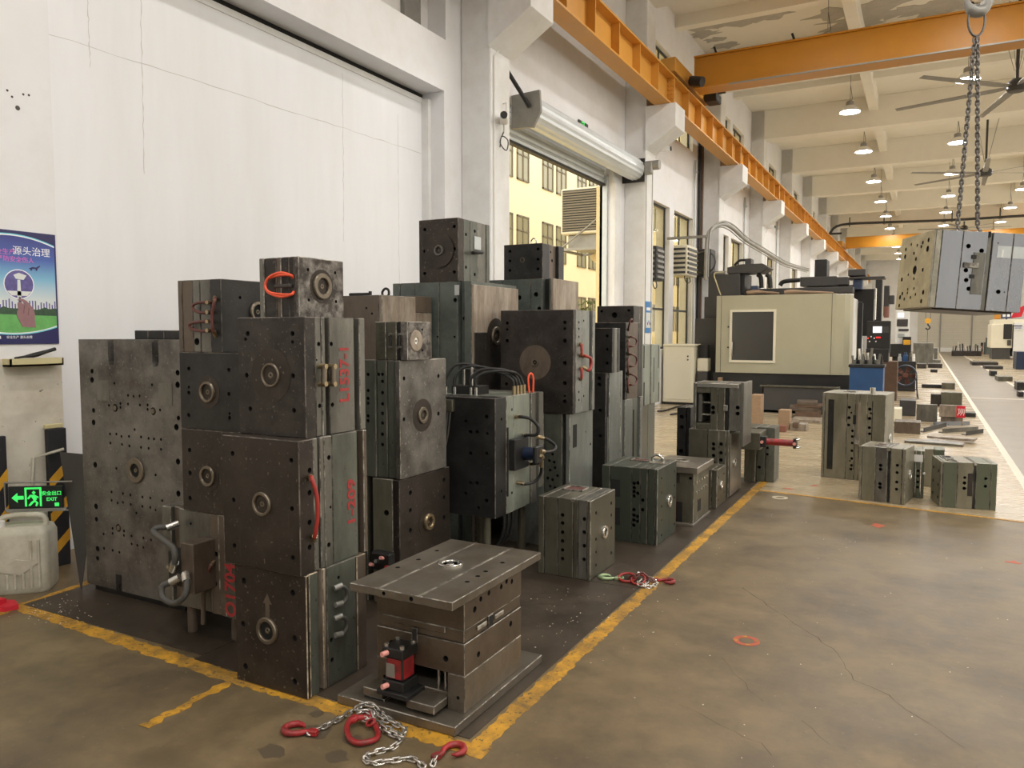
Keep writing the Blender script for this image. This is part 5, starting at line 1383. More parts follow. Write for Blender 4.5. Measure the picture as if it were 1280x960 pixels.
# ---- dark disc mould and the plates below it
X, Y = -2.27, 5.20
m = Mold('large dark mould with a round disc on its face and red side hoses', X - .61, X, Y, Y + .42, 1.02, 1.79, 'y', cy(X, 455, 720, 727.5, 737, 740.5), ['steel_dark', 'steel_pale_lit', 'steel_pale_lit', 'steel_black', 'steel_pale_lit'], [0, .002, .002, .02, 0],
         fpx([(706, 403, 2), (706, 411, 1.5), (706, 426, 2.2), (706, 454, 2.2), (706, 479, 2.2), (706, 495, 1.3), (706, 502, 2.2), (634, 404, 1.8), (634, 412, 1.4), (634, 426, 2), (633, 480, 1.8)], Y), spx([(724, 403, 1.3), (724, 411, 1.3), (724, 421, 1.3), (730, 401, 1.3), (724, 490, 1.3), (724, 500, 1.3), (730, 495, 1.2)], X), edges=[None, 'edge_wear', None, None, 'edge_wear'])
q = m.L(WY(669, 453, Y)); m.part(MB().lathe(q, (0, -1, 0), [(.13, -.001), (.13, .004), (.032, .004), (.026, -.0005), (0, -.0005)], 30), 'centre_disc', 'steel_brown')
m.ring(WY(669, 453, Y) + Vector((0, -.004, 0)), '-y', .030, .018, .008)
m.hose([on('+x', 729, 445, X, 0), on('+x', 732, 445, X, .03), on('+x', 738, 448, X, .04), on('+x', 739, 456, X, .04), on('+x', 736, 463, X, .04), on('+x', 729, 459, X, .0)], .012, 'hose_red', fm='brass')
for (a, b) in ((430, 445), (460, 474)): m.hose([on('+x', 726, a, X, 0), on('+x', 727, a + 2, X, .02), on('+x', 727, b - 2, X, .02), on('+x', 726, b, X, 0)], .010, 'hose_red')
m = Mold('green grey mould full of slots standing under the large dark disc mould', X - .60, X - .03, Y + .01, Y + .46, 0.003, 1.02, 'x', cx(Y, 570, 679, 702, 706), ['steel_pale_lit', 'steel_green', 'steel_black', 'steel_pale_lit'], [0, 0, .03, 0],
         fpx([(687, 553), (692, 556), (684, 566), (690, 568), (686, 576), (692, 578), (687, 588), (693, 585), (684, 598), (690, 600), (696, 595), (687, 608), (693, 610), (684, 616)], Y, 1.5), spx([(720, 535, 2), (738, 555, 1.5), (732, 540, 1)], X - .03))
for (a, b, c_, d) in ((716, 721, 530, 560),):
    q0, q1 = m.L(WX(a, d, X - .03)), m.L(WX(b, c_, X - .03)); m.part(MB().box(q0.x - .002, q0.x + .0015, q0.y, q1.y, q0.z, q1.z), 'slot', 'gap_shade')

# ---- hydraulic mould on legs
X, Y = -2.42, 4.30
z0, z1 = .415, 1.20
m = Mold('grey green mould raised on legs with black hydraulic hoses and a red loop on top', X - .50, X, Y, Y + .60, z0, z1, 'y', cy(X, 570, 633, 642, 659, 664), ['steel_black', 'steel_green_lit', 'steel_green_lit', 'steel_green_lit', 'steel_grey'], [0, 0, .003, .01, .0],
         fpx([(582, 527), (608, 521), (588, 540), (596, 540), (609, 542, 1.6), (588, 567), (608, 567), (588, 604), (596, 604), (582, 617), (608, 626), (598, 635, 1.8)], Y, 2.2), spx([(627, 524), (640, 512), (627, 614), (640, 616)], X, 1.6), edges=['edge_dark', 'edge_wear', 'edge_wear', 'edge_wear', 'edge_wear'])
m.part(MB().box(-.22, .27, .30, .37, .10, .785, .004), 'clamp_plate', 'steel_grey')
m.part(MB().box(.252, .258, -.15, -.135, .12, .58), 'slot', 'gap_shade')
for (x_, y_) in ((X - .10, Y + .06), (X - .42, Y + .06), (X - .08, Y + .52), (X - .42, Y + .52)):
    m.part(MB().cyl((x_ - m.o.x, y_ - m.o.y, .003 - z0), (x_ - m.o.x, y_ - m.o.y, 0), .028, n=14), 'support_leg', 'steel_olive')
c0 = m.L(on('+x', 648, 566, X, 0))
cyl_ = m.part(MB().box(c0.x, c0.x + .05, c0.y - .14, c0.y + .06, c0.z - .10, c0.z + .11, .006), 'cylinder_mount', 'black_metal')
m.part(MB().cyl((c0.x + .05, c0.y, c0.z), (c0.x + .135, c0.y, c0.z), .045, n=16), 'cylinder_barrel', 'blue_dark', cyl_)
m.part(MB().box(c0.x + .135, c0.x + .165, c0.y - .06, c0.y + .06, c0.z - .06, c0.z + .06, .008), 'cylinder_head', 'black_metal', cyl_)
def hh(*pts): return m.hose([on('+x', a, b, X, o) for a, b, o in pts], .011, 'rubber_black', 'hydraulic_hose', fm='brass', fl=.05)
hh((645, 521, 0), (652, 521, .06), (664, 524, .12), (673, 534, .16), (671, 543, .15), (660, 544, .08), (655, 544, .0))
hh((672, 546, .06), (684, 549, .10), (694, 557, .13), (692, 563, .15), (682, 565, .17), (676, 564, .17))
hh((657, 579, 0), (664, 580, .05), (674, 578, .12), (679, 573, .16), (676, 569, .17))
hh((647, 603, 0), (656, 605, .05), (668, 602, .09), (676, 592, .13), (677, 576, .16))
zt = z1 - z0
m.part(MB().box(-.20, .02, -.12, .02, zt, zt + .06, .004).box(-.14, -.06, -.06, .0, zt + .06, zt + .17, .004), 'top_cylinder', 'black_metal')
for dx in (-.13, -.07): m.part(MB().cyl((dx, -.06, zt + .05), (dx, -.06, zt + .19), .010, n=8), 'tie_rod', 'chrome')
for k, xs in enumerate((-.24, -.17, -.04, .0)):
    ye = .02 + .05 * k
    o = MB().tube([(xs, -.12, zt + .03), (xs, -.12, zt + .11), (xs + .06, -.08, zt + .20 - .015 * k), (xs + .2, -.02, zt + .19 - .01 * k), (.19, ye - .02, zt + .12), (.215, ye, zt + .05)], .010, 8).build('hydraulic_hose', 'rubber_black', m.e)
    MB().cyl((.215, ye, zt - .005), (.215, ye, zt + .06), .013, n=8).build('hose_fitting', 'brass', o)
    MB().cyl((xs, -.12, zt), (xs, -.12, zt + .05), .012, n=8).build('hose_fitting', 'chrome', o)
m.part(MB().tube([(.22, .24, zt - .002), (.215, .235, zt + .10), (.225, .255, zt + .135), (.235, .275, zt + .10), (.23, .28, zt - .002)], .007, 7), 'lifting_loop', 'hose_orange')
m.part(MB().box(-.15, -.06, -.325, -.28, zt - .10, zt - .02, .004), 'sensor_box', 'steel_olive')
for dx in (0, .02): m.part(MB().tube([(-.10 + dx, -.31, zt - .05), (-.12 + dx, -.32, zt - .25), (-.17 + dx, -.32, zt - .42), (-.20 + dx, -.32, zt - .52)], .007, 6), 'sensor_cable', 'rubber_grey')
q = Vector((-.21, -.315, zt - .55)); m.part(MB().lathe(q, (0, -1, 0), [(.045, -.01), (.05, .005), (.03, .012), (.012, .012), (.0, .014)], 18), 'pulley', 'steel_bright')
for k in range(3): m.part(MB().tube([(.2, -.1 + .06 * k, 0), (.2, -.1 + .06 * k, -.12), (.12, -.08 + .05 * k, -.26), (-.05 - .05 * k, -.1, -.36), (-.2, -.12, -.385)], .010, 7), 'hydraulic_hose', 'rubber_black')

# ---- slotted plates stack at the far end of the dark molds
Y = 6.45
X = WY(757, 520, Y).x; yb = WX(778, 520, X).y
zk = WY(757, 466, Y).z
m = Mold('dark mould with a wide grey slotted side standing upright next to the disc mould', X - .28, X, Y, yb, .003, zk, 'y', [Y + .05, Y + .09, Y + .30, yb - .05], ['steel_black', 'steel_pale_lit', 'steel_pale_lit', 'steel_pale_lit', 'steel_pale_lit'], [0, .01, 0, .002, 0], fpx([(749, 473, 2), (749, 481, 2), (750, 513, 1.8), (750, 545, 2)], Y))
q0 = m.L(WX(760, 518, X)); m.part(MB().box(q0.x - .004, q0.x + .0015, q0.y - .012, q0.y + .012, m.z1 - .40 - m.z0, m.z1 - .05 - m.z0), 'slot', 'gap_shade')
X2 = WY(765.5, 440, Y).x; yb2 = WX(775, 440, X2).y
m = Mold('small dark half mould perched on the upright slotted mould', X2 - .28, X2, Y, yb2, zk, WY(765.5, 410, Y).z, 'y', [Y + .06, yb2 - .06], ['steel_black', 'steel_grey', 'steel_black'], [0, .004, .0], fpx([(759, 420), (759, 437), (759, 454)], Y, 1.7))
Y = 7.08
X = WY(781, 550, Y).x; yb = WX(803, 550, X).y; zk = WY(781, 500, Y).z
m = Mold('grey green slotted mould carrying the mould with looped maroon hoses', X - .34, X, Y, yb, .003, zk, 'y', cy(X, 550, 786, 791, 797, 800), ['steel_pale_lit', 'steel_pale_lit', 'steel_green', 'steel_black', 'steel_pale_lit'], [0, .004, .004, .03, 0])
q0 = m.L(WX(792, 550, X)); m.part(MB().box(q0.x - .004, q0.x - .001, q0.y - .012, q0.y + .012, zk - .60, zk - .12), 'slot', 'gap_shade')
yb = WX(800, 450, X).y
m = Mold('dark framed mould with looped maroon hoses down its side', X - .34, X, Y, yb, zk, WY(781, 403, Y).z, 'y', cy(X, 450, 784.5, 798), ['steel_black', 'steel_brown', 'steel_black'], [0, .004, 0])
for (a, b) in ((421, 433), (443, 458), (468, 481)):
    m.hose([on('+x', 787, a, X, 0), on('+x', 789, a, X, .05), on('+x', 794, a + 2, X, .06), on('+x', 796, (a + b) / 2, X, .06), on('+x', 794, b - 1, X, .06), on('+x', 789, b, X, .05), on('+x', 787, b, X, 0)], .009, 'hose_maroon')
    m.hose([on('+x', 785.5, a + 5, X, 0), on('+x', 785, a + 8, X, .03), on('+x', 785, b + 5, X, .03), on('+x', 786, b + 9, X, 0)], .009, 'hose_maroon')
m.hose([on('+x', 785.5, 413, X, 0), on('+x', 786, 408, X, .03), on('+x', 788, 401, X, .06), on('+x', 790, 399, X, .06), on('+x', 790, 403, X, .05)], .009, 'hose_maroon', fit=False)
Y = 7.72
X = WY(792, 420, Y).x
m = Mold('dark brown mould whose bare top rises behind the mould with maroon hoses', X - .41, X, Y, Y + .30, .003, WY(792, 382, Y).z, 'y', [Y + .18, Y + .22], ['steel_dark', 'steel_brown', 'steel_black'], [0, 0, 0], fpx([(752, 389), (786, 388), (768, 394, 3)], Y, 1.5))
Y = 8.25
X = WY(802, 470, Y).x; yb = WX(825, 470, X).y; zk = WY(802, 508, Y).z
m = Mold('olive slotted mould at the foot of the pale grey one closest to the cream cabinet', X - .30, X - .02, Y, yb - .12, .003, zk, 'y', [Y + .1, Y + .3], ['steel_green', 'steel_olive', 'steel_green'])
m = Mold('pale grey slotted mould on the olive one closest to the cream cabinet', X - .30, X, Y, yb, zk, WY(802, 431, Y).z, 'y', [Y + .06, Y + .30, Y + .34], ['steel_green_lit', 'steel_green_lit', 'steel_green_lit', 'steel_green_lit'], [0, .003, .01, 0])
for (xx, ya, yb_) in ((805, 432, 460), (817, 447, 490), (823, 432, 460), (805, 478, 507), (823, 478, 502)):
    q0, q1 = m.L(WX(xx, yb_, X)), m.L(WX(xx, ya, X)); m.part(MB().box(q0.x - .012, q0.x + .0015, q0.y - .010, q0.y + .010, q0.z, q1.z), 'slot', 'gap_shade')

# ---- row of moulds along the yellow line
def top_pocket(m, x0, x1, y0, y1, red=True):
    z = m.z1 - m.z0
    f = MB()
    for (a, b, c, d) in ((x0, x1, y0, y0 + .012), (x0, x1, y1 - .012, y1), (x0, x0 + .012, y0, y1), (x1 - .012, x1, y0, y1)): f.box(a, b, c, d, z - .002, z + .008, .002)
    p = m.part(f, 'pocket_rim', 'edge_wear')
    m.part(MB().box(x0 + .012, x1 - .012, y0 + .012, y1 - .012, z - .001, z + .002), 'pocket_floor', 'hose_maroon' if red else 'bore', p)
X, Y = -1.88, 4.60
m = Mold('olive grey mould with a red top pocket standing behind the tangled chain on the floor', X - .38, X, Y, Y + .45, .003, .53, 'x', cx(Y, 680, 680, 697, 716, 722, 733.5), ['steel_olive', 'steel_olive', 'steel_olive', 'steel_olive', 'steel_grey', 'steel_olive'], [0, .004, .002, .003, .002, 0],
         fpx([(703, 644), (703, 654), (703, 665.5), (703, 676.5), (703, 687.5), (703, 698.5), (731, 649), (731, 665.5), (731, 682.5), (731, 699.5)], Y, 2.0), spx([(745, 641), (764, 629), (745, 674), (764, 644), (745, 690, 1.5), (764, 660), (745, 706.5), (764, 691)], X, 1.8), edges=['edge_dark'] * 5 + ['edge_wear'])
m.ring(WX(755, 665, X), '+x', .045, .026, .016, 'chrome')
top_pocket(m, -.13, .02, .03, .17)
q = m.L(WY(716, 627, Y)); m.part(MB().box(q.x - .012, q.x + .012, q.y - .004, q.y + .03, m.z1 - m.z0 - .02, m.z1 - m.z0 + .004), 'parting_strip', 'chrome')
X, Y = -1.75, 5.61
m = Mold('dark green mould with paired rows of holes and a lifting eye, behind the yellow line', X - .45, X, Y, Y + .50, .003, .59, 'x', cx(Y, 640, 762, 789, 800, 809, 818), ['steel_forest'] * 6, [0, .006, .003, .0, .004, 0],
         fpx([(790.5, 604), (799, 604), (790.5, 609.5), (799, 611), (790.5, 614.5), (799, 617), (790.5, 620), (801, 625), (790.5, 637), (801, 637), (790.5, 644), (799, 646), (790.5, 650), (799, 652), (790.5, 656.5), (799, 658)], Y, 1.9), spx([(827, 598), (843, 589, 1.3), (827, 633), (827, 616, 1.3), (827, 650, 1.3), (827, 669), (843, 655), (843, 607, 1.3), (843, 622, 1.3)], X, 1.5), edges=['edge_dark'] * 5 + ['edge_wear'])
m.ring(WX(836, 626, X), '+x', .050, .028, .016, 'chrome')
for (a, b) in ((600, 620), (635, 655)):
    q0, q1 = m.L(WY(764, b, Y)), m.L(WY(775, a, Y)); m.part(MB().box(q0.x, q1.x, q0.y + .001, q0.y + .006, q0.z, q1.z), 'window_slot', 'gap_shade')
top_pocket(m, -.10, .04, .04, .16)
zt = m.z1 - m.z0
m.part(MB().tube([(.10, .02, zt), (.10, .0, zt + .05), (.14, .0, zt + .07), (.18, .0, zt + .05), (.18, .02, zt)], .012, 8).cyl((.08, .01, zt), (.20, .01, zt), .02, n=10), 'lifting_eye', 'chrome')
X, Y = -1.67, 6.35
m = Mold('grey press like mould with a red cylinder inside, on a wide base plate', X - .33, X, Y, Y + .51, .025, .445, 'y', [Y + .12], ['steel_olive', 'steel_olive'], None, fpx([(863, 598, 1.8)], Y))
m.part(MB().box(-.20, .175, -.30, .29, -.022, .0, .003), 'base_plate', 'steel_bright')
m.part(MB().box(-.21, .20, -.28, .285, .42, .475, .004), 'top_plate', 'steel_bright')
m.ring(Vector((m.o.x - .02, m.o.y + .02, .50)), '+z', .07, .045, .010, 'steel_bright')
m.part(MB().box(-.02, .05, -.262, -.256, .33, .41, .003), 'side_lock', 'steel_dark')
m.part(MB().box(-.09, .07, -.262, -.2545, .0, .17), 'opening', 'gap_shade')
m.part(MB().cyl((.0, -.275, .03), (.0, -.275, .17), .022, n=12), 'cylinder', 'red_paint')
for k in range(5):
    for (zz, dz) in ((.335, 1), (.25, 1)):
        yy = -.18 + .085 * k
        m.part(MB().cyl((.163, yy, zz), (.172, yy, zz), .013, n=10), 'bolt_head', 'chrome')
m.part(MB().box(.163, .167, -.12, -.02, .07, .17), 'opening', 'gap_shade')
X, Y = -1.65, 7.09
m = Mold('small squat olive mould with a bright bushing, beside the press like mould', X - .26, X, Y, Y + .36, .003, .36, 'x', [X - .05], ['steel_olive', 'steel_olive'], None, (), spx([(898, 597), (905, 592), (898, 625), (905, 615)], X, 1.2))
m.ring(WX(901, 606, X), '+x', .04, .022, .014, 'chrome')

# ---- stack with the red hydraulic cylinder
X, Y = -1.66, 7.60
zk = .665
m = Mold('olive grey mould with a shiny right face under the ejector mould, beside the squat one', X - .40, X, Y, Y + .53, .003, zk, 'x', cx(Y, 580, 884, 898, 907), ['steel_olive', 'steel_olive', 'steel_olive', 'steel_olive'], [.01, .0, .0, 0], fpx([(892, 555), (901, 555), (892, 561), (901, 566), (892, 569.5), (901, 575), (892, 578)], Y, 1.8), spx([(916, 560, 1.3), (922, 545, 1.3), (916, 600, 1.3), (922, 590, 1.3)], X))
m.part(MB().box(.199, .215, -.25, .25, .01, zk - .03, .004), 'clamp_plate', 'steel_bright')
m.ring(WX(917.5, 578, X + .015), '+x', .045, .026, .014, 'chrome')
XU = WY(928, 510, Y).x
zu = WY(928, 480, Y).z
m = Mold('ejector mould with open slots and a silver top bar, on top of another mould', WY(866.5, 510, Y).x, XU, Y, Y + .40, zk, zu, 'x', cx(Y, 510, 870, 888, 897, 906, 911), ['steel_grey', None, 'steel_olive', 'steel_olive', 'steel_black', 'steel_grey'], [0, 0, .004, .002, .02, .003], fpx([(890, 509.5, 2), (890, 515.5, 2), (922, 509.5, 2), (922, 517, 2)], Y))
xa, xb = m.b[1], m.b[2]
H = zu - zk
for (a, b) in ((0.0, .06), (H - .10, H)): m.part(MB().box(xa, xb, -.19, .19, a, b, .003), 'ejector_rail', 'steel_olive')
m.part(MB().box(xa, xb, .10, .19, .06, H - .10), 'back_plate', 'steel_black')
m.part(MB().box(xa + .012, xa + .05, -.16, .10, .07, H - .11, .002), 'ejector_plate', 'steel_grey')
for zz in (.14, .26): m.part(MB().cyl((xa + .05, -.10, zz), (xb, -.10, zz), .012, n=8), 'return_pin', 'chrome')
m.part(MB().box(-.21, .20, -.205, -.195, H - .045, H - .005, .003), 'top_bar', 'chrome')
m.part(MB().box(m.x1 - m.o.x - .02, m.x1 - m.o.x + .012, -.20, .20, -.15, H + .012, .003), 'clamp_plate', 'steel_grey')
q = m.L(WY(907, 510, Y)); m.part(MB().box(q.x - .02, q.x + .02, q.y - .012, q.y, q.z - .03, q.z + .03, .003), 'side_lock', 'chrome')
Y0_ = 7.85
m = Mold('dark half mould with a notched edge hidden behind the olive stack', WY(846, 540, Y0_).x, WY(862, 540, Y0_).x - .0, Y0_, Y0_ + .35, .003, WY(850, 509, Y0_).z, 'x', [WY(857, 540, Y0_).x], ['steel_black', 'steel_black'], [0, .03], fpx([(852, 521), (852, 534), (851.5, 564)], Y0_, 2.2))
Y = 8.62
xa, xb = WY(946, 560, Y).x, WY(968, 560, Y).x
m = Mold('green grey mould with a red hydraulic cylinder sticking out to the right', xa - .12, xb, Y, Y + .32, .003, WY(950, 534, Y).z, 'x', [xa, xa + .09], ['steel_olive', 'steel_green', 'steel_green'], [-.06, .0, .01], fpx([(949, 562), (949, 584), (959, 568, 1.3), (959, 560, 1.3)], Y, 1.6))
zc = WY(960, 552, 8.25).z - .003
xq, xe = WY(940, 552, 8.25).x - m.o.x, WY(996, 552, 8.25).x - m.o.x
yq = 8.25 - m.o.y
m.part(MB().box(xq - .10, xq + .09, yq - .06, Y - m.o.y - .05, zc - .09, zc + .09, .004), 'cylinder_block', 'steel_olive')
cyl_ = m.part(MB().cyl((xq + .13, yq, zc), (xe - .03, yq, zc), .035, n=14), 'cylinder_barrel', 'red_paint')
for dx in (.09, .12): m.part(MB().box(xq + dx, xq + dx + .03, yq - .055, yq + .055, zc - .055, zc + .055, .004), 'cylinder_flange', 'black_metal', cyl_)
m.part(MB().box(xe - .03, xe, yq - .05, yq + .05, zc - .05, zc + .05, .004), 'cylinder_head', 'black_metal', cyl_)
m.part(MB().cyl((xe - .015, yq - .05, zc), (xe - .015, yq - .07, zc), .016, n=10), 'port_cap', 'pink_cap', cyl_)
m.part(MB().cyl((xq + .11, yq - .05, zc), (xq + .11, yq - .075, zc), .016, n=10), 'port_cap', 'pink_cap', cyl_)
for sx in (-.04, .04):
    for sz in (-.04, .04): m.part(MB().cyl((xe, yq + sx, zc + sz), (xe + .03, yq + sx, zc + sz), .008, n=6), 'tie_bolt', 'chrome', cyl_)

# ---- moulds standing on the pale floor to the right
def rotmold(label, px, pyb, w_, d_, h_, deg, fr, mats, holes=(), pocket=True, **k):
    """near right corner of the front face at pixel (px,pyb); local box centred on x, front at y=0"""
    c = G(px, pyb); a = math.radians(deg)
    o = c - Vector((math.cos(a), math.sin(a), 0)) * (w_ / 2)
    b = [w_ * (f - .5) for f in fr]
    m = Mold(label, -w_ / 2, w_ / 2, 0, d_, 0, h_, 'x', b, mats, fh=[((u - .5) * w_, v * h_, r) for u, v, r in holes], world=False, rz=a, **k)
    m.e.location = (o.x, o.y, 0.0)
    return m
m = rotmold('tall olive grey mould with columns of holes standing on the pale floor', 1104, 604, .645, .55, .955, -7, [.04, .40, .53, .60, .72, .80], ['steel_sage', 'steel_sage', 'steel_sage', 'steel_sage', 'steel_sage', 'steel_sage', 'steel_sage'],
            [(.43, .84, .017), (.47, .78, .010), (.43, .72, .017), (.42, .635, .016), (.50, .57, .015), (.50, .505, .015), (.50, .43, .015), (.50, .34, .015), (.50, .25, .015), (.47, .22, .01), (.50, .17, .015), (.49, .125, .015), (.74, .83, .018), (.785, .785, .010), (.75, .725, .018), (.76, .62, .016), (.78, .55, .016)], insets=[0, .004, .002, .006, .002, .004, 0])
m.part(MB().box(-.26, -.20, -.0015, .01, .10, .88), 'slot', 'steel_black'); m.part(MB().box(.19, .24, .0025, .014, .28, .88), 'slot', 'steel_black')
m.part(MB().box(.05, .075, -.004, .004, .38, .86), 'parting_bar', 'steel_tan'); m.part(MB().box(.0, .03, .0, .008, .62, .72), 'opening', 'gap_shade')
m.part(MB().box(.02, .07, -.014, .0, .40, .48, .003), 'side_lock', 'edge_wear')
top_pocket(m, -.15, -.02, .20, .34, False)
m.part(MB().cyl((.17, .12, .955), (.17, .12, 1.02), .028, n=12), 'lifting_plug', 'chrome')
m.ring(Vector((.3225, .3, .45)), '+x', .06, .03, .015, 'chrome')
m = rotmold('olive mould with a red top pocket on the yellow edge of the pale floor', 1130, 631.5, .405, .40, .53, -10, [.05, .36, .62, .68, .93], ['steel_sage', 'steel_sage', 'steel_grey', 'steel_black', 'steel_sage', 'steel_sage'],
            [(.47, .67, .016), (.47, .60, .016), (.47, .335, .016), (.47, .27, .016), (.83, .70, .014), (.83, .57, .014), (.83, .40, .014), (.83, .27, .014)], insets=[0, .003, .002, .02, .003, 0], edges=['edge_wear'] * 6)
top_pocket(m, -.09, .02, .10, .22)
m.part(MB().box(.04, .07, -.004, .02, .50, .534), 'parting_strip', 'chrome')
m.ring(Vector((.2025, .2, .26)), '+x', .05, .03, .014, 'chrome')
c = G(1174, 634); a = math.radians(10)
m = Mold('dark green mould with two black top pockets at the end of the yellow edge', 0, .46, 0, .40, 0, .43, 'x', [.02, .14, .27, .29, .41], ['steel_sage', 'steel_moss', 'steel_sage', 'steel_black', 'steel_moss', 'steel_moss'], [0, .002, .002, .012, .002, 0], fh=[(.20, .24, .015), (.20, .29, .013), (.20, .19, .015), (.37, .29, .014), (.37, .22, .014)], world=False, rz=a, edges=['edge_wear'] * 6)
m.e.location = (c.x, c.y, 0)
m.part(MB().box(.225, .265, -.001, .01, .12, .33), 'slide_plate', 'steel_dark')
m.part(MB().box(.27, .295, -.004, .02, .405, .434), 'parting_strip', 'chrome')
top_pocket(m, .06, .14, .05, .15, False); top_pocket(m, .05, .15, .22, .34, False)
for (yy, zz) in ((.08, .33), (.08, .2), (.08, .08), (.3, .33), (.3, .2), (.3, .08)): m.part(MB().cyl((.002, yy, zz), (-.004, yy, zz), .014, n=10), 'bolt_head', 'bore')
c = G(1139, 622)
m = Mold('narrow dark green mould with a white tag, set back between two others', 0, .105, 0, .30, 0, .47, 'x', [.03, .075], ['steel_moss', 'steel_moss', 'steel_moss'], fh=[(.052, .27, .014), (.052, .22, .014), (.052, .16, .014), (.052, .11, .014)], world=False)
m.e.location = (c.x, c.y, 0)
m.part(MB().box(.01, .09, -.003, .001, .36, .43), 'paper_tag', 'white_plastic')
for xx in (.0, .105): m.part(MB().cyl((xx, -.002, .25), (xx, -.02, .25), .012, n=8), 'port_cap', 'white_plastic')
m2 = Mold('plain dark mould block behind the white tagged mould', 0, .20, 0, .25, 0, .40, 'x', [.1], ['steel_sage', 'steel_moss'], world=False)
c = G(1155, 609); m2.e.location = (c.x - .02, c.y + .06, 0)

# ---- hanging mould
kc = CAM + ray(1161, 384) * 6.0
W_, D_, H_ = .675, .62, .60
hm = Mold('bright steel mould hanging from the chain sling in the air', 0, W_, 0, D_, 0, H_, 'x', [.045, .20, .385, .42, .57], ['steel_ground', 'steel_silver', 'steel_silver', 'steel_grey', 'steel_silver', 'steel_silver'], [0, .0, .0, .012, .0, .0],
          fh=[(.215 + .03, .485, .018), (.345, .455, .018), (.245, .30, .017), (.255, .225, .017), (.28, .16, .017), (.335, .215, .016), (.50, .15, .017), (.545, .15, .006), (.46, .52, .005)], world=False, rot=(0, math.radians(3.8), math.radians(23)), edges=['edge_wear'] * 6, c=.003)
hm.e.location = tuple(kc)
hm.part(MB().box(.29, .375, -.006, .002, .12, .44, .002), 'slide_plate', 'steel_grey')
hm.part(MB().box(.22, .33, -.014, .002, .32, .36, .003), 'lock_bar', 'edge_wear')
for zz in (.24, .39): hm.part(MB().box(.275, .31, -.010, .002, zz, zz + .03, .002), 'clip', 'black_metal')
hm.part(MB().box(.385, .40, -.004, .03, .56, .604), 'parting_strip', 'gap_shade')
hm.part(MB().box(.46, .56, -.002, .001, .41, .50), 'paper_label', 'galvanised'); hm.part(MB().box(.575, .66, -.002, .001, .41, .50), 'paper_label', 'galvanised')
hm.part(MB().box(.49, .505, -.004, .001, .41, .47), 'paper_label', 'white_plastic')
hols = [(.10, .53, .018), (.10, .46, .024), (.30, .51, .013), (.20, .52, .016), (.42, .53, .013), (.22, .49, .014), (.35, .45, .014), (.52, .50, .016), (.52, .44, .02), (.30, .40, .016), (.30, .31, .036), (.15, .30, .016), (.42, .28, .012), (.54, .25, .018), (.10, .12, .02), (.12, .05, .018), (.24, .11, .012), (.33, .09, .014), (.40, .13, .012), (.45, .08, .014), (.50, .13, .016), (.54, .10, .02), (.54, .03, .016), (.30, .24, .012), (.28, .16, .012), (.4, .16, .012)]
dp = MB().box(-.012, .001, .002, D_ - .002, .002, H_ - .002, .003, holes={'-x': [(u, v, r) for u, v, r in hols]}, hd=.010, hm=1)
hm.part(dp, 'drilled_plate', ['steel_ground', 'bore'])
hm.part(MB().box(.04, W_ - .04, .04, D_ - .04, -.012, .002, .003), 'bottom_rail', 'steel_dark')
for E_ in (E1, E2):
    # eye bolts under the sling hooks
    hm.e.rotation_mode = 'XYZ'
    R3 = Matrix.Rotation(math.radians(23), 3, 'Z') @ Matrix.Rotation(math.radians(3.8), 3, 'Y')
    q = R3.inverted() @ (Vector(E_) - kc)
    hm.part(MB().tube([(q.x - .022, q.y, H_ - .004), (q.x - .024, q.y, H_ + .02), (q.x, q.y, H_ + .042), (q.x + .024, q.y, H_ + .02), (q.x + .022, q.y, H_ - .004)], .008, 8), 'eye_bolt', 'chain_steel')

# ---- table like mould in the foreground
T = thing('injection_mold', 'bright steel mould with an overhanging ringed top plate and a red hydraulic cylinder', 'mould', (-1.86, 2.93, 0.003))
def tb(name, x0, x1, y0, y1, z0, z1, mt, par=None, c=.003, holes=None, ce='edge_wear'):
    return MB().box(x0 + 1.86, x1 + 1.86, y0 - 2.93, y1 - 2.93, z0, z1, c, 0, 1, holes, .03, 2).build(name, [mt, ce, 'bore'], par or T)
mat('steel_satin', (126, 119, 108), 0.32, 0.6, var=0.16, scale=4, rgb2=(88, 76, 60), mix2=0.75, scale2=3.5, bump=.03, scr=((176, 168, 154), .5))
mat('steel_warm', (100, 88, 75), 0.36, 0.5, var=0.2, scale=5, rgb2=(66, 54, 42), mix2=0.75, scale2=3.5, bump=.03, scr=((150, 138, 122), .45))
tb('base_plate', -2.22, -1.612, 2.53, 3.33, 0, .04, 'steel_satin')
hs = [(p.x + 1.86, p.y - 2.93, .012) for p in (G(497, 710, .55), G(523, 700, .55), G(546, 689, .55), G(584, 728, .55), G(597, 721, .55), G(607, 715, .55), G(628, 704, .55))]
tp = tb('top_plate', -2.14, -1.62, 2.53, 3.33, .514, .55, 'steel_satin', holes={'+z': hs, '-y': [(-.10, .532, .009), (.04, .532, .010)]})
for xx in (-1.985, -1.78): MB().box(xx + 1.86 - .006, xx + 1.86 + .006, -.398, .398, .5498, .5512).build('scribed_line', 'edge_wear', tp)
rc = G(563, 706, .55)
MB().lathe((rc.x + 1.86, rc.y - 2.93, .549), (0, 0, 1), [(.058, 0), (.058, .008), (.054, .010), (.040, .010), (.036, .004), (.036, .001), (.018, .001), (.016, .005), (0, .005)], 26).build('locating_ring', 'chrome', T)
sy = [(-.1, 0.455, .014)]
tb('cavity_plate', -2.09, -1.637, 2.647, 3.155, .39, .514, 'steel_warm', holes={'+x': [(y, z, r) for y, z, r in ((-.20, .455, .014), (-.15, .485, .012), (-.08, .49, .012), (.03, .485, .012), (.08, .495, .012), (.13, .48, .012))]})
tb('parting_plate', -2.085, -1.642, 2.652, 3.15, .335, .388, 'steel_warm')
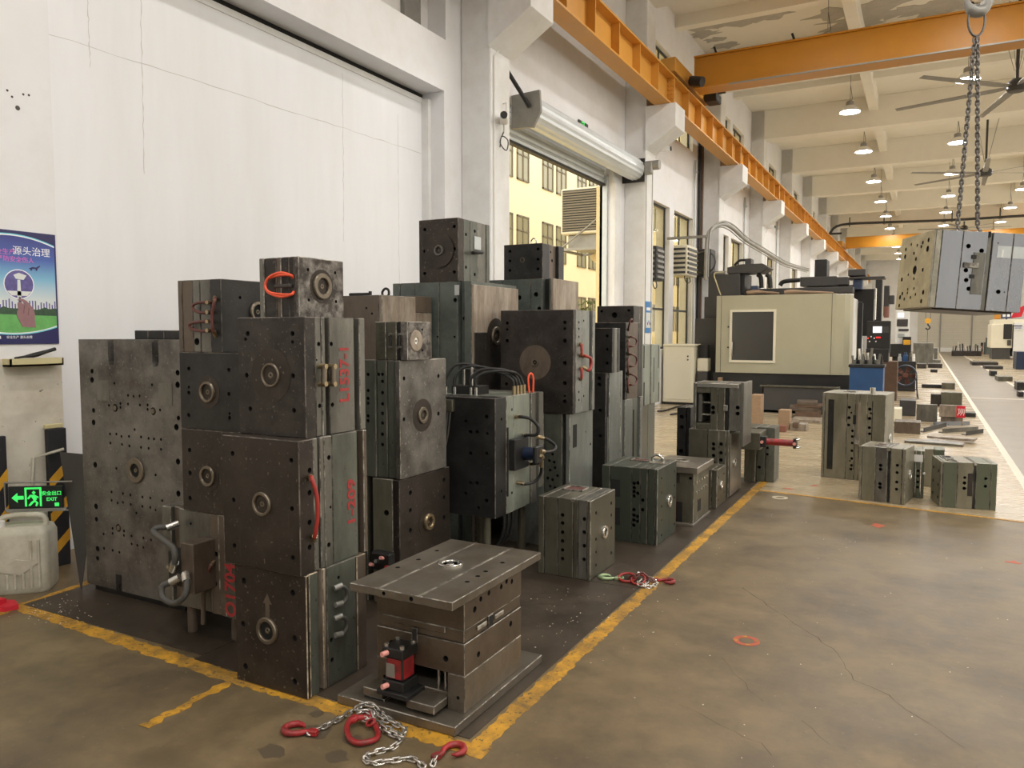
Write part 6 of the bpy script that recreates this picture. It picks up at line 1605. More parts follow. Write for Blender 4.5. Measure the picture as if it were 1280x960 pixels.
tb('core_plate', -2.09, -1.637, 2.647, 3.155, .197, .333, 'steel_warm', holes={'-y': [(-.15, .27, .012), (.13, .255, .013)], '+x': [(-.17, .25, .013), (.12, .285, .014)]})
tb('spacer_block', -2.09, -2.005, 2.647, 3.155, .04, .196, 'steel_warm', holes={'-y': [(-.19, .11, .008)]})
tb('spacer_block', -1.722, -1.637, 2.647, 3.155, .04, .196, 'steel_satin', holes={'-y': [(.19, .10, .008)]})
tb('ejector_plate', -2.0, -1.727, 2.66, 3.15, .06, .105, 'steel_satin')
tb('support_pillar', -2.0, -1.73, 3.05, 3.15, .106, .195, 'steel_black')
for xx in (-1.955, -1.80, -1.765): MB().cyl((xx + 1.86, 2.70 - 2.93, .105), (xx + 1.86, 2.70 - 2.93, .197), .008, n=10).build('guide_pin', 'chrome', T)
tb('lock_groove', -2.0, -1.73, 2.643, 2.65, .365, .392, 'steel_warm'); tb('side_slot', -1.90, -1.87, 2.642, 2.65, .30, .36, 'gap_shade')
for (a, b) in ((2.75, 2.83), (2.90, 2.98)): tb('lock_insert', -1.64, -1.633, a, b, .355, .375, 'edge_wear')
tb('lock_gap', -1.64, -1.635, 2.845, 2.885, .335, .388, 'gap_shade')
# front feet of the ejector stack and the red cylinder
tb('front_block', -2.10, -2.0, 2.56, 2.66, .055, .09, 'steel_satin'); tb('front_block', -1.865, -1.725, 2.55, 2.72, .055, .09, 'steel_satin'); tb('front_block', -2.10, -1.99, 2.565, 2.66, .04, .054, 'steel_black')
hc = tb('cylinder_flange', -2.005, -1.845, 2.53, 2.66, .091, .112, 'black_metal', ce='black_metal')
tb('cylinder_foot', -1.985, -1.875, 2.545, 2.65, .112, .155, 'black_metal', hc, ce='black_metal')
tb('cylinder_barrel', -1.975, -1.885, 2.555, 2.645, .155, .255, 'red_paint', hc, ce='black_metal', c=.008)
tb('rating_plate', -1.970, -1.925, 2.5535, 2.556, .165, .225, 'galvanised_dull', hc)
tb('cylinder_head', -1.985, -1.875, 2.545, 2.655, .255, .295, 'black_metal', hc, ce='black_metal')
for (zz) in (.135, .275): MB().cyl((-1.955 + 1.86, 2.545 - 2.93, zz), (-1.962 + 1.86, 2.515 - 2.93, zz), .011, n=10).build('port_cap', 'pink_cap', hc)
for (xx, yy) in ((-1.97, 2.56), (-1.89, 2.56), (-1.97, 2.64), (-1.89, 2.64)): MB().cyl((xx + 1.86, yy - 2.93, .295), (xx + 1.86, yy - 2.93, .308), .011, n=8).build('nut', 'chrome', hc)

# ---- chain slings lying on the floor
FC = thing('chain_sling', 'steel chain sling with a large red oval link, heaped on the floor', 'chain', (-1.95, 2.35, 0))
lm2 = link_mesh(0.032, 0.0052)
def fl(x, y, z=.012): p = G(x, y, z); return p - Vector((-1.95, 2.35, 0))
def path(pts, z=.012, amp=0.0):
    return [fl(x, y, z + random.uniform(0, amp)) for x, y in pts]
lay_chain(FC, path([(386, 917), (405, 908), (425, 898), (440, 889), (452, 882)], .012), .032, lm2)
lay_chain(FC, [fl(452, 882, .03), fl(447, 890, .045), fl(463, 888, .05), fl(470, 897, .035), fl(455, 900, .03), fl(445, 893, .03)], .032, lm2)
lay_chain(FC, path([(466, 893), (480, 900), (495, 905), (507, 912), (503, 921), (490, 918), (475, 908)], .014), .032, lm2)
lay_chain(FC, path([(470, 903), (482, 910), (495, 915), (501, 925), (493, 934), (478, 938), (462, 942), (455, 947), (463, 955), (480, 952), (497, 950), (515, 947), (526, 955), (533, 962)], .010), .032, lm2)
lay_chain(FC, [fl(444, 886, .02), fl(456, 879, .05), fl(466, 881, .05), fl(474, 889, .02), fl(486, 899, .012), fl(500, 908, .012)], .032, lm2)
lay_chain(FC, path([(540, 957), (545, 945), (548, 940)], .012), .032, lm2)
ov = []
C0, U0, V0 = fl(453, 916), (fl(470, 928) - fl(436, 902)) , None
ax = (fl(461, 931) - fl(447, 899)); ax.z = 0; La = .078; ax.normalize(); bx_ = Vector((-ax.y, ax.x, 0))
for k in range(20):
    a = 2 * math.pi * k / 20
    ca, sa = math.cos(a), math.sin(a)
    f = lambda t: math.copysign(abs(t) ** .75, t)
    ov.append(C0 + ax * f(ca) * .085 + bx_ * f(sa) * .058 + Vector((0, 0, .004 - .01 * ca * 0 + .018 * max(0, -ca))))
MB().tube(ov, .0115, 10, closed=True, smooth_sub=2).build('master_link', 'red_paint', FC)
for (xx, yy, rr_) in ((441, 899, .02), (458, 896, .022), (463, 903, .018)):
    c = fl(xx, yy, .03); MB().tube([c + Vector((rr_ * math.cos(a), rr_ * .6 * math.sin(a), .6 * rr_ * math.sin(a + .5))) for a in [2 * math.pi * k / 10 for k in range(10)]], .006, 7, closed=True).build('coupling_link', 'red_paint', FC)
clevis_hook(FC, fl(388, 915, .014), (0, 0, math.radians(196)), 'red_paint', .9)
clevis_hook(FC, fl(548, 944, .014), (0, 0, math.radians(72)), 'red_paint', .85)
SCH = thing('chain_sling', 'tangled chain sling with a red ring and pale green hook on the yellow line', 'chain', (-1.62, 4.75, 0.003))
def f2(x, y, z=.01): return G(x, y, z) - Vector((-1.62, 4.75, 0.003))
lay_chain(SCH, [f2(792, 724), f2(797, 716, .04), f2(806, 719, .03), f2(812, 726), f2(806, 732), f2(796, 730), f2(803, 724, .03), f2(815, 722, .02), f2(822, 730), f2(812, 734), f2(800, 733)], .032, lm2)
lay_chain(SCH, [f2(786, 722, .02), f2(795, 720, .05), f2(802, 716, .06), f2(810, 722, .04), f2(818, 728, .015)], .032, link_mesh(0.032, 0.0052, 'hose_maroon'))
def ringat(p, a_, b_, m, r, tilt=0.0): return MB().tube([p + Vector((a_ * math.cos(t), b_ * math.sin(t), tilt * math.sin(t) + abs(tilt))) for t in [2 * math.pi * k / 16 for k in range(16)]], r, 8, closed=True, smooth_sub=1)
ringat(f2(784, 724), .055, .05, 'red', .009, .012).build('master_link', 'hose_red', SCH)
ringat(f2(798, 728), .045, .04, 'red', .007, .02).build('coupling_link', 'hose_red', SCH)
lay_chain(SCH, [f2(772, 722), f2(778, 722)], .03, link_mesh(.032, .006, 'hook_green'))
clevis_hook(SCH, f2(770, 723, .012), (0, 0, math.radians(190)), 'hook_green', .85)
clevis_hook(SCH, f2(822, 725, .014), (0, 0, math.radians(20)), 'red_paint', .8)

# ================================================================== MACHINES AND FLOOR CLUTTER
def rect(x0, y0, x1, y1, Y):
    a, b = WY(x0, y1, Y), WY(x1, y0, Y)
    return a.x, b.x, a.z, b.z
# ---- large machining centre
MY = 17.2
MC_ = thing('machining_centre', 'large beige machining centre with dark window, black columns and gantry', 'machine', (-2.9, MY, 0))
def mp(name, x0, x1, y0, y1, z0, z1, mt, par=None, c=.01):
    return MB().box(x0 + 2.9, x1 + 2.9, y0 - MY, y1 - MY, z0, z1, c).build(name, mt, par or MC_)
def mpx(name, x0, y0, x1, y1, Y, d, mt, par=None, c=.01):
    a, b, z0, z1 = rect(x0, y0, x1, y1, Y); return mp(name, a, b, Y, Y + d, z0, z1, mt, par, c)
wx0, wx1, wz0, wz1 = rect(914.5, 389.5, 967.5, 450, MY)
for (a, b, z0, z1) in ((-4.08, wx0, .75, 2.43), (wx1, -1.64, .75, 2.43), (wx0, wx1, .75, wz0), (wx0, wx1, wz1, 2.43)):
    mp('enclosure_panel', a, b, MY, MY + .08, z0, z1, 'machine_beige', c=0)
mp('enclosure_panel', -4.08, -4.0, MY + .08, MY + 2.6, .75, 2.43, 'machine_beige')
MB().prism([(1.26, .0), (1.42, .03), (1.52, .14), (1.55, .30), (1.55, .5), (1.26, .5)], 'z', .75, 2.40).build('corner_panel', 'machine_beige', MC_)
mp('door_panel', -1.40, -1.34, MY + .5, MY + 1.5, .75, 2.35, 'machine_white'); mp('door_panel', -1.38, -1.28, MY + 1.55, MY + 2.5, .6, 2.30, 'galvanised'); mp('door_edge', -1.33, -1.24, MY + 1.5, MY + 1.56, .6, 2.3, 'black_metal')
f = MB(); w_ = .05
wf = MB().box(wx0 + 2.9 - w_, wx1 + 2.9 + w_, -.03, 0, wz0 - w_, wz0).box(wx0 + 2.9 - w_, wx1 + 2.9 + w_, -.03, 0, wz1, wz1 + w_).box(wx0 + 2.9 - w_, wx0 + 2.9, -.03, 0, wz0, wz1).box(wx1 + 2.9, wx1 + 2.9 + w_, -.03, 0, wz0, wz1).build('window_frame', 'machine_cream', MC_)
mat('smoked_glass', (66, 64, 60), 0.15)
MB().box(wx0 + 2.9, wx1 + 2.9, .0, .02, wz0, wz1).build('window_pane', 'smoked_glass', wf)
MB().tube([(wx0 + 2.92, -.03, wz0 + .1), (wx0 + 2.92, -.08, wz0 + .14), (wx0 + 2.92, -.08, wz0 + .36), (wx0 + 2.92, -.03, wz0 + .4)], .014, 6).build('door_handle', 'chrome', wf)
for zz in (1.3, 1.75): MB().cyl((wx0 + 2.82, 0, zz), (wx0 + 2.82, -.02, zz), .02, n=8).build('bolt', 'charcoal_paint', MC_)
for xx in (-3.98, -1.72): mp('seam', xx, xx + .008, MY - .003, MY, .75, 2.43, 'charcoal_paint', c=0)
mp('machine_base', -4.15, -1.35, MY + .05, MY + 2.9, .0, .75, 'black_metal'); mp('interior', -3.9, -1.8, MY + 1.5, MY + 1.6, .8, 2.3, 'charcoal_paint')
col_ = mpx('column', 868, 398, 897, 476, MY + .5, .8, 'charcoal_paint')
mpx('column', 880, 370, 925, 400, MY + .6, 1.0, 'charcoal_paint'); mpx('column', 885, 342, 925, 372, MY + .6, 1.0, 'charcoal_paint'); mpx('column_edge', 925, 342, 931, 368, MY + .7, .8, 'black_metal')
a, b, z0, z1 = rect(909, 329, 960, 342, MY + .6)
MB().prism([(a + 2.9, z0), (b + 2.75, z0), (b + 2.9, z0 + .10), (b + 2.9, z1 - .08), (b + 2.78, z1), (a + 3.2, z1), (a + 2.9, z1 - .06)], 'y', .6, 1.3).build('spindle_head', 'charcoal_paint', MC_)
mpx('top_motor', 931, 323, 939, 331, MY + .7, .3, 'charcoal_paint')
MB().tube([WY(918, 332, MY + .8) - Vector((-2.9, MY, 0)), WY(924, 326, MY + .8) - Vector((-2.9, MY, 0)), WY(932, 325, MY + .8) - Vector((-2.9, MY, 0))], .03, 6).build('top_cable', 'rubber_black', MC_)
mpx('cross_beam', 925, 358, 1066, 369, MY + 1.2, .5, 'charcoal_paint'); mpx('coolant_tank', 938, 357, 947, 367, MY + .9, .3, 'navy_metal')
for xx in (947, 958): MB().tube([WY(xx, 343, MY + .9) - Vector((-2.9, MY, 0)), WY(xx + 4, 347, MY + .9) - Vector((-2.9, MY, 0)), WY(xx + 5, 360, MY + .9) - Vector((-2.9, MY, 0))], .05, 8).build('flexible_duct', 'rubber_black', MC_)
MB().tube([WY(905, 340, MY + .55) - Vector((-2.9, MY, 0)), WY(893, 342, MY + .5) - Vector((-2.9, MY, 0)), WY(896, 355, MY + .4) - Vector((-2.9, MY, 0)), WY(901, 369, MY + .4) - Vector((-2.9, MY, 0))], .012, 6).build('loose_cable', 'plastic_cream', MC_)
# second column group behind
mpx('ram_housing', 1000, 345, 1046, 358, MY + 1.7, .8, 'charcoal_paint'); mpx('ram_motor', 1018, 324, 1034, 346, MY + 1.8, .5, 'black_metal'); mpx('ram_box', 1044, 346, 1060, 356, MY + 1.7, .4, 'charcoal_paint')
MB().tube([WY(975, 357, MY + 1.6) - Vector((-2.9, MY, 0)), WY(980, 352, MY + 1.6) - Vector((-2.9, MY, 0)), WY(1000, 350, MY + 1.6) - Vector((-2.9, MY, 0))], .05, 8).build('cable_chain', 'rubber_black', MC_)
mpx('gantry_beam', 1008, 356, 1068, 366, MY + 2.1, .5, 'charcoal_paint'); mpx('gantry_top', 1060, 345, 1106, 349, MY + 2.0, .6, 'charcoal_paint'); mpx('gantry_head', 1060, 336, 1082, 345, MY + 2.0, .6, 'charcoal_paint'); mpx('gantry_post', 1066, 349, 1078, 362, MY + 2.1, .4, 'navy_metal')
mpx('tool_carousel', 1066, 361, 1093, 420, MY + 2.3, .7, 'black_metal'); mpx('carriage_post', 1093, 349, 1103, 402, MY + 1.2, .3, 'black_metal'); mpx('slide_rod', 1092, 360, 1096, 400, MY + 1.1, .1, 'chrome')
mpx('cable_box', 1104, 357, 1112, 395, MY + 2.6, .4, 'charcoal_paint'); mpx('cable_box', 1111, 369, 1118, 380, MY + 2.6, .3, 'charcoal_paint')
cp_ = mpx('control_panel', 1083, 401, 1113.5, 441, MY - .1, .25, 'black_metal'); mpx('panel_shelf', 1082, 436, 1111, 452, MY - .2, .4, 'black_metal')
mat('screen_white', (236, 240, 250), 0.3, emit=0.7); mat('led_red', (240, 40, 40), 0.4, emit=1.5)
mpx('screen', 1091, 408, 1102.5, 416, MY - .11, .02, 'screen_white', cp_, 0); mpx('keypad', 1103.5, 408, 1111, 416, MY - .11, .02, 'charcoal_paint', cp_, 0)
for k, (xx, yy) in enumerate(((1084, 422), (1088, 420), (1092, 422), (1095, 421), (1097, 421), (1099, 421), (1086, 426), (1094, 426))): mpx('button', xx, yy, xx + 1.6, yy + 1.6, MY - .12, .03, 'led_red' if k in (3, 4, 5, 0) else 'white_plastic', cp_, 0)
mpx('panel_leg', 1092, 452, 1097, 500, MY + .1, .1, 'black_metal')
tl = MB().cyl(tuple(WY(1108, 397, MY) - Vector((-2.9, MY, 0))), tuple(WY(1108, 383, MY) - Vector((-2.9, MY, 0))), .05, n=10).build('signal_lamp', 'copper_red', MC_)
for k in range(2): o = tag(MB().tube([(0, 0, 0.05), (.25, .02, .07), (.7 + .3 * k, 0, .03)], [.05, .06, .06, .05, .03, .03, .02], 8, smooth_sub=3).build('cloth_bundle', 'timber', None, tuple(WY(912 + 47 * k, 370, MY + .3) + Vector((0.3, 0.35, .02)))), ['tan cloth bundle lying on the left top of the beige machine', 'tan cloth bundle lying further right on top of the beige machine'][k], 'cloth')
# chip tray in front of the machine
a, b, z0, z1 = rect(952, 486, 1046, 516, 16.3)
ct = thing('chip_tray', 'long dark steel chip tray on the floor in front of the beige machine', 'tray', ((a + b) / 2, 16.65, 0))
hw = (b - a) / 2
MB().box(-hw, hw, -.35, -.32, 0, z1, .006).box(-hw, hw, .32, .35, 0, z1).box(-hw, -hw + .03, -.35, .35, 0, z1).box(hw - .03, hw, -.35, .35, 0, z1).box(-hw, hw, -.35, .35, 0, .05).build('tray_body', 'charcoal_paint', ct)
MB().box(-hw - .04, hw + .04, -.39, -.31, z1, z1 + .03, .004).build('rim', 'steel_olive', ct)
MB().box(-hw, hw, -.32, .32, .05, z1 - .12).build('chips', 'steel_grey', ct)
# cream cabinet
a, b, z0, z1 = rect(829, 433, 871, 502, 17.15)
cb_ = thing('control_cabinet', 'cream electrical cabinet standing by the wall left of the beige machine', 'cabinet', ((a + b) / 2 - .03, 17.35, 0))
hw = (b - a) / 2 - .03
MB().box(-hw, hw, -.25, .3, 0.05, z1, .015).build('body', 'machine_cream', cb_); MB().box(-hw + .03, hw - .03, -.262, -.25, .12, z1 - .06, .006).build('door', 'machine_cream', cb_)
MB().box(-hw, hw + .02, -.27, .32, z1, z1 + .05, .01).build('top', 'machine_cream', cb_); MB().box(-hw + .02, hw - .02, -.23, .28, 0, .05).build('plinth', 'black_metal', cb_)
for zz in (z1 - .30, z1 - .22): MB().cyl((hw - .12, -.26, zz), (hw - .12, -.275, zz), .018, n=8).build('latch', 'charcoal_paint', cb_)
a, b, z0, z1 = rect(872, 432, 893, 475, 17.6)
pu = thing('coolant_pump', 'dark coolant pump unit between the cream cabinet and the beige machine', 'pump', ((a + b) / 2, 17.42, 0))
MB().box(-.12, .12, -.2, .2, 0, .75, .02).build('tank', 'charcoal_paint', pu); MB().box(-.12, .12, -.15, .15, .75, 1.05, .02).build('housing', 'machine_cream', pu); MB().cyl((0, 0, 1.05), (0, 0, 1.35), .12, n=14).build('motor', 'black_metal', pu)
pts = [G(822, 514, .02), G(832, 513, .02), G(848, 508, .02), G(860, 507, .02), G(866, 511, .02), G(850, 516, .02), G(838, 518, .02)]
o0 = pts[0].copy(); tag(MB().tube([p - o0 for p in pts], .018, 6).build('power_cable', 'rubber_black', None, tuple(o0)), 'black power cable snaking over the pale floor by the cream cabinet', 'cable')

# ---- blue tool bin, floor fan, second control desk, bench
def stand(name, label, cat, x0, y0, x1, y1, d, mt, Y=None, z0=0.0, c=.006, group=None, rz=0.0):
    """box whose front face covers the pixel rectangle; stands at the floor point under y1 (or at depth Y)"""
    if Y is None: Y = G((x0 + x1) / 2, y1, z0).y
    a, b, za, zb = rect(x0, y0, x1, y1, Y)
    if z0 == 0.0: za = 0.0
    o = MB().box(-(b - a) / 2, (b - a) / 2, 0, d, 0, zb - za, c, 0, 1).build(name, [mt, EDGE.get(mt, mt if not mt.startswith('steel') else 'edge_wear')], None, ((a + b) / 2, Y, za), rz)
    return tag(o, label, cat, group)
a, b, z0, z1 = rect(1061, 456, 1104.5, 492, 16.0)
bb = thing('tool_bin', 'blue steel bin full of tool holders beside the machine control panel', 'bin', ((a + b) / 2, 16.3, 0))
hw = (b - a) / 2
MB().box(-hw, hw, -.3, .3, .30, z1 - .03, .01).build('bin_body', 'blue_paint', bb); MB().box(-hw - .02, hw + .02, -.32, .32, z1 - .06, z1, .008).build('rim', 'steel_black', bb)
for sx in (-1, 1):
    for sy in (-1, 1): MB().box(sx * (hw - .04) - .02, sx * (hw - .04) + .02, sy * .26 - .02, sy * .26 + .02, 0, .3).build('leg', 'black_metal', bb)
for k in range(11):
    xx = -hw + .06 + (2 * hw - .12) * k / 10; hh_ = random.uniform(.10, .32)
    MB().cyl((xx, -.1 + .1 * (k % 3), z1 - .05), (xx + random.uniform(-.04, .04), -.1 + .1 * (k % 3), z1 + hh_), .022, n=8).cyl((xx, -.1 + .1 * (k % 3), z1 - .02), (xx, -.1 + .1 * (k % 3), z1 + .08), .04, n=8).build('tool_holder', ['steel_grey', 'steel_black', 'chrome'][k % 3], bb)
p = G(1131, 497)
fn = thing('floor_fan', 'round dark blue pedestal fan on tube legs beside the pale aisle floor', 'fan', (p.x, p.y, 0))
zc = WY(1130.5, 469, p.y).z
R_ = 13.0 * pxm(WY(1130, 469, p.y))
MB().lathe((0, -.12, zc), (0, 1, 0), [(R_ * .92, 0), (R_, .0), (R_, .24), (R_ * .92, .24), (R_ * .92, 0)], 28).build('drum', 'navy_metal', fn)
MB().cyl((0, -.08, zc), (0, .1, zc), R_ * .22, n=14).build('motor', 'copper_red', fn)
for k in range(5):
    a = k * 2 * math.pi / 5
    bl = MB().prism([(R_ * .2, -.03), (R_ * .85, -.09), (R_ * .88, .05), (R_ * .2, .03)], 'z', -.006, .006).xform(Matrix.Translation((0, 0, zc)) @ Matrix.Rotation(a, 4, 'Y') @ Matrix.Rotation(math.pi / 2, 4, 'X') @ Matrix.Rotation(.4, 4, 'X'))
    bl.build('blade', 'copper_red', fn)
for rr_ in (.35, .6, .85): MB().tube([(R_ * rr_ * math.cos(t), -.125, zc + R_ * rr_ * math.sin(t)) for t in [2 * math.pi * k / 20 for k in range(20)]], .005, 5, closed=True, smooth_sub=1).build('guard_ring', 'black_metal', fn)
for sx in (-1, 1):
    MB().tube([(sx * R_ * .95, 0, zc), (sx * R_ * .98, -.05, zc * .45), (sx * R_ * 1.15, -.22, 0)], .016, 6, smooth_sub=2).build('leg', 'black_metal', fn); MB().tube([(sx * R_ * .95, 0, zc), (sx * R_ * 1.0, .12, zc * .4), (sx * R_ * 1.05, .28, 0)], .016, 6, smooth_sub=2).build('leg', 'black_metal', fn)
MB().tube([(-R_ * 1.05, -.12, .22), (R_ * 1.05, -.12, .22)], .014, 6, smooth_sub=1).build('cross_bar', 'black_metal', fn)
Y2 = 26.0
a, b, z0, z1 = rect(1114, 387, 1139, 462, Y2)
ds = thing('control_desk', 'white and black machine control desk with keypad behind the floor fan', 'machine', ((a + b) / 2, Y2, 0))
def dpx(name, x0, y0, x1, y1, dy, mt): a_, b_, c_, d_ = rect(x0, y0, x1, y1, Y2 + dy); return MB().box(a_ - ds.location.x, b_ - ds.location.x, dy, dy + .3, c_, d_, .01).build(name, mt, ds)
dpx('cabinet', 1118, 388, 1137, 440, .1, 'machine_white'); dpx('screen', 1122, 391, 1130, 397, .08, 'screen_white'); dpx('keypad', 1121, 399, 1135, 408, .07, 'charcoal_paint'); dpx('keypad', 1123, 411, 1136, 414, .07, 'charcoal_paint'); dpx('screen', 1122, 417, 1131, 422, .08, 'galvanised')
dpx('desk_body', 1112, 430, 1139, 446, -.1, 'black_metal'); dpx('label_plate', 1129, 425, 1138, 431, -.12, 'hazard_yellow'); dpx('door', 1128, 421, 1139, 433, -.05, 'black_metal'); dpx('base', 1114, 446, 1138, 484, 0, 'black_metal')
ds2 = stand('tool_bench', 'dark workbench with blue vice and tools beside the floor fan', 'bench', 1121, 452, 1145, 487, .5, 'black_metal', Y=24.0)
for k, (x0, x1, y0, mt) in enumerate(((1122, 1127, 446, 'galvanised'), (1128, 1135, 444, 'blue_paint'), (1136, 1140, 445, 'steel_grey'), (1140, 1144, 446, 'white_plastic'))):
    a, b, z0, z1 = rect(x0, y0, x1, 452, 24.1); MB().box(a - ds2.location.x, b - ds2.location.x, .1, .3, z0, z1, .01).cyl(((a + b) / 2 - ds2.location.x, .2, z1), ((a + b) / 2 - ds2.location.x, .2, z1 + .08), .03, n=8).build('vice' if k == 1 else 'tool_box', mt, ds2)
stand('crate', 'brown steel crate behind the blue tool bin', 'crate', 1098, 452, 1122, 476, .6, 'timber_dark', Y=20.5)

# ---- timber and blocks on the pale floor
zz_ = 0.0
for k, (x0, x1, th, mt) in enumerate(((994, 1023, .14, 'timber_dark'), (987, 1024, .07, 'steel_brown'), (993, 1025, .045, 'timber_dark'), (996, 1022, .06, 'steel_brown'))):
    Yk = G(1005, 523).y; a, b, z0, z1 = rect(x0, 510, x1, 515, Yk)
    tag(MB().box(-(b - a) / 2, (b - a) / 2, 0, .5, 0, th, .005).build('timber_plank', mt, None, ((a + b) / 2, Yk, zz_), .12 * (k % 2)), ['bottom brown timber of the pile by the chip tray', 'second brown plank up in the pile by the chip tray', 'third brown plank up in the pile by the chip tray', 'topmost brown plank of the pile by the chip tray'][k], 'plank')
    zz_ += th + .001
stand('timber_block', 'upright brown wooden block in front of the chip tray', 'block', 972.5, 513, 987, 537, .25, 'timber')
stand('timber_block', 'low pinkish wooden block beside the upright brown one', 'block', 969.5, 532.5, 982, 540, .16, 'copper_red')
stand('steel_block', 'pale steel block with a step in front of the plank pile', 'block', 987, 530, 1008, 538.5, .25, 'steel_tan')
stand('steel_block', 'small brown cube on the pale steel block', 'block', 990.5, 528.5, 998, 534, .15, 'timber_dark', Y=G(997, 538.5).y - .02, z0=.06)
stand('grating', 'flat ribbed grating lying by the plank pile', 'grating', 988, 525.5, 1026, 528, .5, 'steel_tan', Y=G(1005, 528.5).y)
stand('timber_block', 'little wooden block on the cross rail of the machine base', 'block', 897, 472, 902, 478, .12, 'timber', Y=17.0, z0=.6)
stand('cloth_pile', 'pile of brown rags behind the ejector mould', 'rags', 938, 494, 951, 508, .3, 'timber', Y=13.5)
items = [
 ('steel_block', 'brown grey steel block on the pale floor behind the olive moulds', 'block', 1117, 528, 1151, 542, .35, 'steel_brown'),
 ('steel_plate', 'flat grey plate standing on edge among the scrap blocks', 'plate', 1145, 506, 1172, 527, .08, 'steel_grey'),
 ('steel_block', 'pale cream box beside the grey plate among the scrap', 'box', 1114, 511, 1127, 527, .4, 'machine_cream'),
 ('scrap_tray', 'dark open tray of offcuts behind the cream box', 'tray', 1124, 501, 1145, 520, .5, 'charcoal_paint'),
 ('steel_block', 'tan steel block with the red plate resting on it', 'block', 1176, 521, 1204, 531, .45, 'steel_tan'),
 ('steel_block', 'olive steel block standing behind the red marked plate', 'block', 1176, 491, 1203, 509, .3, 'steel_olive'),
 ('steel_block', 'small dark block at the foot of the olive block, by the aisle line', 'block', 1206, 516.5, 1220, 521.5, .3, 'steel_black'),
 ('steel_bar', 'black flat bar lying on the pale floor near the floor fan', 'bar', 1152, 481, 1177, 485, .15, 'steel_black'),
 ('steel_block', 'dark box at the end of the black flat bar', 'block', 1177, 479, 1194, 486.5, .35, 'steel_olive'),
 ('steel_block', 'little black block lying alone on the far pale floor', 'block', 1163, 462, 1172, 465.5, .5, 'steel_black'),
 ('steel_block', 'dark slab behind the tan plate with red marks', 'block', 1163, 493, 1178, 508, .3, 'steel_dark'),
 ('steel_plate', 'wide dark plate flat on the far pale floor left of the aisle', 'plate', 1146, 455, 1158, 460.5, 1.2, 'steel_dark'),
 ('steel_plate', 'long dark plate flat on the far pale floor by the aisle line', 'plate', 1160, 455, 1178, 460, 1.2, 'steel_dark'),
 ('steel_plate', 'thin bright plate flat on the far pale floor', 'plate', 1146, 450, 1176, 453.5, 1.5, 'steel_grey'),
 ('steel_plate', 'wide dark slab right of the aisle beneath the rack of parts', 'plate', 1215, 453, 1248, 457, 2, 'steel_dark'),
 ('steel_plate', 'dark plate right of the aisle in front of the wide slab', 'plate', 1231, 458, 1254, 461.5, 1.5, 'steel_black'),
 ('steel_block', 'black block standing right of the aisle line', 'block', 1238, 464, 1246.5, 470, .8, 'steel_black'),
 ('steel_plate', 'flat plate with bright top right of the aisle', 'plate', 1247, 471, 1266, 476.5, 1.2, 'steel_olive'),
 ('steel_block', 'dark block right of the aisle by the frame edge of the floor', 'block', 1271, 478, 1284, 488, .8, 'steel_black'),
 ('steel_block', 'small black block next to the aisle corner line', 'block', 1273, 490, 1280, 496, .5, 'steel_black'),
 ('crate', 'blue crate right of the aisle in front of the pale machine', 'crate', 1270, 440, 1300, 462, 1.5, 'blue_dark'),
]
for it in items: stand(*it)
rp = stand('steel_plate', 'tan plate with a red patch and white marks, leaning on the tan block', 'plate', 1174, 507, 1204, 521, .06, 'steel_tan', Y=G(1190, 531).y - .08, z0=.13)
w2 = rp.dimensions.x if rp.dimensions.x > 0 else .44
MB().box(.08, .215, -.003, .001, .0, .21).build('red_patch', 'red_pad', rp)
for k in range(5): MB().tube([(.10 + .022 * k, -.004, .04 + .03 * (k % 2)), (.12 + .02 * k, -.004, .10), (.105 + .022 * k, -.004, .16)], .005, 5).build('white_mark', 'white_plastic', rp)
for k, (x, y, L, Wd, rz, mt, lab) in enumerate(((1168, 556, .75, .28, -.12, 'steel_grey', 'flat grey steel plate lying loose in front of the scrap'), (1190, 553, .62, .26, -.2, 'steel_tan', 'tan steel plate with coloured marks lying on the loose grey plate'))):
    p = G(x, y); tag(MB().box(-L / 2, L / 2, -Wd / 2, Wd / 2, 0, .035, .004, 0, 1).build('steel_plate', [mt, 'edge_wear'], None, (p.x, p.y + .12, .036 * k), rz), lab, 'plate')
for k, (x0, y0, x1, y1, mt, lab) in enumerate(((1152, 540, 1180, 533, 'steel_black', 'black angle bar in the scrap heap'), (1165, 532, 1210, 531, 'steel_silver', 'long bright bar across the scrap heap'), (1176, 541, 1220, 538, 'steel_grey', 'grey channel bar in the scrap heap'), (1205, 544, 1226, 541, 'steel_dark', 'short dark bar at the end of the scrap heap'))):
    p, q = G(x0, y0), G(x1, y1); d = q - p
    tag(MB().prism([(-.04, 0), (.04, 0), (.04, .012), (-.028, .012), (-.028, .07), (-.04, .07)], 'x', 0, d.length).build('steel_bar', mt, None, (p.x, p.y, .0), math.atan2(d.y, d.x)), lab, 'bar')
# far workpieces
Yf = 40.0
o = stand('steel_block', 'tall ribbed grey casting left of the far aisle', 'casting', 1141, 429, 1167, 449, 1.0, 'steel_grey', Y=44.0)
p = G(1160, 452); ar = thing('arch_casting', 'grey casting with a round arch left of the far aisle', 'casting', (p.x, p.y, 0))
V = [(-.45, 0), (-.45, .75)] + [(.45, .75), (.45, 0), (.28, 0)] + [(.28 * math.cos(t), .35 + .28 * math.sin(t)) for t in [math.pi * k / 8 for k in range(9)]] + [(-.28, 0)]
MB().prism(V, 'y', 0, .6).build('arch_body', 'steel_grey', ar); MB().cyl((0, .1, .1), (0, .1, .4), .12, n=10).build('core_rod', 'white_plastic', ar)
p = G(1208, 445); rk = thing('parts_rack', 'grey rack crowded with upright parts beyond the aisle', 'rack', (p.x, p.y, 0))
MB().box(-.9, .9, 0, .8, 0, .35, .02).build('rack_base', 'steel_dark', rk)
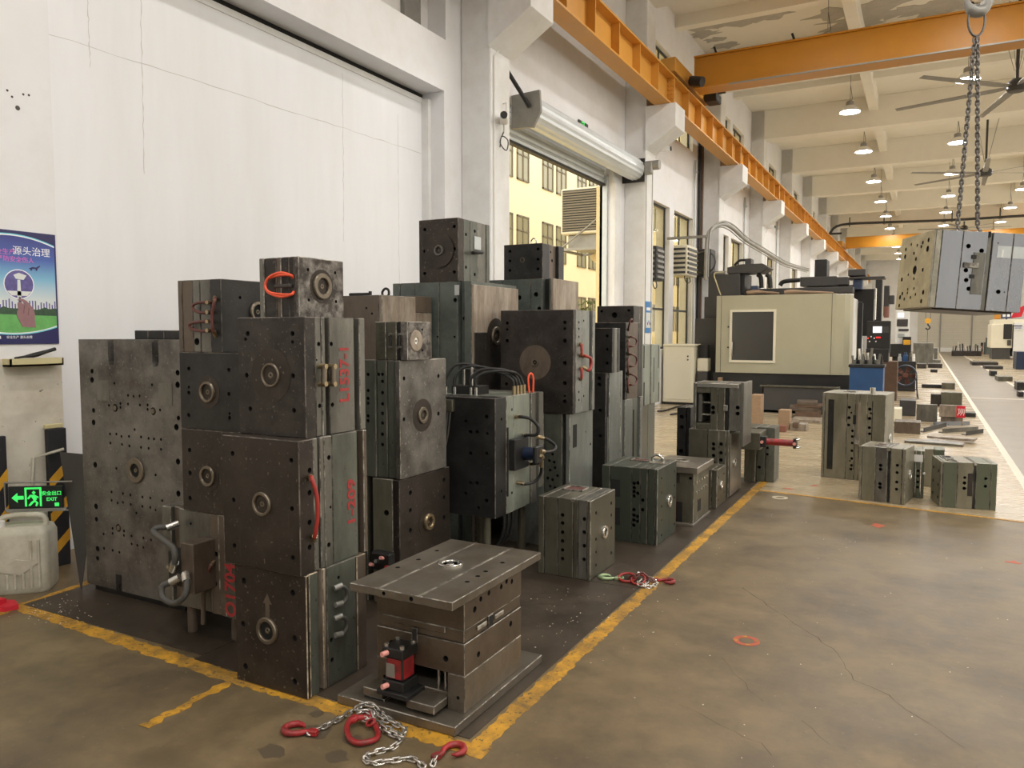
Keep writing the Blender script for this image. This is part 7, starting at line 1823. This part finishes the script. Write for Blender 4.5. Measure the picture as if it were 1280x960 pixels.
for k in range(12): MB().cyl((-.82 + .15 * k, .3, .35), (-.82 + .15 * k + random.uniform(-.04, .04), .3, .35 + random.uniform(.3, .75)), .05, n=7).build('part', ['steel_grey', 'steel_black', 'chrome'][k % 3], rk)
p = G(1233.5, 443); tag(MB().cyl((0, 0, 0), (0, 0, .9), .22, n=12).cyl((0, 0, .9), (0, 0, 1.25), .12, n=10).build('gas_bottle', 'steel_teal', None, (p.x, p.y, 0)), 'teal gas bottle standing beside the pale machine beyond the aisle', 'bottle')
p = G(1227, 443); bl_ = thing('bollard', 'red and black warning bollard beyond the aisle', 'bollard', (p.x, p.y, 0))
for k in range(4): MB().cyl((0, 0, .22 * k), (0, 0, .22 * k + .22), .09, n=10).build('band', ['copper_red', 'black_metal'][k % 2], bl_)
# pale machine right of the aisle
Yp = G(1250, 449).y
a, b, z0, z1 = rect(1238, 399, 1266, 449, Yp)
pm = thing('machining_centre', 'pale cream machining centre with black window right of the aisle', 'machine', ((a + b) / 2, Yp, 0))
def ppx(name, x0, y0, x1, y1, dy, d, mt): a_, b_, c_, d_ = rect(x0, y0, x1, y1, Yp + dy); return MB().box(a_ - pm.location.x, b_ - pm.location.x, dy, dy + d, c_, d_, .02).build(name, mt, pm)
ppx('enclosure', 1238, 405, 1266, 435, .0, 3, 'machine_cream'); ppx('enclosure_top', 1241, 399, 1300, 406, .1, 3, 'machine_cream'); ppx('window', 1254, 405, 1265.5, 424, -.05, .1, 'black_metal'); ppx('control_box', 1259, 425, 1264, 432, -.1, .1, 'charcoal_paint'); ppx('base', 1240, 435, 1263, 449, .1, 2.5, 'charcoal_paint')
ppx('side_cabinet', 1266, 403, 1300, 446, -.2, 2.5, 'machine_white'); ppx('sign_plate', 1267.5, 406.5, 1278, 413, -.25, .05, 'poster_pale'); ppx('sign_band', 1267.5, 406.5, 1278, 408, -.27, .05, 'poster_navy'); ppx('sign_band', 1268.5, 409.5, 1277, 410.5, -.27, .05, 'poster_indigo')
ppx('orange_guard', 1243, 389, 1251, 399, .3, .4, 'girder_steel')
p = WY(1255, 390, Yp + 4); sg = thing('hall_banner', 'white and red lettered banner above the pale machine', 'banner', (p.x, p.y, 0))
a, b, z0, z1 = rect(1251, 387, 1266, 398, Yp + 4)
MB().box(a - p.x, b - p.x, 0, .05, z0, z1).box((a + b) / 2 - p.x - .05, (a + b) / 2 - p.x + .05, .05, .15, 0, z1).build('banner_board', 'navy_metal', sg)
for k in range(4): MB().box(a - p.x + .1 + k * .24, a - p.x + .26 + k * .24, -.02, 0, z0 + .1, z1 - .08).build('white_letter', 'white_plastic', sg)
MB().prism([(b - p.x - .1, z0), (b - p.x + .5, z0 + .1), (b - p.x + .7, z1 + .3), (b - p.x + .1, z1)], 'y', -.03, .02).build('red_emblem', 'red_pad', sg)
# small far crane hook
p = WY(1160, 400, 60); fh_ = thing('crane_hook', 'small yellow crane hook block hanging far down the hall', 'hook', (p.x, 50.3, WY(1160, 412, 50.3).z))
p2 = WY(1160, 400, 50.3); fh_.location.x = p2.x
MB().cyl((0, -.06, .5), (0, .06, .5), .16, n=16).build('hook_block', 'hazard_yellow', fh_)
MB().tube([(0, 0, .36), (.02, 0, .25), (.10, 0, .16), (.08, 0, .05), (-.03, 0, .02), (-.10, 0, .10)], .035, 7).build('hook_body', 'black_metal', fh_)
for dx in (-.12, .12): MB().cyl((dx, 0, .5), (dx, 0, 6.6 - fh_.location.z), .012, n=5).build('wire_rope', 'charcoal_paint', fh_)
o = tag(MB().cyl((0, 0, 0), (0, 0, 1.2), .012, n=5).build('pendant_cable', 'charcoal_paint', None, (p2.x, 50.3, fh_.location.z - 1.17)), 'thin pendant cable hanging below the small far crane hook', 'cable')
